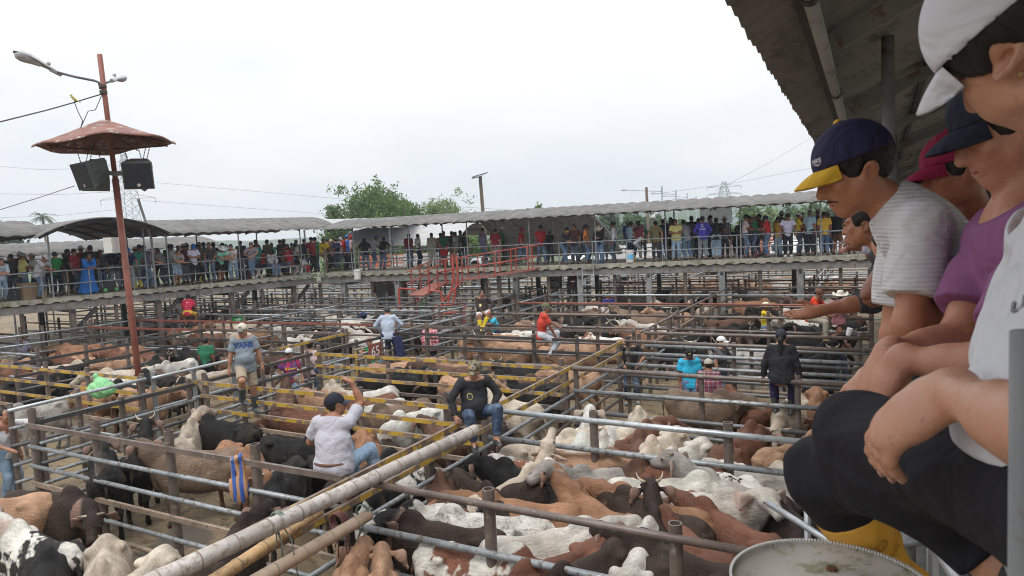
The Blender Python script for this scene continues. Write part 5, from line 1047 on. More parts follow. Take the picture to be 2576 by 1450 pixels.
l_ = lambda x, y: (x * .3492, 943.4 + y * .3492); w_ = lambda x, y: (x * .17344, 786.1 + y * .17344); x_ = lambda x, y: (377.3 + x * .17344, 786.1 + y * .17344); r_ = lambda x, y: (1823.8 + x * .3492, 943.4 + y * .3492); n_ = lambda x, y: (628.9 + x * .3469, 628.9 + y * .3469)
for c in [  # nearest right pen
    (q_(985, 985), q_(690, 830), 'orange tan', 'high', 0), (q_(20, 1160), q_(560, 1090), 'white', 'level', 0), (q_(520, 890), q_(0, 850), 'orange tan', 'level', 0), (q_(1150, 560), q_(760, 640), 'grey', 'high', 0),
    (q_(1220, 590), q_(1640, 640), 'red brown', 'low', 0), (q_(1080, 700), q_(1480, 710), 'white', 'low', 0), (q_(1280, 775), q_(1760, 850), 'white', 'highright', 0), (q_(1640, 960), q_(1050, 810), 'orange tan', 'level', 0),
    (q_(1500, 1000), q_(1180, 890), 'dark brown', 'low', 0), (q_(1345, 1320), q_(1290, 1060), 'dark brown', 'high', 1), (q_(1740, 1260), q_(1480, 1090), 'red brown', 'low', 0), (q_(2230, 1150), q_(1760, 940), 'red brown', 'level', 0),
    (q_(1075, 1420), q_(1190, 1180), 'white', 'low', 0), (q_(890, 1230), q_(640, 1400), 'dark brown', 'low', 0), (q_(720, 1210), q_(340, 1390), 'red brown', 'low', 0), (q_(1820, 1410), q_(1370, 1270), 'dark brown', 'level', 0),
    (r_(640, 950), r_(330, 870), 'white spotted black', 'level', 0), (q_(2190, 800), q_(1890, 730), 'grey', 'high', 1), (q_(1780, 530), q_(2160, 640), 'white', 'level', 0), (q_(20, 520), q_(300, 590), 'red and white', 'low', 0),
    (q_(-90, 800), q_(100, 720), 'cream', 'up', 0), (q_(-190, 800), q_(150, 740), 'dark brown', 'level', 0), (p_(1500, 720), p_(1690, 860), 'dark brown', 'low', 0), (p_(1470, 950), p_(1400, 830), 'brown', 'low', 0),
    (p_(1700, 1150), p_(1260, 1100), 'dark brown', 'low', 0), (p_(2000, 1050), p_(1560, 1040), 'white flecked grey', 'low', 0), (p_(1330, 1250), p_(1850, 1330), 'roan', 'low', 0), (p_(1620, 930), p_(1330, 990), 'black and white', 'left', 0),
    (p_(560, 1760), p_(665, 1560), 'tan', 'level', 0), (p_(950, 1780), p_(950, 1580), 'tan', 'level', 0), (q_(420, 690), q_(200, 640), 'black', 'level', 0), (q_(690, 600), q_(960, 590), 'brown', 'low', 0), (q_(2330, 560), q_(2450, 700), 'cream', 'low', 0), (q_(2350, 900), q_(2480, 1080), 'dark brown', 'low', 0),
    # second right pen
    (q_(130, 390), q_(480, 330), 'cream', 'level', 1), (q_(600, 430), q_(690, 290), 'white', 'high', 0), (q_(930, 250), q_(880, 330), 'white', 'low', 0), (q_(1050, 280), q_(1130, 160), 'cream', 'low', 0), (q_(960, 370), q_(1180, 250), 'red brown', 'right', 0),
    (q_(1130, 480), q_(1150, 350), 'brown', 'low', 0), (q_(1430, 280), q_(1280, 390), 'cream', 'low', 0), (q_(1650, 350), q_(1440, 480), 'white', 'low', 0), (q_(1980, 560), q_(2260, 620), 'white', 'low', 0), (q_(500, 470), q_(760, 500), 'tan', 'low', 0),
    # third right pen
    (m_(1235, 1035), m_(1610, 1085), 'dun', 'level', 0), (m_(1990, 1140), m_(1610, 1015), 'red brown', 'low', 0), (m_(2180, 1060), m_(2060, 1160), 'cream', 'low', 0), (m_(2290, 1000), m_(2320, 1130), 'orange tan', 'low', 0), (m_(1710, 750), m_(1930, 740), 'grey', 'low', 0), (m_(1240, 660), m_(1330, 650), 'black', 'level', 1),
    # foreground left pen
    (l_(80, 860), l_(520, 890), 'dark brown', 'lowright', 1), (l_(170, 920), l_(-150, 960), 'tan', 'low', 0), (l_(480, 1270), l_(170, 1170), 'black and white', 'highleft', 0), (l_(760, 1230), l_(740, 1420), 'cream', 'low', 0), (l_(1080, 1340), l_(950, 1470), 'cream', 'low', 0), (l_(250, 1560), l_(310, 1420), 'black', 'low', 0), (l_(1440, 1420), l_(1730, 1160), 'dark brown', 'level', 0),
    # nearest middle pen
    (l_(760, 720), l_(740, 590), 'black', 'level', 0), (l_(960, 620), l_(1030, 500), 'black', 'high', 1), (l_(1660, 560), l_(1290, 590), 'dun', 'highright', 0), (l_(1290, 480), l_(1370, 380), 'cream', 'highright', 0), (l_(1790, 380), l_(1540, 360), 'black', 'low', 0), (l_(1600, 490), l_(1820, 600), 'orange tan', 'low', 1),
    (p_(170, 450), p_(390, 480), 'black', 'low', 0), (p_(330, 620), p_(210, 780), 'black', 'low', 0), (p_(815, 430), p_(855, 530), 'orange tan', 'low', 1), (p_(1340, 240), p_(1090, 330), 'white', 'low', 0), (p_(1250, 190), p_(960, 260), 'dun', 'low', 0), (p_(480, 600), p_(640, 470), 'black', 'high', 0),
    (p_(1030, 210), p_(850, 260), 'white', 'low', 0), (p_(990, 150), p_(700, 190), 'red brown', 'low', 0), (p_(990, 100), p_(790, 155), 'white', 'low', 0), (p_(230, 200), p_(255, 120), 'brown', 'high', 0), (p_(560, 250), p_(400, 260), 'red brown', 'low', 0), (p_(1230, 640), p_(1000, 800), 'black and white', 'low', 0), (p_(1600, 200), p_(1530, 280), 'dark brown', 'low', 0), (p_(1750, 330), p_(1820, 420), 'dark brown', 'lowright', 0),
    # left pens
    (w_(1600, 1180), w_(1180, 1110), 'orange tan', 'low', 0), (w_(1980, 1000), w_(1680, 960), 'white flecked grey', 'low', 1), (w_(1200, 800), w_(1010, 850), 'black', 'low', 0), (w_(1800, 700), w_(1480, 770), 'black', 'level', 1), (w_(2060, 840), w_(1690, 890), 'cream', 'level', 1), (w_(1960, 680), w_(1600, 760), 'tan', 'level', 0),
    (w_(1980, 830), w_(2270, 720), 'black', 'right', 1), (x_(590, 690), x_(260, 780), 'white', 'level', 1), (x_(960, 600), x_(510, 600), 'black', 'low', 0), (x_(690, 890), x_(430, 1060), 'charcoal', 'low', 0), (x_(1170, 830), x_(830, 910), 'cream', 'level', 1), (w_(1450, 470), w_(950, 510), 'orange tan', 'level', 1), (w_(1480, 560), w_(950, 610), 'orange tan', 'low', 0),
    (w_(1990, 500), w_(1650, 520), 'orange tan', 'low', 0), (w_(2150, 570), w_(1720, 600), 'red brown', 'level', 0), (w_(520, 810), w_(1150, 760), 'cream', 'low', 0), (w_(100, 1010), w_(650, 1010), 'black', 'low', 0), (w_(710, 880), w_(380, 890), 'red brown', 'level', 0), (w_(690, 1330), w_(480, 1390), 'grey', 'low', 0), (w_(620, 700), w_(430, 690), 'black', 'low', 0), (w_(330, 720), w_(180, 760), 'tan', 'level', 0),
    (x_(1100, 330), x_(640, 330), 'red brown', 'low', 1), (x_(1250, 230), x_(800, 240), 'tan', 'low', 0), (x_(1600, 170), x_(1050, 200), 'cream', 'level', 1)]:
    cow(*c)
NMAN = len(COWS)
# remaining animals of each pen
def fill(s1, s2, t1, t2, n, cols, bias, pen, gap=.43, tries=90, poses=('level', 'low', 'low', 'left', 'right', 'high')):
    k = 0
    for _ in range(n * tries):
        if k >= n: break
        s, t = rnd.uniform(s1 + .75, s2 - .75), rnd.uniform(t1 + .5, t2 - .5); q = P(s, t)
        rz = bias + rnd.choice((0, math.pi)) + rnd.gauss(0, .35); fx = (s + math.cos(rz - math.radians(-29.7)) * 1.0)
        hx, hy = q[0] + math.cos(rz) * 1.25, q[1] + math.sin(rz) * 1.25; hs, ht = ST((hx, hy)); bs, bt = ST((q[0] - math.cos(rz) * .85, q[1] - math.sin(rz) * .85))
        if not (s1 + .05 < hs < s2 - .05 and t1 + .05 < ht < t2 - .05 and s1 + .1 < bs < s2 - .1 and t1 + .1 < bt < t2 - .1): continue
        if any((q[0] - a) ** 2 + (q[1] - b) ** 2 < .75 for a, b in KEEP) or not clear(q[0], q[1], rz, gap): continue
        cow_at(q[0], q[1], rz, rnd.choice(cols), rnd.choice(poses), rnd.choice((0, 0, 1, 2)) if t > 2 else rnd.choice((0, 0, 0, 1)), rnd.uniform(.82, .95), eyes=q[1] < 24, pen=pen); k += 1
    return k
KEEP = [tuple(pt(u, 700, d)[:2]) for u, d in ((1727, 15.1), (1775, 14.0), (1812, 16.3), (1575, 16.9), (1922, 23), (1073, 22), (716, 18.2), (765, 18.6))]
bB_, bA_ = math.radians(-29.7), math.radians(62.3)
BLK = ['black'] * 6 + ['charcoal', 'dark brown', 'black and white']; MIX = ['brown', 'red brown', 'tan', 'orange tan', 'cream', 'dark brown', 'white', 'dun', 'black']; WHT = ['white', 'cream', 'white', 'grey', 'tan', 'red and white', 'black', 'brown', 'white', 'orange tan']
fill(0, 5.25, -9.65, -6.5, 12, MIX, bB_, 0, .40); fill(0, 5.25, -6.5, -3.2, 9, MIX, bA_, 0)
fill(-6.8, 0, -6.5, -3.2, 21, ['brown', 'red brown', 'tan', 'white', 'dark brown', 'cream', 'dun', 'black and white'], bB_, 0); fill(-6.8, 0, -3.2, 0, 20, ['black', 'black', 'tan', 'dun', 'cream', 'black', 'brown'], bB_, 0)
fill(-6.8, 0, -9.65, -6.5, 2, ['black', 'brown'], bA_, 0)
fill(.05, 5.25, 1.5, 4.6, 20, BLK, bA_, 0, .42); fill(.05, 5.25, 4.6, 7.6, 19, BLK + ['tan'], bB_, 0, .42); fill(.05, 5.25, 7.6, 10.5, 16, BLK + ['red brown', 'brown', 'dark brown'], bB_, 0); fill(.05, 5.25, 10.5, 13.4, 13, WHT, bB_, 0)
fill(-6.7, -.1, 1.5, 4.6, 16, ['orange tan', 'tan', 'tan', 'dun', 'red and white', 'brown', 'orange tan'], bB_, 0); fill(-6.7, -.1, 4.6, 7.6, 14, ['brown', 'tan', 'dun', 'orange tan', 'white', 'dark brown', 'black'], bB_, 0); fill(-6.7, -.1, 7.6, 10.5, 12, ['brown', 'tan', 'black', 'white', 'dun', 'cream'], bB_, 0)
fill(-6.7, -.1, 10.5, 13.4, 9, WHT, bB_, 0); fill(-14.4, -8.5, 1.5, 4.6, 12, ['cream', 'white', 'cream', 'black', 'white'], bB_, 0); fill(-14.4, -8.5, 4.8, 7.6, 10, ['black', 'white', 'brown', 'dark brown', 'black'], bB_, 0); fill(-20.4, -14.7, 1.2, 4.5, 9, WHT + ['black'], bB_, 0)
fill(-14.2, -8.5, -6.6, -3.2, 7, ['black', 'brown', 'tan', 'black'], bB_, 0); fill(-14.2, -8.5, -3.2, -.4, 2, ['brown', 'cream'], bB_, 0); fill(-20.5, -14.7, -6, -1.2, 6, ['red brown', 'black', 'tan'], bB_, 0)
for j, t in enumerate((13.5, 16.6, 19.6, 22.7)): fill(-6, 5, t, t + 3.1, 8 - j, WHT, bB_, 0)
fill(5.5, 10, 14.2, 20, 5, WHT, bB_, 0); fill(-27, -20.7, 2.7, 8.8, 17, WHT + ['black'], bB_, 0); fill(-20.4, -14.8, 5.8, 9, 6, WHT, bB_, 0); fill(-13, -8, 13.5, 19, 6, WHT, bB_, 0)
# labels
ORD = ['first', 'second', 'third', 'fourth', 'fifth', 'sixth', 'seventh', 'eighth', 'ninth', 'tenth', 'eleventh', 'twelfth', 'thirteenth', 'fourteenth', 'fifteenth', 'sixteenth', 'seventeenth', 'eighteenth', 'nineteenth', 'twentieth']
def pen_name(x, y):
    s, t = ST((x, y)); blk = 'right' if s > 0 else ('middle' if s > -7.6 else ('left' if s > -14.6 else 'far left'))
    if t < -9.68: return f'pen in front of the nearest {"right" if s > 0 else "left"} fence'
    r = sum(1 for k in (-6.5, -3.22, .6, 4.6, 7.6, 10.5, 13.5, 16.6, 19.6) if t > k); return f'{["nearest", "second", "third", "fourth", "fifth", "sixth", "seventh", "eighth", "ninth", "tenth"][r]} {blk} pen'
def label_cows():
    gr = {}
    for c in COWS:
        hz = 1.2; u, v, w = proj((c['x'], c['y'], hz)); c['u'] = u; c['pn'] = pen_name(c['x'], c['y']); gr.setdefault((c['pn'], c['col']), []).append(c)
    for (pn, col), L in gr.items():
        L.sort(key=lambda c: c['u'])
        for i, c in enumerate(L):
            hs = '' if not c['horns'] else (' horned' if c['horns'] == 2 else '')
            cd = COWD[c['pose']]; on = ORD[i] if i < 20 else 'farthest'
            if len(L) == 1: lab = f'only {col}{hs} cow {COWD[c["pose"]]} in the {pn}'
            else: lab = f'{col}{hs} cow {COWD[c["pose"]]}, {ORD[i] if i < 20 else "farthest"} {col} from left in {pn}'
            if len(lab.split()) > 16: lab = f'{col} cow, {on} {col} one from left in {pn}'
            if len(lab.split()) > 16: lab = f'{on} {col} cow from left in {pn}'
            c['o']['label'] = lab; c['o']['group'] = 'cattle standing in the pens'
label_cows()
print('COWS', len(COWS), flush=True)
# ------------------------------------------------------------------ people
def ik(a, c, l1, l2, hint):
    a, c = np.asarray(a, float), np.asarray(c, float); d = c - a; L = np.linalg.norm(d); u = d / max(L, 1e-6)
    if L > (l1 + l2) * .999: c = a + u * (l1 + l2) * .999; L = (l1 + l2) * .999
    x = (l1 * l1 - l2 * l2 + L * L) / (2 * L); h = math.sqrt(max(l1 * l1 - x * x, 0)); hv = np.asarray(hint, float); hv = hv - u * (hv @ u)
    return a + u * x + nrm(hv) * h, c
def RZ(a): c, s = math.cos(a), math.sin(a); return np.array([[c, -s, 0], [s, c, 0], [0, 0, 1.0]])
def skel(pel=(0, 0, .93), lean=0, twist=0, side=0, head=(0, 0), hl=None, hr=None, al=(-.6, -1, -.3), ar=(.6, -1, -.3), fl=(-.1, 0, .09), fr=(.1, 0, .09), kl=(-.1, 1, 0), kr=(.1, 1, 0), tl=(-.2, 1, 0), tr=(.2, 1, 0), hips=0, shw=.175, hdl=None, hdr=None, pnl=None, pnr=None, curl=.35, htilt=0, neckf=.03):
    J = {}; pel = np.asarray(pel, float); tw = math.radians(twist); R = RZ(tw); f0 = R @ np.array([0, 1., 0]); r0 = R @ np.array([1., 0, 0]); z = np.array([0, 0, 1.])
    la = math.radians(lean); U = z * math.cos(la) + f0 * math.sin(la) + r0 * math.sin(math.radians(side)); U = nrm(U); Fv = nrm(f0 - U * (f0 @ U)); Rv = np.cross(Fv, U)
    U1 = nrm(U + z * .9); J['pel'] = pel; J['chest'] = pel + U1 * .27; sc = J['chest'] + U * .21; J['sc'] = sc; J['U'] = U; J['F'] = Fv; J['R'] = Rv
    J['shL'] = sc - Rv * shw; J['shR'] = sc + Rv * shw; nb = sc + U * .035 - Fv * .01; J['neck'] = nb
    hy, hp = math.radians(head[0]), math.radians(head[1]); Hf = R @ RZ(-hy) @ np.array([0, 1., 0]); Hf = Hf * math.cos(hp) - z * math.sin(hp); Hr = nrm(np.cross(Hf, z)); Hr = nrm(Hr + z * math.sin(math.radians(htilt))); Hu = np.cross(Hr, Hf)
    J['head'] = nb + nrm(U * .7 + z * .5 + Fv * .12) * .15 + Hf * neckf; J['H'] = (nrm(Hr), nrm(Hf), nrm(Hu))
    hR = RZ(tw * .5); J['hipL'] = pel + hR @ np.array([-.085, 0, -.02]); J['hipR'] = pel + hR @ np.array([.085, 0, -.02])
    for s, w, e, hd in (('L', hl, al, hdl), ('R', hr, ar, hdr)):
        if w is None: w = J['sh' + s] + np.array([-.04 if s == 'L' else .04, .04, -.53])
        J['el' + s], J['wr' + s] = ik(J['sh' + s], w, .285, .255, e); J['hd' + s] = nrm(hd) if hd is not None else nrm(J['wr' + s] - J['el' + s] + np.array([0, 0, -.02]))
    for s, a, k in (('L', fl, kl), ('R', fr, kr)): J['kn' + s], J['an' + s] = ik(J['hip' + s], a, .43, .42, k)
    J['toL'], J['toR'] = nrm(tl), nrm(tr); J['pnL'] = pnl; J['pnR'] = pnr; J['curl'] = curl; return J
NAILS = []
def hand(S, w, d, pn, thumb, h, curl=.35, spread=.08, fr=.0080, k=.008, tin=.55):
    pn = nrm(pn - d * (pn @ d)); sd = nrm(np.cross(pn, d)); sd = sd if sd @ thumb > 0 else -sd
    S.cone(w - d * .01, w + d * .05, .026, .034, .02, (pn, .62)).cone(w + d * .045, w + d * .085, .036, .034, .02, (pn, .5))
    for i, (o, L) in enumerate(((.028, .92), (.0095, 1.0), (-.009, .95), (-.027, .78))):
        p = w + d * .085 + sd * o; a = sd * (o * spread * 30) * .1; dd = nrm(d + a); ang = 0
        for j, l in enumerate((.042, .027, .021)):  # three joints
            ang += curl * (1.0, 1.1, .8)[j] * (1 + .12 * i); q = p + (dd * math.cos(ang) + pn * math.sin(ang)) * l * L
            S.cone(p, q, fr * (1.05 - .08 * j), fr * (.97 - .1 * j), k)
            if j == 2: NAILS.append((q - (q - p) * .15, nrm(q - p), nrm(pn * math.cos(ang) - dd * math.sin(ang)), fr))
            p = q
    p = w + d * .022 + sd * .026; t1 = nrm(d * .62 + sd * .7 + pn * tin); q = p + t1 * .038; S.cone(p, q, .0145, .0115, .012); r = q + nrm(d * .85 + sd * .35 + pn * .3) * .027; S.cone(q, r, .0112, .0098, k); S.cone(r, r + nrm(d * .95 + sd * .1 + pn * .25) * .02, .0098, .0078, k)
def head_sdf(S, C, H, h, detail):
    r, f, u = H; T = lambda x, y, z: C + r * x + f * y + u * z; M = np.stack([r, f, u])
    S.ell(T(0, -.012, .03), (.068, .093, .089), .02, M).ell(T(0, .03, -.042), (.057, .062, .078), .03, M).ell(T(0, .066, -.098), (.024, .022, .022), .03, M)
    for s in (-1, 1):
        S.ell(T(s * .046, -.0, -.062), (.02, .04, .04), .03, M); S.ell(T(s * .078, -.012, -.020), (.012, .025, .034), .008, M) if detail else S.ell(T(s * .076, -.01, -.005), (.014, .024, .032), .01, M)
        S.ell(T(s * .04, .066, -.02), (.022, .018, .02), .02, M)
    S.cone(T(0, .086, .012), T(0, .110, -.032), .010, .015, .012).ell(T(0, .098, -.036), (.021, .013, .011), .01, M)
    if detail:
        for s in (-1, 1): S.ell(T(s * .031, .094, .008), (.018, .014, .012), .014, M, sub=True); S.ell(T(s * .031, .080, .006), (.0145, .0125, .0115), .005, M); S.cone(T(s * .012, .091, .026), T(s * .05, .078, .024), .009, .008, .012)
        S.cone(T(-.018, .089, -.062), T(.018, .089, -.062), .007, None, .008).cone(T(-.016, .087, -.073), T(.016, .087, -.073), .008, None, .008).ell(T(0, .094, -.0675), (.022, .006, .0022), .004, M, sub=True)
        for s in (-1, 1): S.ell(T(s * .088, -.008, -.018), (.007, .014, .021), .005, M, sub=True)
def torso(S, J, g, fat=1.0, neck=True, low=True):
    F_, U = J['F'], J['U']; fl = (F_, .80)
    if low: S.cone(J['hipL'], J['hipR'], .102 + g, None, .05)
    S.cone(J['pel'] + np.array([0, 0, .02]), J['chest'] - U * .06, .135 * fat + g, .145 * (.5 + .5 * fat) + g, .06, (F_, .74 + .14 * (fat - 1)))
    if fat > 1.05: S.ell(J['pel'] * .5 + J['chest'] * .5 + F_ * .045 * fat, (.125 * fat + g, .11 * fat + g, .14 + g), .06, np.stack([J['R'], F_, U]))
    S.cone(J['chest'] - J['R'] * .055 + U * .03, J['chest'] + J['R'] * .055 + U * .03, .118 + g, None, .06, fl)
    S.cone(J['chest'] + U * .03, J['sc'] - U * .02, .145 + g, .10 + g, .06, (F_, .72)); S.cone(J['shL'] * .88 + J['shR'] * .12, J['shR'] * .88 + J['shL'] * .12, .062 + g, None, .06)
    S.cone(J['sc'] - U * .03, J['neck'] + U * (.02 if g > 0 else 0), .085 + g, .062 + g * .7, .05)
    if neck: hr, hf, hu = J['H']; S.cone(J['neck'] - U * .02, J['head'] - hu * .07 - hf * .02, .06, .052, .03)
def limb_arm(S, J, s, g=0, end=1.0, k=.03, fat=1.0):
    a, b, c = J['sh' + s], J['el' + s], J['wr' + s]; e1 = min(end, 1.0); S.cone(a, a + (b - a) * e1, .050 * fat + g, (.050 - .012 * e1) * fat + g, k)
    if end > 1 or g == 0: S.cone(b, c if g == 0 else b + (c - b) * (end - 1), .038 * fat + g, (.0262 if g == 0 or end >= 1.9 else .034) + g, k)
    if g == 0: S.cone(b * .75 + c * .25, b * .55 + c * .45, .0395 * fat, .035 * fat, k)
def limb_leg(S, J, s, g=0, end=2.0, k=.04):
    a, b, c = J['hip' + s], J['kn' + s], J['an' + s]
    if end >= 1: S.cone(a, b, .088 + g, .058 + g, k)
    else: S.cone(a, a + (b - a) * end, .088 + g, .072 + g * 1.3, k)
    if end > 1: e = b + (c - b) * min(1, end - 1); S.cone(b, e, .057 + g, .045 + g * 1.2, k); S.cone(b * .8 + c * .2, b * .5 + c * .5, .055 + g, .05 + g, k)
def bounds(J, pad=.2):
    P_ = np.array([J[k] for k in ('pel', 'head', 'shL', 'shR', 'elL', 'elR', 'wrL', 'wrR', 'knL', 'knR', 'anL', 'anR')]); return P_.min(0) - pad, P_.max(0) + pad
def fold(amp, seed, fr=16):
    def fn(x, y, z):
        w = np.sin(x * fr + 3 * np.sin(z * fr * .7 + seed)) * np.cos(z * fr * 1.3 + 2 * np.sin(x * fr * .6 + y * fr * .8 + seed)); return amp * w * np.abs(w)
    return fn
def body_mesh(J, h, fat=1.0, fingers=None, detail=False):
    lo, hi = bounds(J, .24); S = SDF(lo, hi, h); torso(S, J, 0, fat)
    for s in 'LR':
        limb_arm(S, J, s); limb_leg(S, J, s); a = J['an' + s]; S.cone(a, a + J['to' + s] * .1 - nrm(J['kn' + s] - a) * .045, .038, .026, .03)
        w, d = J['wr' + s], J['hd' + s]; th = (J['F'] * .8 + (J['R'] if s == 'L' else -J['R']) * .6)
        if fingers if fingers is not None else h < .013:
            pn = J['pn' + s] if J['pn' + s] is not None else (J['R'] if s == 'L' else -J['R']) * .8 - J['F'] * .4; hand(S, w, d, np.asarray(pn, float), th + np.array([0, 0, .3]), h, J['curl'])
        else: S.cone(w, w + d * .09, .036, .034, .02).cone(w + d * .08, w + d * .15, .034, .022, .02); S.cone(w + d * .03, w + d * .08 + th * .04, .016, .014, .012)
    head_sdf(S, J['head'], J['H'], h, detail); v, f = S.geo(); return mesh_np('person_body', v, f, [MT['skin']])
def shirt_mesh(J, h, sleeve='short', fat=1.0, g=.016, folds=.006, hem=.06, seed=0, mat='cloth', nofat=False):
    lo, hi = bounds(J, .26); S = SDF(lo, hi, h); torso(S, J, g, fat, neck=False, low=False); q = J['pel'] - np.array([0, 0, hem]); S.cone(q - J['R'] * .05, q + J['R'] * .05, .125 * (.4 + .6 * fat) + g, None, .06, (J['F'], .9))
    for s in 'LR':
        if sleeve == 'none': continue
        limb_arm(S, J, s, g + .004, {'short': .8, 'long': 1.93, 'roll': 1.35}[sleeve])
        a, b, c = J['sh' + s], J['el' + s], J['wr' + s]
        if sleeve == 'short': p = a + (b - a) * .72; S.cone(a * .6 + b * .4, p + (b - a) * .05, .058 + g, .060 + g, .02); S.cut(p, b - a, .004, .11)
        else: e = .90 if sleeve == 'long' else .3; p = b + (c - b) * e; S.cut(p, c - b, .004, .1)
    if folds: S.warp(fold(folds, seed))
    S.cut(q - np.array([0, 0, .055]), (0, 0, -1), .006, .4); S.cut(J['neck'] + J['U'] * (.045 if h < .009 else .018) + J['F'] * .02, J['U'] * 1.0 + J['F'] * .25, .006, .15)
    v, f = S.geo(); v = relax(v, f, 2) if h < .015 else v; return mesh_np('shirt', v, f, [MT[mat]])
def trouser_mesh(J, h, end=1.9, g=.014, folds=.005, seed=1, mat='denim', wide=0):
    lo, hi = bounds(J, .2); S = SDF(lo, hi, h); S.cone(J['hipL'], J['hipR'], .104 + g, None, .05); S.cone(J['pel'], J['pel'] + np.array([0, 0, .1]), .13 + g * .5, .125 + g * .5, .05, (J['F'], .78))
    ee = end; 
    for s in 'LR':
        end = ee[s] if isinstance(ee, dict) else ee; limb_leg(S, J, s, g + wide * .4, end); b, c = J['kn' + s], J['an' + s]
        if wide and end > 1.5: S.cone(b, c, .055 + g, .06 + g + wide, .03)
    if folds: S.warp(fold(folds, seed, 20))
    for s in 'LR':
        end = ee[s] if isinstance(ee, dict) else ee; a, b, c = J['hip' + s], J['kn' + s], J['an' + s]
        if end <= 1.05: S.cut(a + (b - a) * (end - .07), b - a, .005, .13)
        else: S.cut(b + (c - b) * (end - 1 - .02), c - b, .005, .1)
    S.cut(J['pel'] + np.array([0, 0, .12]), (0, 0, 1), .005, .3); v, f = S.geo(); v = relax(v, f, 2) if h < .015 else v; return mesh_np('trousers', v, f, [MT[mat]])
def shoe_mesh(J, s, h, boot=False):
    a = J['an' + s]; t = J['to' + s]; n = nrm(J['an' + s] - J['kn' + s]); up = -n if boot else -n; up = nrm(J['kn' + s] - a); sole = a - up * .055
    P_ = np.array([a, sole + t * .2, J['kn' + s]]); S = SDF(P_.min(0) - .14, P_.max(0) + .14, h); r = np.cross(t, up)
    S.cone(sole - t * .045, sole + t * .09, .040, .046, .02, (up, .8)).cone(sole + t * .08, sole + t * .155, .045, .034, .02, (up, .75)).cone(a, sole + t * .05 + up * .01, .046, .04, .03)
    if boot:
        k = J['kn' + s]; bt = .82 if h < .009 else .72; S.cone(a, a + (k - a) * bt, .056, .079, .03); S.warp(fold(.004, 2, 30)); S.cut(a + (k - a) * (bt - .06), k - a, .004, .12)
    else: S.cut(a + up * .02, up, .004, .1)
    S.cut(sole - up * .034, -up, .003, .3); v, f = S.geo(); return mesh_np('boot' if boot else 'shoe', v, f, [MT['boot' if boot else 'shoe']])
# head wear, in head coordinates (x right, y front, z up)
def hw(kind, h=.008):
    S = SDF((-.26, -.36, -.4), (.26, .28, .24), h)
    if kind == 'cap':
        S.ell((0, -.014, .036), (.0935, .115, .107), .01); S.ell((0, -.014, .026), (.086, .107, .098), .004, sub=True); S.cut((0, 0, .030), (0, .03, -1)); S.ell((0, -.014, .146), (.009, .009, .006), .004)
    if kind == 'hat':
        S.ell((0, -.005, .035), (.175, .205, .02), .02); S.cone((-.16, 0, .05), (-.16, 0, .075), .03, None, .05, ((0, 1, 0), 3.5)); S.cone((.16, 0, .05), (.16, 0, .075), .03, None, .05, ((0, 1, 0), 3.5)); S.ell((0, -.01, .09), (.085, .105, .085), .02); S.cut((0, 0, .165), (0, -.25, 1), .03, .12); S.ell((0, -.01, .18), (.02, .07, .03), .03, sub=True)
    if kind == 'sunhat':
        S.ell((0, -.005, .035), (.15, .165, .016), .02); S.ell((0, -.01, .08), (.088, .105, .085), .02)
    if kind in ('hair_full', 'hair_sweep'):
        S.ell((0, -.021, .028), (.0862, .107, .1), .01); sw = kind == 'hair_sweep'; S.cut((0, .078 if sw else .05, 0), (0, 1, -.25), .01); S.cut((0, 0, -.032) if sw else (0, -.01, -.042), (0, .6 if sw else .42, -1), .008); S.cut((0, 0, .06), (0, .1, 1))
        for s in (-1, 1): S.ell((s * .088, -.011, -.026), (.03, .027, .034), .006, sub=True)
        S.warp(lambda x, y, z: .0022 * np.sin(np.arctan2(x, -y) * 70 + z * 60))
    if kind in ('hair', 'hair_long', 'hair_cap', 'hair_tail'):
        S.ell((0, -.020, .032), (.0855, .104, .1), .01)
        if kind == 'hair_cap': S.cut((0, 0, .055), (0, .1, 1))
        S.ell((0, .1, -.035), (.068, .075, .10), .02, sub=True); S.cut((0, -.02, -.062), (0, .75, -1)); S.cut((0, .068, 0), (0, 1, .2), .02)
        for s in (-1, 1): S.ell((s * .09, .012, -.03), (.02, .028, .045), .01, sub=True)
        if kind == 'hair_long': S.cone((0, -.06, 0), (0, -.1, -.3), .085, .07, .04, ((0, 1, 0), .5)); [S.cone((s * .075, -.02, .03), (s * .1, -.01, -.24), .03, .035, .03) for s in (-1, 1)]
        if kind == 'hair_tail': S.cone((0, -.1, .02), (0, -.155, -.04), .026, .044, .02).cone((0, -.155, -.04), (.0, -.15, -.34), (.046), .018, .02)
        S.warp(fold(.004, 1, 60))
    v, f = S.geo(); m = {'cap': 'cloth', 'visor': 'cloth', 'hat': 'flat', 'sunhat': 'flat'}.get(kind, 'hair'); return mesh_np(kind.split('_')[0], v, f, [MT[m]])
HWM = {k: hw(k, .006 if k in ('cap', 'hair_full', 'hair_sweep') else .008) for k in ('cap', 'hat', 'sunhat', 'hair', 'hair_long', 'hair_cap', 'hair_tail', 'hair_full', 'hair_sweep')}
def visor_mesh():
    v = []; f = []; nu, nv = 20, 7
    for lay in (0, -.0045):
        for i in range(nu + 1):
            u = -1 + 2 * i / nu; a = u * .86
            for j in range(nv + 1):
                t = j / nv; e = max(0, 1 - abs(u) ** 2.1); v.append((.0915 * math.sin(a) * (1 - .06 * t), .112 * math.cos(a) - .015 + t * .074 * e ** .38, .039 - .02 * u * u * (.25 + .75 * t) - t * t * .014 - .010 * t + lay))
    m = nv + 1; K = (nu + 1) * m
    for i in range(nu):
        for j in range(nv):
            q = i * m + j; f.append((q, q + 1, q + m + 1, q + m)); f.append((K + q, K + q + m, K + q + m + 1, K + q + 1))
        q = i * m + nv; f.append((q, K + q, K + q + m, q + m))
    return mesh_np('visor', v, f, [MT['cloth']])
HWM['visor'] = visor_mesh()
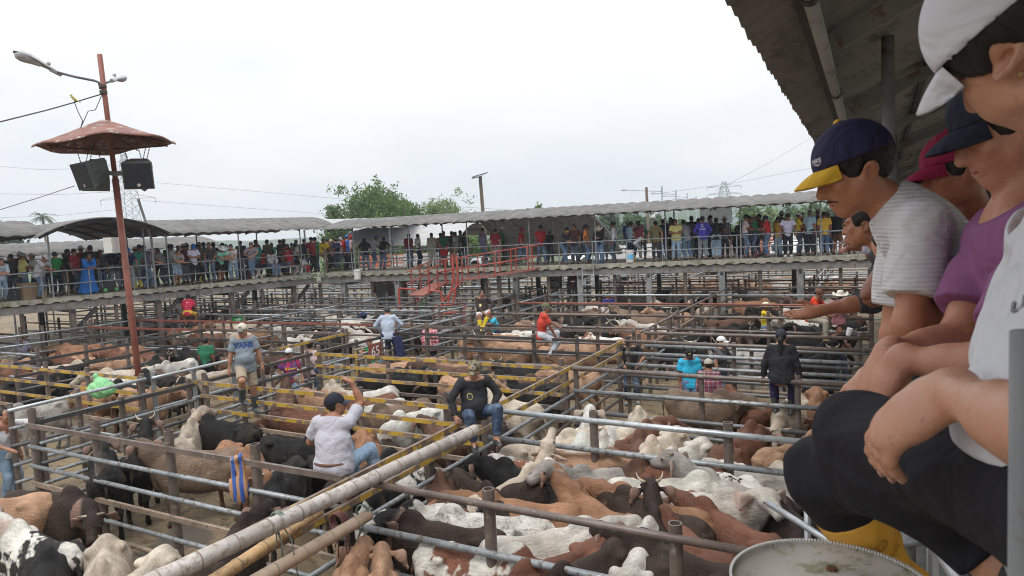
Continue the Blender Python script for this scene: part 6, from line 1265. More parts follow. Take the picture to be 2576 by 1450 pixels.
def face_bits():
    out = {}
    m = MB(); [m.tube(bez((s * .013, .1035, .027), (s * .032, .104, .036), (s * .053, .083, .027), 6), [.002, .0042, .0044, .004, .0032, .001], 6) for s in (-1, 1)]; out['eyebrows'] = m.mesh('eyebrows', MT['hair'], True)
    m = MB(); [m.ball((s * .031, .0905, .006), (.0105, .005, .0052), 10) for s in (-1, 1)]; out['eyes'] = m.mesh('eyes', MT['eye'], True)
    m = MB(); m.ball((0, .0925, -.067), (.022, .006, .006), 10); out['lips'] = m.mesh('lips', MT['flat'], True)
    m = MB(); m.tube(bez((-.034, .084, -.066), (0, .1165, -.046), (.034, .084, -.066), 9), [.001, .002, .0027, .003, .003, .003, .0027, .002, .001], 8); out['moustache'] = m.mesh('moustache', MT['hair'], True); return out
FB = face_bits()
SKINS = [(.33, .165, .10), (.28, .13, .075), (.38, .20, .125), (.24, .105, .06), (.20, .085, .05)]
DARKHAIR = (.012, .010, .010)
CC = {'black': (.014, .014, .016), 'dark grey': (.045, .045, .05), 'grey': (.27, .28, .3), 'light grey': (.46, .46, .49), 'white': (.68, .68, .69), 'red': (.48, .025, .03), 'dark red': (.24, .018, .03), 'maroon': (.13, .025, .04), 'orange': (.75, .25, .07), 'yellow': (.72, .55, .04), 'mustard': (.62, .38, .05), 'pale yellow': (.62, .58, .22), 'olive': (.17, .15, .07), 'green': (.03, .30, .07), 'dark green': (.02, .14, .07), 'teal': (.06, .33, .27), 'mint': (.22, .58, .48), 'cyan': (.05, .42, .60), 'pale blue': (.38, .55, .66), 'light blue': (.42, .50, .60), 'blue': (.025, .12, .42), 'royal blue': (.02, .14, .48), 'purple blue': (.07, .06, .42), 'navy': (.02, .025, .07), 'purple grey': (.14, .12, .19), 'mauve': (.33, .29, .36), 'lilac': (.58, .55, .70), 'pink': (.55, .30, .34), 'pale pink': (.62, .48, .48), 'brown': (.15, .07, .045), 'cream': (.55, .50, .42), 'khaki': (.36, .31, .2), 'beige': (.32, .26, .19), 'jeans': (.085, .15, .26), 'light jeans': (.24, .34, .46), 'dark jeans': (.035, .055, .10), 'grey jeans': (.22, .25, .28)}
def place_head(root, J, kind, colr, parent=None, name=None):
    o = link(name or kind.split('_')[0], HWM[kind], parent or root, colr); r, f, u = J['H']; o.matrix_local = frame_mat(J['head'], r, f, u); return o
PARTS = {}
def cached(key, fn):
    if key not in PARTS: PARTS[key] = fn()
    return PARTS[key]
def person(label, loc, rz, J, h=.02, shirt='grey', sleeve='short', legs='jeans', end=1.92, hat=None, hatc='black', visorc=None, hair='hair', hairc=DARKHAIR, shoes='black', boot=False, skin=0, sc=1.0, fat=1.0, key=None, smat='cloth', lmat=None, group=None, detail=False, stache=False, folds=.006, wide=0, hem=.06, fingers=None, bootc=None):
    root = thing('person', label, 'person', loc, rz, group); root.scale = (sc,) * 3; K = (key if key else id(J), h)
    sk = SKINS[skin % 5] if not isinstance(skin, tuple) else skin
    root['J'] = 0; del root['J']
    b = link('body', cached((K, 'body', fat), lambda: body_mesh(J, h, fat, fingers, detail)), root, sk)
    s = link('shirt', cached((K, 'shirt', sleeve, fat, folds, hem), lambda: shirt_mesh(J, h, sleeve, fat, seed=len(PARTS), folds=folds, hem=hem)), root, CC.get(shirt, shirt))
    if smat != 'cloth': s.material_slots[0].link = 'OBJECT'; s.material_slots[0].material = MT[smat]
    lm = lmat or ('denim' if 'jeans' in legs else 'cloth')
    t = link('shorts' if not isinstance(end, dict) and end < 1.1 else 'trousers', cached((K, 'legs', str(end), wide), lambda: trouser_mesh(J, h, end, wide=wide)), root, CC.get(legs, legs))
    if lm != 'denim': t.material_slots[0].link = 'OBJECT'; t.material_slots[0].material = MT[lm]
    for q in 'LR': bq = boot is True or boot == q; link('boot' if bq else 'shoe', cached((K, 'shoe', q, bq), lambda: shoe_mesh(J, q, min(h, .016), bq)), root, CC.get(shoes, shoes) if bq or boot in (True, False) else (.02, .02, .025))
    if hat == 'cap':
        c = place_head(root, J, 'cap', CC.get(hatc, hatc)); vz = link('visor', HWM['visor'], c, CC.get(visorc or hatc, visorc or hatc))
        if hair: place_head(root, J, 'hair_cap' if hair == 'hair' else hair, hairc, name='hair')
    elif hat: place_head(root, J, hat, CC.get(hatc, hatc), name='hat'); place_head(root, J, 'hair_cap' if hair == 'hair' else hair, hairc, name='hair') if hair else None
    elif hair: place_head(root, J, hair, hairc)
    if h < .009 and NAILS:
        nm = MB()
        for q, d, n, fr in NAILS: nm.ball(q - n * fr * .62, (.0085, .0052, .0034), 8, rot=np.stack([d, np.cross(n, d), n], 1))
        nm.build('fingernails', MT['flat'], root, True, (.50, .28, .22))
    NAILS.clear()
    if detail or h < .016:
        for n in ('eyebrows', 'eyes', 'lips') + (('moustache',) if stache else ()):
            o = link(n, FB[n], root, (.30, .09, .07) if n == 'lips' else DARKHAIR); r, f, u = J['H']; o.matrix_local = frame_mat(J['head'], r, f, u)
    return root
def child(root, name):
    for o in root.children:
        if o.name.split('.')[0] == name: return o
def decal(o, txt, size, org, nrmv, up=(0, 0, 1), color=(1, 1, 1), mat='flat', name='lettering', bold=0.0, shear=0):
    """letters wrapped onto a garment (all in the garment's own coordinates)"""
    me = o.data; bv = BVHTree.FromPolygons([v.co for v in me.vertices], [p.vertices[:] for p in me.polygons]); n = nrm(nrmv); u = nrm(np.asarray(up, float) - n * (np.asarray(up) @ n)); r = np.cross(u, n)
    t = text_obj(txt, size, MT[mat], name, o, 0, color, bold); tm = t.data; bad = False
    for v in tm.vertices:
        p = np.asarray(org) + r * v.co.x + u * v.co.y + n * .3; hit = bv.ray_cast(Vector(p), Vector(-n), .6)
        v.co = Vector(hit[0] + Vector(n) * .004) if hit[0] is not None else Vector(p - n * .3)
    tm.update(); return t
def ang_to(rz_dir): return math.atan2(-rz_dir[0], rz_dir[1])
def cam_rz(p, a):       # a: 0 faces the camera, 90 picture right, 180 away
    t = -np.asarray(p[:2]) / np.linalg.norm(p[:2]); r = np.array([-t[1], t[0]]); d = t * math.cos(math.radians(a)) + r * math.sin(math.radians(a)); return ang_to(d)
# --------------- poses of the onlookers on the walkways (rail at y = +.3)
POSE = {
 'stand': skel(head=(0, 8)), 'look': skel(head=(35, 5), twist=8, fl=(-.12, .05, .09)), 'lookl': skel(head=(-40, 8), twist=-8, fr=(.13, .06, .09)),
 'lean': skel(pel=(0, -.14, .88), lean=36, head=(0, 32), hl=(.07, .38, 1.03), hr=(-.05, .37, 1.02), al=(-1, .1, -.5), ar=(1, .1, -.5), fl=(-.1, -.3, .09), fr=(.12, -.12, .09)),
 'leanx': skel(pel=(.03, -.12, .88), lean=30, twist=14, head=(25, 18), hl=(-.1, .38, 1.03), hr=(.1, .38, 1.02), al=(-1, .1, -.5), ar=(1, .1, -.5), fl=(.1, -.28, .09), fr=(.0, .0, .09)),
 'rail': skel(pel=(0, -.05, .92), lean=8, head=(-12, 12), hl=(-.28, .30, .98), hr=(.28, .30, .98), al=(-1, -.5, 0), ar=(1, -.5, 0)),
 'cross': skel(lean=4, head=(15, 10), hl=(.1, .24, 1.12), hr=(-.08, .26, 1.16), al=(-1, -.2, -.4), ar=(1, -.2, -.4)),
 'phone': skel(lean=6, head=(0, 34), hl=(-.03, .34, 1.16), hr=(.05, .33, 1.17), al=(-.8, -.4, -.7), ar=(.8, -.4, -.7), fr=(.12, .08, .09)),
 'legup': skel(pel=(0, -.1, .92), lean=14, head=(10, 16), hr=(.12, .36, 1.0), hl=(-.2, .28, .98), al=(-1, -.3, -.2), ar=(1, 0, -.2), fr=(.12, .30, .52), kr=(.3, 1, .4)),
 'sit': skel(pel=(0, 0, .54), lean=16, head=(0, 25), hl=(-.06, .4, .62), hr=(.08, .4, .62), al=(-1, -.3, -.2), ar=(1, -.3, -.2), fl=(-.12, .42, .09), fr=(.13, .40, .09)),
 'walk': skel(lean=4, head=(0, 6), fl=(-.08, .24, .10), fr=(.08, -.26, .13), hl=(-.26, -.12, .88), hr=(.26, .16, .90), kl=(0, 1, .1)),
 'pockets': skel(head=(-20, 4), hl=(-.2, .08, .98), hr=(.2, .08, .98), al=(-1, -.7, 0), ar=(1, -.7, 0), fl=(-.14, .02, .09)),
 'backlean': skel(pel=(0, .0, .90), lean=24, head=(0, 12), hl=(-.16, .42, 1.06), hr=(.16, .42, 1.06), al=(-1, 0, -.4), ar=(1, 0, -.4), fl=(-.12, -.1, .09), fr=(.12, -.14, .09)),
 'railsit': skel(pel=(0, .22, 1.04), lean=6, head=(60, 10), hl=(-.25, .26, 1.0), hr=(.2, .3, 1.3), fl=(-.1, .30, .56), fr=(.14, .02, .12), kl=(0, 1, .3), al=(-1, -.4, 0), ar=(1, -.2, -.6))}
DECKP = []
NOUN = {'short': 'short sleeves', 'long': 'long sleeves', 'none': 'sleeveless'}
def deckp(side, u, off, face, pose, shirt, legs, hat=None, hatc='black', desc='', sleeve='short', end=1.92, **kw):
    q = (on_right if side == 'r' else on_left)(u, off); d = RD if side == 'r' else LD; n = RN if side == 'r' else LN
    fd = {'f': -n, 'b': n, 'l': -d, 'r': d, 'fl': nrm(-n - d * .8), 'fr': nrm(-n + d * .8), 'bl': nrm(n - d * .7), 'br': nrm(n + d * .7)}[face]
    p = q.copy(); p[2] = DECK + .0
    who = kw.pop('who', 'person'); g = 'onlookers on the raised walkways'
    pr = person(desc, p, ang_to(fd), POSE[pose], .02, shirt, sleeve, legs, end, hat, hatc, key=pose, skin=kw.pop('skin', rnd.randrange(5)), sc=kw.pop('sc', rnd.uniform(.96, 1.04)), folds=0.005, group=g, **kw)
    return pr
Z6u = lambda z: 1257.8 + z * .2685; Z7u = lambda z: 628.9 + z * .2685; Z8u = lambda z: z * .2602; Z4u = lambda z: 1823.8 + z * .3904
D = deckp
D('r', Z6u(210), 1.5, 'r', 'walk', 'red', 'jeans', 'cap', 'red', 'man in red shirt, dark vest and red cap walking under the dark ramp roof')
D('r', Z6u(392), 1.0, 'fr', 'walk', 'red', 'jeans', 'cap', 'black', 'man in bright red tee and black cap striding along the right walkway')
D('r', Z6u(625), .42, 'fr', 'leanx', 'dark grey', 'jeans', 'cap', 'black', 'young man in dark jacket and black and yellow cap leaning on the right railing', 'long', visorc='mustard')
D('r', Z6u(708), .9, 'f', 'stand', 'brown', 'dark jeans', None, '', 'bareheaded man in brown tee with a hand near his head')
D('r', Z6u(815), .6, 'r', 'look', 'orange', 'jeans', 'cap', 'navy', 'man in orange polo and navy cap beside the rail')
D('r', Z6u(940), .42, 'f', 'phone', 'black', 'jeans', 'hat', 'cream', 'woman in white cowboy hat and black jacket with long dark hair', 'long', hair='hair_long', wide=.03, sc=.94)
D('r', Z6u(1080), .6, 'l', 'stand', 'light grey', 'dark jeans', 'cap', 'black', 'man in white checked shirt and rubber boots in profile', 'long', boot=True, smat='check', shoes='dark grey')
D('r', Z6u(1205), 2.6, 'br', 'stand', 'blue', 'jeans', 'cap', 'white', 'man in blue shirt and white cap at the far rail of the right walkway')
D('r', Z6u(1237), 1.1, 'br', 'stand', 'pale blue', 'navy', None, '', 'man in pale blue polo and yellow rubber boots behind the printed pail', boot=True, shoes='mustard', bootc=1)
D('r', Z6u(1352), .42, 'fl', 'railsit', 'maroon', 'grey', None, '', 'woman in maroon top and grey trousers sitting sideways on the right railing', hair='hair_long', sc=.95, shoes='white', lmat='cloth')
D('r', Z6u(1468), .42, 'f', 'rail', 'olive', 'dark grey', 'cap', 'black', 'stout man in olive polo and black cap gripping the right railing', fat=1.25)
D('r', Z6u(1545), 1.2, 'bl', 'stand', 'navy', 'jeans', 'cap', 'black', 'man in navy tee and black cap behind the olive polo')
D('r', Z6u(1622), 1.7, 'b', 'stand', 'black', 'black', 'cap', 'black', 'man all in black with bare calves behind the yellow polo', end=.8, skin=3)
D('r', Z6u(1657), .55, 'f', 'phone', 'pale yellow', 'light jeans', None, '', 'man in pale yellow polo reading something in his hands', fat=1.15, shoes='brown')
D('r', Z6u(1757), .75, 'bl', 'backlean', 'grey', 'jeans', None, '', 'man in grey polo with his back turned and one boot up')
D('r', Z6u(1868), 2.4, 'b', 'stand', 'brown', 'dark jeans', None, '', 'man in brown shirt standing behind the purple hoodie')
kala = D('r', Z6u(1908), .7, 'b', 'pockets', 'purple blue', 'grey jeans', 'cap', 'navy', 'person in purple blue hooded top lettered on the back', 'long', fat=1.15)
decal(child(kala, 'shirt'), 'Kala', .13, (0, -.12, 1.22), (0, -1, 0), color=(.8, .8, .85)); decal(child(kala, 'shirt'), 'C', .17, (0, -.12, 1.36), (0, -1, 0), color=(.8, .8, .85))
D('r', Z6u(2032), .7, 'b', 'backlean', 'black', 'light jeans', 'cap', 'black', 'man in black tee and pale jeans with his back to the pens')
st_ = D('r', Z6u(2112), 1.3, 'b', 'stand', (.07, .05, .05), 'dark grey', 'sunhat', 'khaki', 'man in dark plaid shirt and brimmed hat holding a wooden stick', 'long', smat='plaid')
wk = thing('walking_stick', 'thin wooden stick leaning from the hand of the man in dark plaid', 'stick', st_.location); mb = MB(); mb.tube([(.28, -.5, .01), (.05, -.2, .85)], .013, 6); mb.build('stick', MT['bamboo_gold'], wk)
D('r', Z6u(2215), 1.6, 'b', 'stand', 'black', 'black', None, '', 'small child in black beside the man in dark plaid', sc=.72)
D('r', Z6u(2302), .75, 'r', 'cross', 'pale pink', 'jeans', 'cap', 'black', 'man in white and pink jersey with black cap facing the green shirt')
D('r', Z6u(2345), 1.6, 'f', 'stand', (.1, .08, .09), 'dark jeans', 'hair_long' and None, '', 'person in dark check shirt between the pink jersey and the green shirt', smat='plaid')
D('r', Z6u(2402), .85, 'l', 'cross', 'dark green', 'dark jeans', 'cap', 'khaki', 'older man in green shirt with rust scarf and khaki cap', boot=True, shoes='maroon')
D('r', Z6u(2440), 1.9, 'l', 'stand', 'dark red', 'dark jeans', 'cap', 'black', 'man in dark red shirt mostly hidden behind the green shirt')
D('r', Z6u(2515), .6, 'l', 'phone', 'red', 'jeans', 'cap', 'navy', 'man in red and navy polo looking down at his phone')
D('r', Z4u(350), .9, 'fl', 'stand', 'mustard', 'light jeans', 'cap', 'black', 'woman in mustard tee with a black visor beside the lilac polo', hair='hair_long', sc=.93)
D('r', Z4u(408), .45, 'f', 'rail', 'lilac', 'black', 'cap', 'black', 'man in lilac polo and black cap holding the right railing', shoes='white')
D('r', Z4u(470), 1.1, 'r', 'cross', 'yellow', 'dark jeans', 'cap', 'white', 'man in yellow striped polo and white cap with folded arms')
D('r', Z4u(550), .9, 'br', 'stand', 'pale blue', 'dark grey', None, '', 'grey haired man in pale blue tee with his back turned', hairc=(.25, .25, .25))
D('r', Z4u(603), 1.8, 'b', 'stand', 'dark grey', 'dark jeans', 'cap', 'khaki', 'tall man in dark grey shirt behind the mustard polo', sc=1.06)
D('r', Z4u(643), .7, 'b', 'stand', 'mustard', 'jeans', 'cap', 'black', 'man in mustard polo and black cap standing back to the pens')
D('r', Z4u(722), 1.0, 'br', 'pockets', 'black', 'brown', None, '', 'stout man in black tee and brown shorts near the right end', end=.95, fat=1.2)
D('r', Z4u(815), 1.3, 'br', 'stand', (.09, .09, .11), 'dark jeans', 'cap', 'black', 'man in dark plaid shirt furthest right on the walkway', smat='plaid')
# bend of the walkways
D('r', Z7u(1500), 3.2, 'b', 'stand', 'dark red', 'jeans', 'cap', 'black', 'man in dark red polo at the far rail left of the white shirt')
D('r', Z7u(1585), 3.2, 'br', 'stand', 'white', 'navy', None, '', 'man in white shirt and navy trousers at the far rail')
D('r', Z7u(1715), 3.0, 'b', 'stand', 'cream', 'cream', None, '', 'man in cream jacket and cream trousers at the far rail', 'long')
D('r', Z7u(1800), 3.2, 'b', 'stand', 'red', 'jeans', 'cap', 'black', 'person in red and white striped top at the far rail', smat='stripe')
D('r', Z7u(1832), 2.4, 'f', 'stand', 'dark green', 'red', None, '', 'man in green shirt and red shorts behind the red catwalk', end=.95)
D('r', Z7u(1905), 3.0, 'b', 'stand', 'dark grey', 'khaki', None, '', 'man in dark grey shirt and khaki trousers at the far rail')
D('r', Z7u(1940), 2.4, 'l', 'stand', 'light blue', 'khaki', 'cap', 'navy', 'man in light blue tee and navy cap beside the dark grey shirt')
D('r', Z7u(1985), 3.0, 'b', 'stand', 'teal', 'dark jeans', None, '', 'person in teal tee behind the woman in black')
D('r', Z7u(2022), 2.0, 'b', 'stand', 'black', 'dark jeans', None, '', 'woman in black top and jeans walking behind the catwalk rail', hair='hair_cap' and 'hair', sc=.95)
D('r', Z7u(2195), 1.0, 'br', 'stand', 'purple grey', 'dark jeans', None, '', 'person in purple grey hooded top with the hood up', 'long', hair='hair')
D('r', Z7u(2312), 1.0, 'b', 'stand', 'dark red', 'grey', None, '', 'man in dark red tee with a pale strap and grey shorts', end=.95, lmat='cloth')
D('r', Z7u(2372), 1.6, 'r', 'stand', 'dark green', 'dark grey', 'sunhat', 'white', 'person in dark green tee and white hat by the catwalk top')
D('r', Z7u(1090), 1.5, 'bl', 'backlean', 'black', 'jeans', None, '', 'woman in black shirt with long hair leaning at the bend', hair='hair_long', sc=.96)
D('r', Z7u(1165), 2.2, 'br', 'backlean', 'light grey', 'jeans', 'cap', 'purple blue', 'man in light grey shirt and white rubber boots leaning away', boot=True, shoes='white')
D('r', Z7u(1250), 2.2, 'b', 'backlean', 'black', 'jeans', 'cap', 'black', 'man in black tee leaning away next to the light grey shirt')
# left walkway
D('l', Z7u(35), .4, 'fl', 'leanx', 'mauve', 'jeans', None, '', 'man in mauve tee and white rubber boots with a dark shoulder bag', boot=True, shoes='cream')
D('l', Z7u(85), 1.6, 'f', 'stand', 'teal', 'dark jeans', None, '', 'person in teal top behind the mauve tee')
D('l', Z7u(112), 1.6, 'r', 'sit', 'red', 'black', None, '', 'seated person in red shirt turned towards the benches')
D('l', Z7u(185), 2.6, 'b', 'stand', 'olive', 'dark jeans', 'cap', 'black', 'tall man in olive shirt and black cap behind the benches')
D('l', Z7u(203), .85, 'f', 'sit', 'light grey', 'jeans', 'cap', 'black', 'man in light grey shirt and black cap bent over his phone on the bench', 'long')
D('l', Z7u(272), 1.5, 'fr', 'sit', 'black', 'dark jeans', None, '', 'man in black tee seated behind the bench')
D('l', Z7u(300), 1.9, 'r', 'stand', (.05, .05, .07), 'dark grey', None, '', 'man in charcoal shirt standing behind the red cap')
D('l', Z7u(342), 2.3, 'b', 'stand', 'dark grey', 'dark grey', 'cap', 'grey', 'man in dark grey shirt and grey cap behind the benches')
D('l', Z7u(385), 1.15, 'bl', 'sit', 'red', 'dark jeans', 'cap', 'red', 'man in red shirt and red cap seated on the bench with his back turned')
D('l', Z7u(442), 1.5, 'r', 'stand', 'white', 'black', None, '', 'dark haired woman in white beside the red cap', hair='hair_long', sc=.9)
D('l', Z7u(497), .7, 'r', 'sit', 'white', 'red', None, '', 'little girl in white jacket and red trousers on the bench end', 'long', hair='hair_long', sc=.66, shoes='white', lmat='cloth')
D('l', Z7u(455), 2.4, 'b', 'stand', 'grey', 'dark jeans', None, '', 'man in grey shirt back turned behind the white clad woman')
D('l', Z7u(528), 1.9, 'fl', 'stand', 'navy', 'dark jeans', 'cap', 'dark grey', 'man in navy shirt and grey cap left of the red and black tee')
D('l', Z7u(592), 1.2, 'f', 'stand', 'dark red', 'black', 'cap', 'black', 'man in red and black tee behind the yellow jersey')
D('l', Z7u(632), 1.7, 'b', 'stand', 'dark green', 'jeans', 'cap', 'black', 'man in dark green shirt next to the yellow jersey')
D('l', Z7u(705), .42, 'f', 'legup', 'yellow', 'khaki', None, '', 'man in yellow jersey and khaki shorts with one foot up on the rail', end=.95)
D('l', Z7u(745), 1.5, 'r', 'stand', 'brown', 'black', None, '', 'dark clad man right behind the yellow jersey')
D('l', Z7u(826), 1.2, 'b', 'stand', 'navy', 'dark jeans', None, '', 'person with a dark backpack between yellow jersey and red polo')
D('l', Z7u(895), .55, 'fr', 'look', 'red', 'black', None, '', 'man in red polo and tall black boots near the bend', boot=True, shoes='black')
D('l', Z7u(925), 1.7, 'b', 'stand', 'blue', 'dark jeans', 'cap', 'blue', 'man in blue cap half hidden by the red polo')
D('l', Z7u(972), .6, 'bl', 'stand', 'pale pink', 'black', 'cap', 'red', 'man in dusty pink shirt and red cap with his back turned', 'roll')
for a in [
 (Z8u(40), .4, 'f', 'lean', 'light blue', 'light jeans', None, '', 'grey haired man in light blue shirt leaning over the rail at the left edge', dict(hairc=(.12, .12, .12), sleeve='roll')),
 (Z8u(-70), .6, 'f', 'stand', 'grey', 'jeans', 'cap', 'navy', 'man cut off by the left picture edge', dict()),
 (Z8u(150), 1.7, 'b', 'stand', 'dark grey', 'dark jeans', None, '', 'man in dark grey shirt behind the light blue shirt at the left', dict()),
 (Z8u(245), 1.3, 'r', 'cross', 'pale yellow', 'jeans', 'cap', 'grey', 'man in yellow tee and grey cap holding bright plastic bags', dict()),
 (Z8u(432), .4, 'fr', 'lean', 'light grey', 'jeans', 'cap', 'white', 'heavy man in grey polo with red sleeve and white cap leaning on the rail', dict(fat=1.3)),
 (Z8u(562), 1.5, 'br', 'cross', 'green', 'navy', 'cap', 'dark grey', 'man in bright green polo behind the wooden table', dict()),
 (Z8u(685), 2.4, 'r', 'stand', 'black', 'black', None, '', 'dark clad person in the shade left of the red tee', dict()),
 (Z8u(752), 1.2, 'fr', 'stand', 'dark red', 'dark jeans', None, '', 'dark skinned man in dark red tee beside the blue robe', dict(skin=4)),
 (Z8u(915), 1.5, 'b', 'stand', 'black', 'black', None, '', 'tall man in black behind the blue robe', dict(skin=4, sc=1.08)),
 (Z8u(1000), 2.0, 'f', 'stand', 'dark grey', 'jeans', None, '', 'man in dark grey tee right of the blue robe', dict()),
 (Z8u(1062), 2.6, 'b', 'stand', 'white', 'jeans', 'cap', 'red', 'person in white with a red cap in the depth of the left walkway', dict()),
 (Z8u(1125), 1.9, 'b', 'backlean', 'black', 'grey jeans', None, '', 'man in black shirt behind the white junction box', dict()),
 (Z8u(1265), .5, 'f', 'legup', 'navy', 'grey jeans', 'cap', 'blue', 'man in navy lettered tee and blue cap right of the lamp post', dict()),
 (Z8u(1342), 1.6, 'b', 'stand', 'teal', 'grey', 'cap', 'khaki', 'man in teal shirt and yellow rubber boots with his back turned', dict(boot=True, shoes='yellow', lmat='cloth')),
 (Z8u(1425), 2.2, 'b', 'stand', 'grey', 'jeans', None, '', 'man in grey shirt behind the purple grey polo', dict()),
 (Z8u(1475), .4, 'fr', 'leanx', 'purple grey', 'jeans', None, '', 'man in purple grey polo and jeans leaning with crossed feet', dict()),
 (Z8u(1600), 1.4, 'bl', 'backlean', 'grey', 'dark jeans', 'sunhat', 'dark grey', 'man in grey shirt and grey brimmed hat leaning away', dict()),
 (Z8u(1690), 2.0, 'l', 'stand', 'white', 'jeans', 'cap', 'black', 'dark skinned man in white patterned shirt and black cap', dict(skin=4)),
 (Z8u(1735), .4, 'f', 'lean', 'grey', 'light jeans', None, '', 'smiling man in grey polo with red collar and denim shorts on the rail', dict(end=.98)),
 (Z8u(1803), 1.6, 'b', 'stand', 'maroon', 'grey jeans', 'cap', 'khaki', 'man in maroon shirt and khaki cap behind the denim shorts', dict()),
 (Z8u(1890), .5, 'f', 'phone', 'lilac', 'black', 'cap', 'royal blue', 'man in pale lilac polo and bright blue cap with his phone', dict()),
 (Z8u(1925), 1.9, 'r', 'stand', 'black', 'black', 'cap', 'black', 'man in black with yellow boots behind the lilac polo', dict(boot=True, shoes='yellow')),
 (Z8u(2000), 1.8, 'b', 'stand', 'olive', 'dark jeans', None, '', 'man in olive tee between the lilac polo and the foot on the rail', dict()),
 (Z8u(2050), .42, 'fl', 'legup', 'dark grey', 'dark jeans', None, '', 'grey haired man in dark polo with one foot up on the left rail', dict(hairc=(.15, .15, .15))),
 (Z8u(2155), .42, 'f', 'lean', 'mint', 'black', 'hat', 'white', 'man in mint polo, black shorts and white cowboy hat leaning on the rail', dict(end=.95)),
 (Z8u(2180), 1.9, 'b', 'stand', 'black', 'black', 'cap', 'black', 'man in black cap hidden behind the cowboy hat', dict()),
 (Z8u(2265), .42, 'fl', 'lean', 'white', 'light jeans', None, '', 'man in white tee and pale jeans leaning on the rail by the rubbish bag', dict()),
 (Z8u(2350), 1.7, 'b', 'stand', 'dark grey', 'dark grey', None, '', 'man in dark clothes behind the black rubbish bag', dict())]:
    D('l', a[0], a[1], a[2], a[3], a[4], a[5], a[6], a[7], a[8], **a[9])
rob = D('l', Z8u(880), .4, 'f', 'lean', 'royal blue', 'royal blue', None, '', 'bearded man in a long bright blue robe leaning on the left railing', 'long', wide=.08, hair='hair_long', lmat='cloth')
s = SDF((-.5, -.6, 0), (.5, .4, 1.15), .025); s.cone((0, -.14, .95), (0, -.16, .12), .17, .34, .1, ((0, 1, 0), .7)); s.warp(lambda x, y, z: .02 * np.sin(np.arctan2(y + .15, x) * 9) * np.clip(1 - z, 0, 1)); s.cut((0, 0, .06), (0, 0, -1)); v, f = s.geo(); link('robe_skirt', mesh_np('robe', v, f, [MT['cloth']]), rob, CC['royal blue'])
J_ = POSE['lean']; mb = MB(); q = J_['head'] + J_['H'][1] * .07 - J_['H'][2] * .13; mb.ball(q, (.05, .04, .09)); mb.build('beard', MT['hair'], rob, True, (.12, .11, .1))

FILL = [('l', u, o, f, c) for u, o, f, c in ((12, 2.4, 'b', 'teal'), (60, 2.9, 'f', 'maroon'), (95, 2.2, 'l', 'white'), (128, 3.1, 'b', 'dark grey'), (168, 2.6, 'r', 'navy'), (214, 2.9, 'b', 'dark red'), (232, 2.1, 'f', 'black'), (262, 2.6, 'l', 'grey'), (292, 2.2, 'b', 'teal'), (306, 3.0, 'r', 'pink'), (322, 2.4, 'f', 'black'), (360, 2.9, 'b', 'white'), (398, 2.6, 'l', 'olive'), (432, 2.4, 'b', 'dark green'), (455, 2.9, 'f', 'grey'), (478, 2.3, 'b', 'orange'), (506, 2.8, 'r', 'navy'), (545, 2.4, 'b', 'black'), (575, 2.9, 'f', 'mustard'), (622, 2.4, 'b', 'dark grey'), (648, 3.0, 'f', 'maroon'), (690, 3.0, 'b', 'teal'), (716, 2.4, 'r', 'black'), (738, 3.2, 'f', 'dark red'), (775, 2.7, 'b', 'navy'), (800, 2.2, 'l', 'grey'), (838, 2.8, 'b', 'dark grey'), (860, 2.4, 'f', 'white'), (884, 2.9, 'b', 'red'))] + [('r', u, o, f, c) for u, o, f, c in ((1385, 2.8, 'b', 'dark grey'), (1470, 2.6, 'r', 'navy'), (1520, 3.0, 'b', 'white'), (1618, 2.8, 'b', 'teal'), (1690, 2.9, 'f', 'maroon'), (1742, 2.6, 'b', 'navy'), (1790, 3.0, 'l', 'grey'), (1865, 2.8, 'b', 'black'), (1920, 2.9, 'r', 'pale blue'), (1968, 2.7, 'b', 'dark green'), (2020, 3.0, 'f', 'dark red'), (2085, 2.7, 'b', 'navy'))]
cnt = {}
for sd, u, o, f, c in FILL:
    cnt[sd] = cnt.get(sd, 0) + 1; k = cnt[sd]; w = 'left' if sd == 'l' else 'right'; hat = rnd.choice((None, 'cap', 'cap', 'sunhat'))
    nm = ['first', 'second', 'third', 'fourth', 'fifth', 'sixth', 'seventh', 'eighth', 'ninth', 'tenth', 'eleventh', 'twelfth'][(k - 1) % 12] if k <= 12 else f'{k}th'
    D(sd, u, o, f, rnd.choice(('stand', 'look', 'lookl', 'cross', 'pockets', 'walk')), c, rnd.choice(('jeans', 'dark jeans', 'black', 'grey jeans')), hat, rnd.choice(('black', 'navy', 'grey', 'khaki', 'white')), f'person in {c} top, {nm} from left in back row of the {w} walkway', sc=rnd.uniform(.88, 1.07))
# ------------------------------------------------------------------ people among the pens
def at_d(u, v, d): q = pt(u, v, d); return np.array([q[0], q[1], 0]), q[2]
def mid(label, u, v, d, a, J, shirt, legs, h=.0135, pz=None, **kw):
    loc, z = at_d(u, v, d)
    if pz is not None: z += pz * (1 - kw.get('sc', 1))      # raise the figure so that its pelvis sits at the seen height
    return person(label, (loc[0], loc[1], (z - pz) if pz is not None else 0), cam_rz(loc, a), J, h, shirt, kw.pop('sleeve', 'short'), legs, kw.pop('end', 1.92), kw.pop('hat', None), kw.pop('hatc', 'black'), group='people among the pens', **kw)
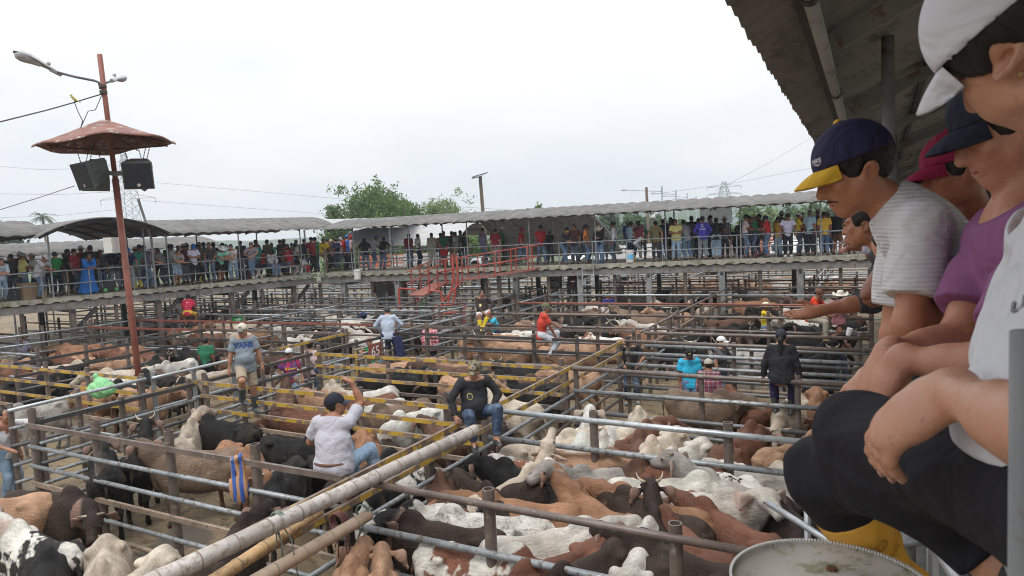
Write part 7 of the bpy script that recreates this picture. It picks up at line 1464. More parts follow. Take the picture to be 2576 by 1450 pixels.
# climbing man in the blue grey tee
Jv = skel(pel=(0, 0, .95), lean=3, head=(28, 6), hl=(-.30, .05, .88), hr=(.30, .02, .87), al=(-1, -.6, 0), ar=(1, -.6, 0), fl=(-.12, -.02, .09), fr=(.13, .18, .34), kr=(.1, 1, .1), tr=(-.6, .6, -.3), curl=.5)
vm = mid('laughing man in grey lettered tee and beige shorts climbing over the yellow fence', 617, 918, 13.2, 8, Jv, (.20, .235, .27), 'beige', pz=.95, end=.98, hat='cap', hatc='cream', visorc=(.12, .15, .13), boot=True, shoes=(.07, .08, .08), skin=0, fat=1.22, detail=True, lmat='cloth', hem=.08, h=.0115)
decal(child(vm, 'shirt'), 'VANS', .135, (.02, .1, 1.33), (0, 1, .12), color=(.02, .055, .22), bold=.006)
mb = MB(); mb.beam((-.11, .0, 0), (.155, 0, 0), .004, .016, up=(0, 1, 0)); sh = child(vm, 'shirt'); bv = BVHTree.FromPolygons([v.co for v in sh.data.vertices], [p.vertices[:] for p in sh.data.polygons])
bar = MB(); pv = []
for i in range(9):
    x = .155 - .27 * i / 8
    for zz in (1.385, 1.40):
        hit = bv.ray_cast(Vector((x, .6, zz)), Vector((0, -1, 0)))[0]; pv.append((x, (hit.y if hit else .15) + .004, zz))
bar.add(pv, [(2 * i, 2 * i + 1, 2 * i + 3, 2 * i + 2) for i in range(8)]); bar.build('lettering_bar', MT['flat'], sh, color=(.02, .055, .22))
cp = child(vm, 'cap'); t = text_obj("A's", .05, MT['flat'], 'cap_lettering', cp, .002, (.02, .03, .025), .002); t.matrix_local = frame_mat((.0, .098, .085), (-1, 0, 0), nrm((0, -.35, 1)), nrm((0, 1, .35)))
# man in the pale tee, seen from behind, hand at his cap
Jg = skel(pel=(0, 0, 1.78), lean=10, twist=-4, head=(48, -2), hr=(.17, .26, 2.66), ar=(.8, .8, -.6), hl=(-.12, .30, 1.98), al=(-1, -.3, -.6), fl=(.10, .42, 1.5), fr=(.36, .44, 1.44), kl=(.2, 1, .5), kr=(.6, 1, .45), tl=(.3, .8, -.5), tr=(.6, .7, -.4), hdr=(-.5, .1, .25), pnr=(-.2, -.1, -1), curl=.75, shw=.19)
gm = mid('heavy man in lilac grey polo sitting by the bamboo, hand at his navy cap', 840, 1172, 8.35, 158, Jg, (.43, .42, .47), 'light jeans', pz=1.78, hat='cap', hatc=(.018, .018, .03), visorc=(.06, .065, .09), shoes='navy', skin=1, fat=1.42, sc=1.08, detail=True, h=.0105, folds=.007, hem=.02)
blt = MB(); Jq = Jg; blt.tube([Jq['pel'] + np.array([.205 * math.cos(t), .165 * math.sin(t) + .0, .055]) for t in np.linspace(math.pi, 2 * math.pi, 12)], .018, 6); blt.build('belt', MT['rust'], gm)
# smiling man in black sweater
Js = skel(pel=(0, 0, 1.86), lean=16, twist=4, side=0, head=(22, 18), hl=(-.24, .16, 1.9), al=(-1, -.55, .2), hr=(.30, .20, 1.86), ar=(.9, -.3, -.2), fl=(-.24, .40, 1.54), fr=(.08, .36, 1.50), kl=(-.6, 1, .6), kr=(.15, 1, .55), tl=(-.3, .9, -.4), tr=(.1, 1, -.4), curl=.7, shw=.19, htilt=6)
sm = mid('smiling man in black long sleeved shirt and camouflage cap sitting on the fence corner', 1193, 1035, 10.2, 8, Js, (.03, .03, .034), 'dark jeans', pz=1.86, sleeve='long', hat='cap', hatc='brown', shoes='black', skin=2, fat=1.3, detail=True, h=.0115, folds=.008)
for c in ('cap',):
    o = child(sm, c); o.material_slots[0].link = 'OBJECT'; o.material_slots[0].material = MT['camo']
    vz = child(o, 'visor'); vz.material_slots[0].link = 'OBJECT'; vz.material_slots[0].material = MT['camo']
def badge(o, org, nrmv, r, col, inner, txt=''):
    n = nrm(nrmv); x = nrm(np.cross((0, 0, 1), n)); y = np.cross(n, x); me = o.data; bv = BVHTree.FromPolygons([v.co for v in me.vertices], [p.vertices[:] for p in me.polygons])
    for k, (rr, c, off) in enumerate(((r, col, .004), (r * .8, inner, .007))):
        vs = []; N_ = 16
        for i in range(N_):
            a = 2 * math.pi * i / N_; p = np.asarray(org) + x * rr * math.cos(a) + y * rr * 1.15 * math.sin(a) + n * .3; h_ = bv.ray_cast(Vector(p), Vector(-n), .6)[0]; vs.append(np.array(h_) + n * off if h_ is not None else p - n * .3)
        m = MB(); m.add(vs, [tuple(range(N_))]); m.build('badge', MT['flat'], o, color=c)
badge(child(sm, 'shirt'), Js['chest'] - Js['R'] * .09 * -1 + Js['U'] * .04, Js['F'], .042, (.5, .45, .12), (.03, .035, .05))
badge(child(sm, 'cap'), (0, .09, .09), (0, 1, .4), .026, (.7, .7, .7), (.1, .1, .1))
# man in red tee on the fourth fence
Jr = skel(pel=(0, 0, 1.80), lean=14, head=(-4, 4), hr=(.14, .34, 1.72), ar=(.8, -.5, -.4), hl=(-.16, .42, 1.98), al=(-1, -.2, -.3), fl=(-.12, .30, 1.40), fr=(.12, .14, 1.26), kl=(-.1, 1, .7), kr=(.1, 1, .6), tl=(-.1, 1, -.3), tr=(.1, .9, -.5))
rm = mid('man in red tee and olive cap sitting sideways on the fence in pale trousers', 1362, 842, 17.5, 100, Jr, (.50, .055, .035), (.46, .49, .53), pz=1.80, hat='cap', hatc=(.11, .12, .06), hairc=(.3, .3, .3), shoes='brown', skin=4, detail=True, lmat='cloth')
# man with yellow boots
Jy = skel(pel=(0, 0, 1.84), lean=8, head=(10, 4), hl=(-.22, .2, 1.96), hr=(.05, .36, 1.92), al=(-1, -.3, 0), ar=(1, -.2, -.2), fl=(.04, .38, 1.50), fr=(.20, .46, 1.40), kl=(-.3, 1, .4), kr=(.25, 1, .4), tl=(.3, .8, -.2), tr=(.1, 1, -.2), shw=.19)
ym = mid('man in dark brown sweater, white shorts and bright yellow rubber boots sitting on pipes', 1213, 788, 23.6, 12, Jy, (.045, .03, .03), 'white', pz=1.84, sleeve='long', end=.98, boot=True, shoes=(.70, .52, .02), skin=1, fat=1.15, lmat='cloth')
badge(child(ym, 'shirt'), Jy['chest'] + Jy['R'] * .09 + Jy['U'] * .03, Jy['F'], .05, (.6, .6, .25), (.1, .1, .1))
mid('man in bright cyan polo and black cap standing behind the yellow boots', 1247, 800, 24.6, -75, skel(lean=16, head=(0, 16), hl=(-.1, .45, 1.3), hr=(.1, .45, 1.3), al=(-1, 0, -.4), ar=(1, 0, -.4)), 'cyan', 'navy', hat='cap', hatc='black')
# pair on the numbered gate
Jb = skel(pel=(0, 0, 1.76), lean=12, head=(-10, 10), hl=(-.2, .25, 1.86), hr=(.2, .25, 1.86), al=(-1, -.3, 0), ar=(1, -.3, 0), fl=(-.05, .3, 1.28), fr=(.2, .28, 1.0), kl=(-.1, 1, .5), kr=(.1, 1, .3))
bm = mid('grey haired man in light blue shirt sitting on the numbered gate with his back turned', 977, 843, 19.2, 172, Jb, (.40, .46, .56), 'navy', pz=1.76, sleeve='long', hairc=(.07, .07, .07), skin=0, fat=1.12, shoes='black')
jk = MB(); jk.add([(.12, -.14, 1.72), (.36, -.12, 1.72), (.44, -.16, 1.2), (.22, -.18, 1.14), (.12, -.09, 1.72), (.36, -.07, 1.72), (.46, -.1, 1.22), (.24, -.12, 1.16)], [(0, 3, 2, 1), (4, 5, 6, 7), (0, 1, 5, 4), (1, 2, 6, 5), (2, 3, 7, 6), (3, 0, 4, 7)]); jk.build('tied_jacket', MT['cloth'], bm, color=CC['navy'])
Jt = skel(pel=(0, 0, 1.68), lean=34, head=(0, -4), hr=(.1, .66, 1.86), ar=(.8, 0, -.4), hl=(-.2, .6, 1.78), al=(-1, 0, -.4), fl=(-.1, .15, .95), fr=(.12, .1, .85), kl=(-.1, 1, .3), kr=(.1, 1, .2), hdr=(0, 1, -.2))
mid('man in green tee and navy cap reaching out along the fence', 943, 848, 20.0, -82, Jt, 'green', 'jeans', pz=1.68, hat='cap', hatc='navy', skin=0)
# standing people, pelvis heights 0.93
mid('man in pink checked shirt standing in the aisle with his back turned', 1073, 700, 22, 170, skel(), (.55, .10, .14), 'black', smat='check', sleeve='long', skin=2)
Jba = skel(head=(35, 2), lean=2, hl=(-.27, .12, .92), hr=(.27, .1, .92), curl=.5)
ba = mid('young man in purple and red jersey with a white and black cap', 712, 700, 18.0, 14, Jba, (.13, .035, .2), 'light jeans', smat='splash', hat='cap', hatc='white', visorc='black', skin=1, detail=True)
decal(child(ba, 'shirt'), 'Rakuten', .095, (0, .1, 1.20), (0, 1, 0), color=(.75, .5, .05), bold=.003)
badge(child(ba, 'shirt'), Jba['chest'] + np.array([-.09, .1, .12]), (0, 1, 0), .035, (.5, .4, .06), (.1, .03, .2))
pk_ = mid('person in pale pink tee and black cap with a dark strap across the back', 766, 700, 19.0, 168, skel(), 'pale pink', 'dark jeans', hat='cap', hatc='black', skin=0)
m = MB(); m.beam((-.16, -.155, 1.46), (.13, -.165, 1.05), .012, .045, up=(0, 1, 0)); m.build('strap', MT['flat'], pk_, color=CC['black'])
Jp = skel(head=(40, 6), hl=(-.20, .10, 1.02), hr=(.20, .10, 1.02), al=(-1, -.3, .1), ar=(1, -.3, .1), pnl=(.7, -.6, 0), fl=(-.13, 0, .09), fr=(.13, 0, .09), shw=.185)
bp = mid('man in black white-trimmed polo, hands on hips, at the end of the yellow diagonal', 1577, 700, 17.2, 10, Jp, (.016, .016, .018), 'dark jeans', skin=0, shoes='grey', detail=True)
badge(child(bp, 'shirt'), Jp['chest'] + np.array([.09, .1, .11]), (0, 1, 0), .04, (.6, .6, .6), (.4, .08, .08))
cy = mid('man in cyan tee and black W cap looking down among the cattle', 1727, 700, 15.2, 12, skel(head=(12, 28), lean=8, hl=(-.12, .26, 1.02), hr=(.12, .28, .98)), (.035, .42, .66), 'jeans', hat='cap', hatc='black', skin=4, detail=True)
t = text_obj('W', .06, MT['flat'], 'cap_lettering', child(cy, 'cap'), .002, (.5, .38, .1), .001); t.matrix_local = frame_mat((.0, .098, .085), (-1, 0, 0), nrm((0, -.35, 1)), nrm((0, 1, .35)))
mid('man in red and navy plaid shirt and khaki cap with his back turned', 1776, 700, 14.0, 165, skel(head=(-20, 10), fl=(-.14, 0, .09)), (.24, .03, .05), 'jeans', smat='plaid', sleeve='long', hat='cap', hatc=(.40, .37, .30), skin=3, fat=1.1, sc=.97)
Jc = skel(head=(-14, 0), hr=(.10, .34, 1.36), ar=(.9, .1, -.7), hl=(-.22, .2, 1.0), al=(-1, -.3, 0), curl=.7)
cm = mid('man in charcoal tee and white cap raising a plastic cup', 1808, 700, 16.4, 62, Jc, (.085, .085, .095), 'dark jeans', sleeve='roll', hat='cap', hatc='white', skin=2, detail=True)
cupT = thing('plastic_cup', 'white plastic cup in the hand of the man in the charcoal tee', 'cup', np.asarray(cm.location)); M_ = Matrix.Rotation(cm.rotation_euler[2], 4, 'Z'); w_p = np.array(M_ @ Vector(Jc['wrR'] + Jc['hdR'] * .09 - np.array([.02, 0, .03]))); m = MB(); m.lathe([(.001, 0), (.026, 0), (.036, .1), (.033, .1), (.024, .004), (.001, .004)], w_p, 14); m.build('cup', MT['white_plastic'], cupT)
bt_ = thing('juice_bottle', 'orange juice bottle held low by the man in the charcoal tee', 'bottle', np.asarray(cm.location)); w_p = np.array(M_ @ Vector(Jc['wrL'] + Jc['hdL'] * .09)); m = MB(); m.lathe([(.001, -.12), (.04, -.12), (.042, .02), (.02, .08), (.02, .1)], w_p, 14); m.build('bottle', MT['orange_board'], bt_, True); m = MB(); m.lathe([(.022, .1), (.022, .125), (.001, .125)], w_p, 12); m.build('cap', MT['orange_board'], bt_)
# woman with the ponytail
Jw = skel(pel=(0, 0, 1.84), lean=6, head=(0, 4), hl=(-.30, .06, 1.80), hr=(.31, .04, 1.74), al=(-1, -.4, .1), ar=(1, -.4, .1), fl=(-.13, .30, 1.22), fr=(.13, .28, 1.2), kl=(-.2, 1, .35), kr=(.2, 1, .35), shw=.165, curl=.6)
wm = mid('woman in black sweater with long dark ponytail and cap sitting with her back turned', 1966, 948, 11.75, 176, Jw, (.022, .022, .028), (.035, .026, .085), pz=1.84, sleeve='long', hat='cap', hatc=(.03, .035, .045), hair='hair_tail', boot=True, shoes=(.06, .065, .06), skin=2, fat=1.32, detail=True, h=.0115, lmat='cloth', hem=.05)
yh = mid('man in yellow tee and straw hat among the black cattle', 1922, 700, 22.6, 82, skel(head=(0, 2), hr=(.1, .5, 1.2), hl=(-.1, .4, 1.15), ar=(1, 0, -.3)), 'yellow', 'jeans', hat='hat', hatc=(.62, .58, .46), skin=3)
Jo = skel(pel=(0, 0, 1.82), lean=22, head=(0, 26), hr=(.05, .42, 1.9), hl=(-.05, .45, 1.94), ar=(1, -.2, -.3), al=(-1, -.2, -.3), fl=(-.1, .3, 1.36), fr=(.12, .42, 1.30), kl=(-.1, 1, .6), kr=(.1, 1, .5))
mid('man in orange red polo and brown cap sitting on the rails in beige trousers', 2040, 798, 18.6, 70, Jo, (.62, .055, .02), (.36, .32, .26), pz=1.82, hat='cap', hatc='brown', shoes=(.42, .27, .1), skin=1)
Jh = skel(pel=(0, 0, 1.84), lean=14, head=(15, 6), hr=(.10, .34, 1.86), hl=(-.12, .36, 1.96), ar=(1, -.3, -.2), al=(-1, -.3, -.2), fl=(-.05, .38, 1.42), fr=(.1, .34, 1.22), kl=(-.3, 1, .5), kr=(.2, 1, .4))
mid('man in pink shirt, cream cowboy hat and muddy white boots sitting on the rails', 2110, 806, 18.2, 22, Jh, (.40, .17, .19), 'dark jeans', pz=1.84, sleeve='roll', hat='hat', hatc=(.66, .62, .53), boot=True, shoes='white', skin=3)
mid('man in faded purple tee and pale cap standing at the left picture edge', 37, 700, 24.4, 150, skel(lean=4, hr=(.2, .3, 1.05)), (.22, .2, .27), 'grey', hat='cap', hatc=(.33, .24, .22), skin=3)
J1 = skel(pel=(0, 0, 1.7), lean=30, head=(0, 20), hl=(-.2, .4, 1.7), hr=(.2, .4, 1.7), fl=(-.16, .2, 1.2), fr=(.16, .2, 1.2), kl=(-.4, 1, .5), kr=(.4, 1, .5))
n1 = mid('person in red jersey numbered 1 crouching on the rails under the left walkway', 472, 787, 28.5, 165, J1, (.48, .03, .07), 'mustard', pz=1.7, end=.98, lmat='cloth', skin=4); decal(child(n1, 'shirt'), '1', .26, J1['chest'] - J1['F'] * .1 + J1['U'] * .02, -J1['F'], J1['U'], (.8, .8, .8), bold=.01)
mid('person in white sitting left of the red numbered jersey', 448, 790, 29.5, 40, J1, 'white', 'grey', pz=1.7, end=.98, lmat='cloth', skin=4)
n9 = mid('person in green jersey with white numerals below the left walkway', 592, 700, 30, 165, skel(lean=20, head=(0, 20)), 'green', 'black', skin=4); decal(child(n9, 'shirt'), '99', .2, (0, -.0, 1.25), (0, -1, 0), color=(.7, .7, .7))
mid('dark haired person in green shirt among the black cattle by the lamp post', 500, 700, 21, 150, skel(lean=8), 'dark green', 'black', skin=4)
mid('person in navy shirt and cap standing under the right walkway', 1528, 700, 29, 20, skel(), (.04, .04, .2), 'navy', hat='cap', hatc='navy', skin=4)
mid('person in green shirt half hidden behind the red catwalk', 1052, 700, 32, 20, skel(), 'green', 'navy', skin=1)
lg = mid('person in white and grey top cut off by the left picture edge', -34, 700, 12.4, 40, skel(hl=(-.1, .35, 1.35), al=(-1, .2, .2), head=(0, 10)), (.6, .6, .62), 'light jeans', sleeve='long', skin=0)
rh = mid('person under the near fence of whom only a raised hand shows', 1527, 700, 5.9, 20, skel(pel=(0, 0, .55), hr=(.04, .25, 1.38), ar=(.9, .2, -.4), hdr=(.1, .1, 1), pnr=(0, 1, .1), curl=.12, kl=(-.6, 1, 0), kr=(.6, 1, 0)), 'black', 'jeans', skin=1, h=.009, fingers=True)
# ------------------------------------------------------------------ the nearest onlookers, leaning on or sitting on the railing at the right
def NJ(loc, pel, sc, head, Hf, Hu, shL, shR, elL, wrL, elR, wrR, knL, anL, knR, anR, hdL=None, hdR=None, pnL=None, pnR=None, toL=(-.8, .4, -.2), toR=(-.8, .4, -.2), curl=.35, hip=None):
    g = lambda p: np.asarray(p, float) - loc; J = {k: g(v) for k, v in dict(pel=pel, sc=sc, head=head, shL=shL, shR=shR, elL=elL, wrL=wrL, elR=elR, wrR=wrR, knL=knL, anL=anL, knR=knR, anR=anR).items()}
    U = nrm(J['sc'] - J['pel']); R = nrm(J['shR'] - J['shL']); R = nrm(R - U * (R @ U)); Fv = np.cross(U, R); J['U'], J['R'], J['F'] = U, R, Fv
    L = np.linalg.norm(J['sc'] - J['pel']); J['chest'] = J['pel'] + U * L * .56; J['neck'] = J['sc'] + U * .03
    f = nrm(Hf); u = np.asarray(Hu, float); u = nrm(u - f * (u @ f)); J['H'] = (np.cross(f, u), f, u)
    h = nrm(hip) if hip is not None else R; J['hipL'] = J['pel'] - h * .085; J['hipR'] = J['pel'] + h * .085
    J['hdL'] = nrm(hdL) if hdL is not None else nrm(J['wrL'] - J['elL']); J['hdR'] = nrm(hdR) if hdR is not None else nrm(J['wrR'] - J['elR']); J['pnL'], J['pnR'] = pnL, pnR; J['toL'], J['toR'] = nrm(toL), nrm(toR); J['curl'] = curl; return J
zz = np.array([0, 0, 1.0]); gr = 'onlookers at the nearest railing'
# woman in the white cap, sitting on the top rail
loc = np.array([.75, .9, DECK])
pel, sc = pt(2770, 1235, .86), pt(2800, 590, 1.04); shL, shR = sc - ND * .15 + NR * .04, sc + ND * .15 - NR * .04
J = NJ(loc, pel, sc, pt(2568, 95, 1.0), -rt * .22 - upv * .42 + fw * .88, upv * .86 - rt * .45 - fw * .08, shL, shR, pt(2690, 1120, .66), pt(2385, 985, .90), pt(2560, 900, 1.35), pt(2430, 1040, 1.30),
       pt(2160, 1088, 1.30), pt(2530, 1425, 1.14), pt(2078, 1192, 1.42), pt(2232, 1440, 1.60), hdL=-rt * .62 - upv * .66 + fw * .42, hdR=rt * .1 - upv * .95, pnL=rt * .72 - upv * .6 + fw * .2, pnR=rt * .8 - upv * .5, toL=(.3, .3, -.6), toR=(-.5, .7, -.5), curl=.42, hip=ND * 1 - NR * .1)
w1 = person('woman in white cap and tee, black trousers and yellow boots sitting on the near railing', loc, 0, J, .0060, (.60, .60, .63), 'short', (.016, .015, .019), {'L': 1.93, 'R': 1.30}, 'cap', (.62, .62, .66), hair='hair_sweep', skin=(.50, .26, .165), boot='R', shoes=(.85, .43, .05), detail=True, lmat='cloth', group=gr, fingers=True, folds=.005, hem=-.09)
for n in ('eyebrows', 'lips', 'eyes'): pass
cpw = child(w1, 'cap')
r, f, u = J['H']
child(w1, 'hair').scale = (1.12, 1.07, 1.05); cpw.scale = (1.09, 1.06, 1.04)
er = MB(); c = J['head'] - r * .088 - u * .045 - f * .012; er.ball(c, .0045, 8); er.build('earring', MT['bamboo_gold'], w1, True)
try:
    decal(child(w1, 'shirt'), 'ung', .05, J['pel'] + J['U'] * .2 + J['F'] * .08, nrm(J['F'] - J['R'] * 1.2), J['U'], (.12, .12, .13))
except Exception: pass
bo = [o for o in w1.children if o.name.startswith('boot')]
for o in bo[:1]:
    k_, a_ = J['knR'], J['anR']; ax = nrm(k_ - a_); n_ = nrm(-fw + ax * (fw @ ax)); decal(o, 'venus', .034, a_ + (k_ - a_) * .40, n_, ax, (.45, .23, .015)); decal(o, 'O', .042, a_ + (k_ - a_) * .53, n_, ax, (.45, .23, .015))
# man in the navy cap with the yellow visor
loc = np.array([1.45, 2.1, DECK]); shL = pt(2318, 570, 1.86); shR = shL + ND * .34 - NR * .03; sc = (shL + shR) / 2; pel = sc + NR * .33 - zz * .40
J = NJ(loc, pel, sc, pt(2146, 428, 2.02), -rt * .89 - upv * .40 + fw * .12, upv * .9 - rt * .42, shL, shR, pt(2288, 820, 1.82), pt(2430, 775, 1.9), pt(2250, 850, 2.2), pt(2330, 790, 2.1),
       pel + zz * -.43 - NR * .08 - ND * .1, pel - zz * .86 - ND * .1, pel + zz * -.43 - NR * .08 + ND * .1, pel - zz * .86 + ND * .1, curl=.6)
J['neck'] = J['sc'] * .80 + J['head'] * .20 + zz * .01
w2 = person('moustached man in navy cap with yellow visor and pale ribbed tee leaning out', loc, 0, J, .0072, (.60, .585, .60), 'short', 'dark grey', 1.9, 'cap', (.028, .027, .068), (.66, .39, .04), hair='hair_full', skin=(.40, .175, .095), detail=True, stache=True, smat='waffle', lmat='cloth', group=gr, fingers=True, folds=.004, fat=1.1)
cp = child(w2, 'cap'); b_ = MB(); b_.ball((0, -.014, .145), (.013, .013, .008), 8); b_.build('button', MT['flat'], cp, True, (.62, .36, .03))
t = text_obj('NIKE', .017, MT['flat'], 'pin_lettering', cp, .002, (.45, .45, .47), .0005); t.matrix_local = frame_mat((-.030, .0915, .066), nrm((-.90, -.38, 0)), nrm((.1, -.3, 1)), nrm((-.38, .90, .3))); sw = MB(); sw.tube([(-.042, .085, .058), (-.034, .0935, .053), (-.018, .101, .060)], [.0015, .0035, .0008], 6); sw.build('pin', MT['lamp_metal'], cp, True)
# man in the purple tee with crossed forearms
loc = np.array([1.15, 1.5, DECK]); shL = pt(2665, 600, 1.42); shR = shL + ND * .34 - NR * .06; sc = (shL + shR) / 2; pel = sc + NR * .16 - zz * .42
J = NJ(loc, pel, sc, pt(2525, 318, 1.58), -rt * .86 - upv * .42 + fw * .2, upv * .92 - rt * .3, shL, shR, pt(2510, 925, 1.32), pt(2262, 905, 1.46), pt(2400, 860, 1.65), pt(2232, 885, 1.56),
       pel + zz * -.43 - NR * .05 - ND * .1, pel - zz * .86 - ND * .1, pel + zz * -.43 - NR * .05 + ND * .1, pel - zz * .86 + ND * .1, hdL=-rt * .35 - upv * .9 + fw * .15, hdR=-rt * .45 - upv * .85, pnL=rt * .9 - upv * .3, pnR=rt * .9 - upv * .3, curl=.5)
w3 = person('man in purple tee and navy cap resting crossed forearms on the railing', loc, 0, J, .0072, (.25, .095, .21), 'short', 'dark grey', 1.9, 'cap', (.02, .024, .04), hair='hair_full', skin=(.46, .215, .135), detail=True, lmat='cloth', group=gr, fingers=True, folds=.005, fat=1.2)
# man in the burgundy cap behind
loc = np.array([1.95, 2.7, DECK]); shL = pt(2490, 590, 2.5); shR = shL + ND * .34; sc = (shL + shR) / 2; pel = sc + NR * .15 - zz * .46
J = NJ(loc, pel, sc, pt(2400, 430, 2.45), -rt * .93 - upv * .28 + fw * .1, upv * .95 - rt * .25, shL, shR, pt(2480, 800, 2.5), pt(2400, 840, 2.6), pt(2440, 780, 2.8), pt(2380, 840, 2.7),
       pel + zz * -.43 - ND * .1, pel - zz * .86 - ND * .1, pel + zz * -.43 + ND * .1, pel - zz * .86 + ND * .1)
person('man in burgundy cap and navy tee standing behind the ribbed tee', loc, 0, J, .010, (.025, .04, .075), 'short', 'dark jeans', 1.9, 'cap', (.22, .012, .045), hair='hair_full', skin=(.26, .09, .05), detail=True, group=gr)
# people further along the rail, of whom little more than arms shows
def railer(label, d, off, picks, shirt, legs, sleeve, skin, lean=26, hat=None, hatc='black', head=(0, 25), pelz=.93, py=0, h=.0105, hdl=None, hdr=None, pnl=None, pnr=None, curl=.3, **kw):
    a = RL + ND * (4 + 0) ; t_ = d; q = NR * (.2 + off) + ND * (t_ / ND[1] * 1.0 if False else 0); yy = d
    base = E0 + NR * (.2 + off); k = (yy - base[1]) / ND[1]; loc = base + ND * k; loc = np.array([loc[0], loc[1], DECK]); rz = ang_to(-NR); R = RZ(rz)
    loc_ = lambda p: R.T @ (np.asarray(p) - loc); dl = lambda v: R.T @ np.asarray(v)
    ar = {k_: loc_(pt(*v)) for k_, v in picks.items()}
    J = skel(pel=(0, py, pelz), lean=lean, head=head, al=(-.5, -.2, -1), ar=(.5, -.2, -1), hdl=dl(hdl) if hdl is not None else None, hdr=dl(hdr) if hdr is not None else None, pnl=dl(pnl) if pnl is not None else None, pnr=dl(pnr) if pnr is not None else None, curl=curl, **ar)
    return person(label, loc, rz, J, h, shirt, sleeve, legs, 1.9, hat, hatc, skin=skin, detail=True, group=gr, fingers=True, **kw)
railer('person in white tee bent low over the rail below the ribbed tee', 2.4, .37, dict(hl=(2150, 985, 2.15), hr=(2260, 960, 2.4)), 'white', 'dark grey', 'short', (.50, .27, .175), lean=46, head=(-5, 42), py=.1, pelz=.87, hdl=-upv - rt * .3, h=.008, folds=.002)
railer('man in dark grey shirt stretching out an open palm over the pens', 3.55, .10, dict(hl=(2062, 782, 3.45), hr=(2250, 860, 3.7)), (.05, .05, .06), 'black', 'roll', (.36, .155, .09), lean=40, head=(10, 10), hdl=-rt * .96 - upv * .18, pnl=upv * .8 - fw * .55, curl=.06, h=.008)
railer('dark skinned man pointing a fist downwards over the railing', 2.85, .32, dict(hl=(2212, 690, 2.7), hr=(2300, 860, 3.0)), 'black', 'dark jeans', 'short', (.19, .075, .045), lean=20, hdl=-rt * .55 - upv * .8, pnl=rt * .8 - upv * .5, curl=.75, h=.008)
railer('person with lilac cuffs pointing a finger out from the near railing', 5.9, .22, dict(hl=(2158, 624, 5.8), hr=(2200, 640, 6.0)), 'lilac', 'dark grey', 'long', (.30, .125, .075), lean=24, hdl=-rt, pnl=-upv, curl=.35)
railer('person in pink sleeves with clasped hands on the far part of the near railing', 7.6, .20, dict(hl=(2150, 603, 7.4), hr=(2165, 606, 7.5)), 'pink', 'jeans', 'roll', (.36, .17, .11), lean=26)
railer('person in black beyond the pink sleeves on the near railing', 9.2, .20, dict(hl=(2140, 598, 9.1), hr=(2160, 597, 9.3)), 'black', 'dark jeans', 'short', (.28, .12, .07), lean=26)
# drum with a white serrated lid on a bracket outside the railing
dc = pt(2085, 1468, 1.3); R_ = .174; dr = thing('drum', 'dirty white lidded drum with a serrated rim and a rusty bung beside the railing', 'drum', (dc[0], dc[1], dc[2] - .55)); H_ = .55
mb = MB(); mb.lathe([(.001, 0), (R_ * .96, 0), (R_, .02), (R_, .17), (R_ * 1.02, .185), (R_, .2), (R_, .36), (R_ * 1.02, .375), (R_, .39), (R_, H_ - .02)], (0, 0, 0), 48); mb.build('barrel', MT['deck_steel'], dr, smooth=False)
mb = MB(); mb.lathe([(R_ * 1.0, H_ - .03), (R_ * 1.015, H_ - .004), (R_ * .995, H_ + .003), (R_ * .975, H_ - .008), (R_ * .5, H_ - .007), (.001, H_ - .006)], (0, 0, 0), 64); ld_ = mb.build('lid', MT['drum_white'], dr, smooth=True)
mb = MB(); n = 180
for i in range(n): a = 2 * math.pi * i / n; mb.beam((R_ * 1.004 * math.cos(a), R_ * 1.004 * math.sin(a), H_ - .012), (R_ * 1.004 * math.cos(a), R_ * 1.004 * math.sin(a), H_ + .006), .0037, .005, up=(math.cos(a), math.sin(a), 0))
mb.build('serrated_rim', MT['white_plastic'], ld_)
mb = MB(); bq = pt(2092, 1412, 1.36) - np.asarray(dr.location); mb.lathe([(.0105, 0), (.0095, .006), (.001, .007)], (bq[0], bq[1], H_ - .0065), 16); mb.build('bung', MT['rust'], ld_, smooth=False)
bk = thing('drum_bracket', 'steel bracket shelf holding the white lidded drum', 'bracket', (dc[0], dc[1], dc[2] - .56)); mb = MB(); mb.box((0, 0, -.02), (.36, .36, .03), math.atan2(ND[1], ND[0])); mb.build('shelf', MT['dark_steel'], bk); mb = MB(); mb.tube([(0, 0, -.04), (0, 0, -(dc[2] - .56))], .05, 10); mb.build('bracket_post', MT['brown_steel'], bk)
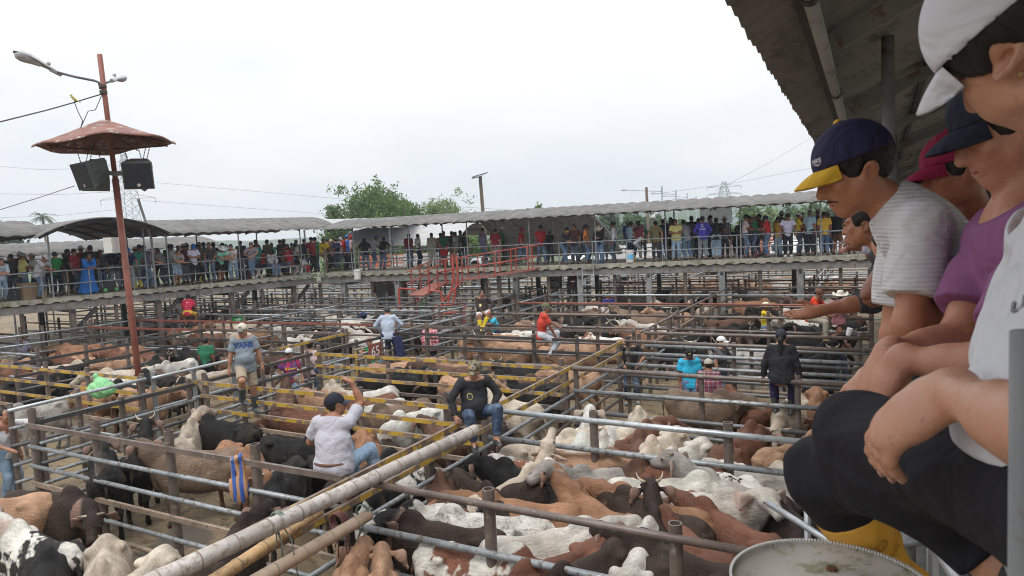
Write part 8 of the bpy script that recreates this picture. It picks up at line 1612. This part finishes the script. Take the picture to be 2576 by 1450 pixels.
# pipe pieces by the drum
def pipes(label, segs, m, r, name='pipe_fence'):
    root = thing(name, label, 'fence', segs[0][0])
    for a, b in segs: mb = MB(); mb.tube([a - segs[0][0], b - segs[0][0]], r, 12); mb.build('rail', MT[m], root, smooth=True)
pipes('galvanised pipe frame with an elbow below the yellow boots', [(pt(2100, 1392, 2.2), pt(2342, 1350, 2.0)), (pt(2345, 1352, 2.0), pt(2430, 1480, 1.75)), (pt(2283, 1285, 2.1), pt(2283, 1420, 2.1))], 'galv_frame', .022)
pipes('loose galvanised pipe jutting past a rusty post near the drum', [(atz(1932, 1266, 1.75), atz(2095, 1368, 1.75)), (atz(2030, 1256, 1.78), atz(2030, 1256, 1.78) * np.array([1, 1, 0]))], 'bright_pipe', .03)

npost = pt(2600, 1300, .62); mb = MB(); pr_ = [o for o in bpy.data.objects if o.get('label', '').startswith('galvanised pipe railing the nearest')][0]; q = np.array([npost[0], npost[1], 0]) - np.array(pr_.location)
mb.tube([q + zz * 2.6, q + zz * 4.34], .019, 14); mb.build('post', MT['column_grey'], pr_, smooth=True)

# ------------------------------------------------------------------ humid air
hz = bpy.data.materials.new('haze'); hz.use_nodes = True; t_ = hz.node_tree
for n in list(t_.nodes): t_.nodes.remove(n)
o_ = t_.nodes.new('ShaderNodeOutputMaterial'); pv_ = t_.nodes.new('ShaderNodeVolumePrincipled'); pv_.inputs['Density'].default_value = .0008; pv_.inputs['Color'].default_value = (.86, .92, 1, 1); pv_.inputs['Anisotropy'].default_value = .2
t_.links.new(pv_.outputs[0], o_.inputs['Volume'])
mb = MB(); X0, X1, Y0, Y1, Z0, Z1 = -900, 900, -60, 1000, -3, 62
mb.add([(X0, Y0, Z0), (X1, Y0, Z0), (X1, Y1, Z0), (X0, Y1, Z0), (X0, Y0, Z1), (X1, Y0, Z1), (X1, Y1, Z1), (X0, Y1, Z1)], [(0, 3, 2, 1), (4, 5, 6, 7), (0, 1, 5, 4), (1, 2, 6, 5), (2, 3, 7, 6), (3, 0, 4, 7)])
tag(mb.build('haze', hz), kind='stuff')
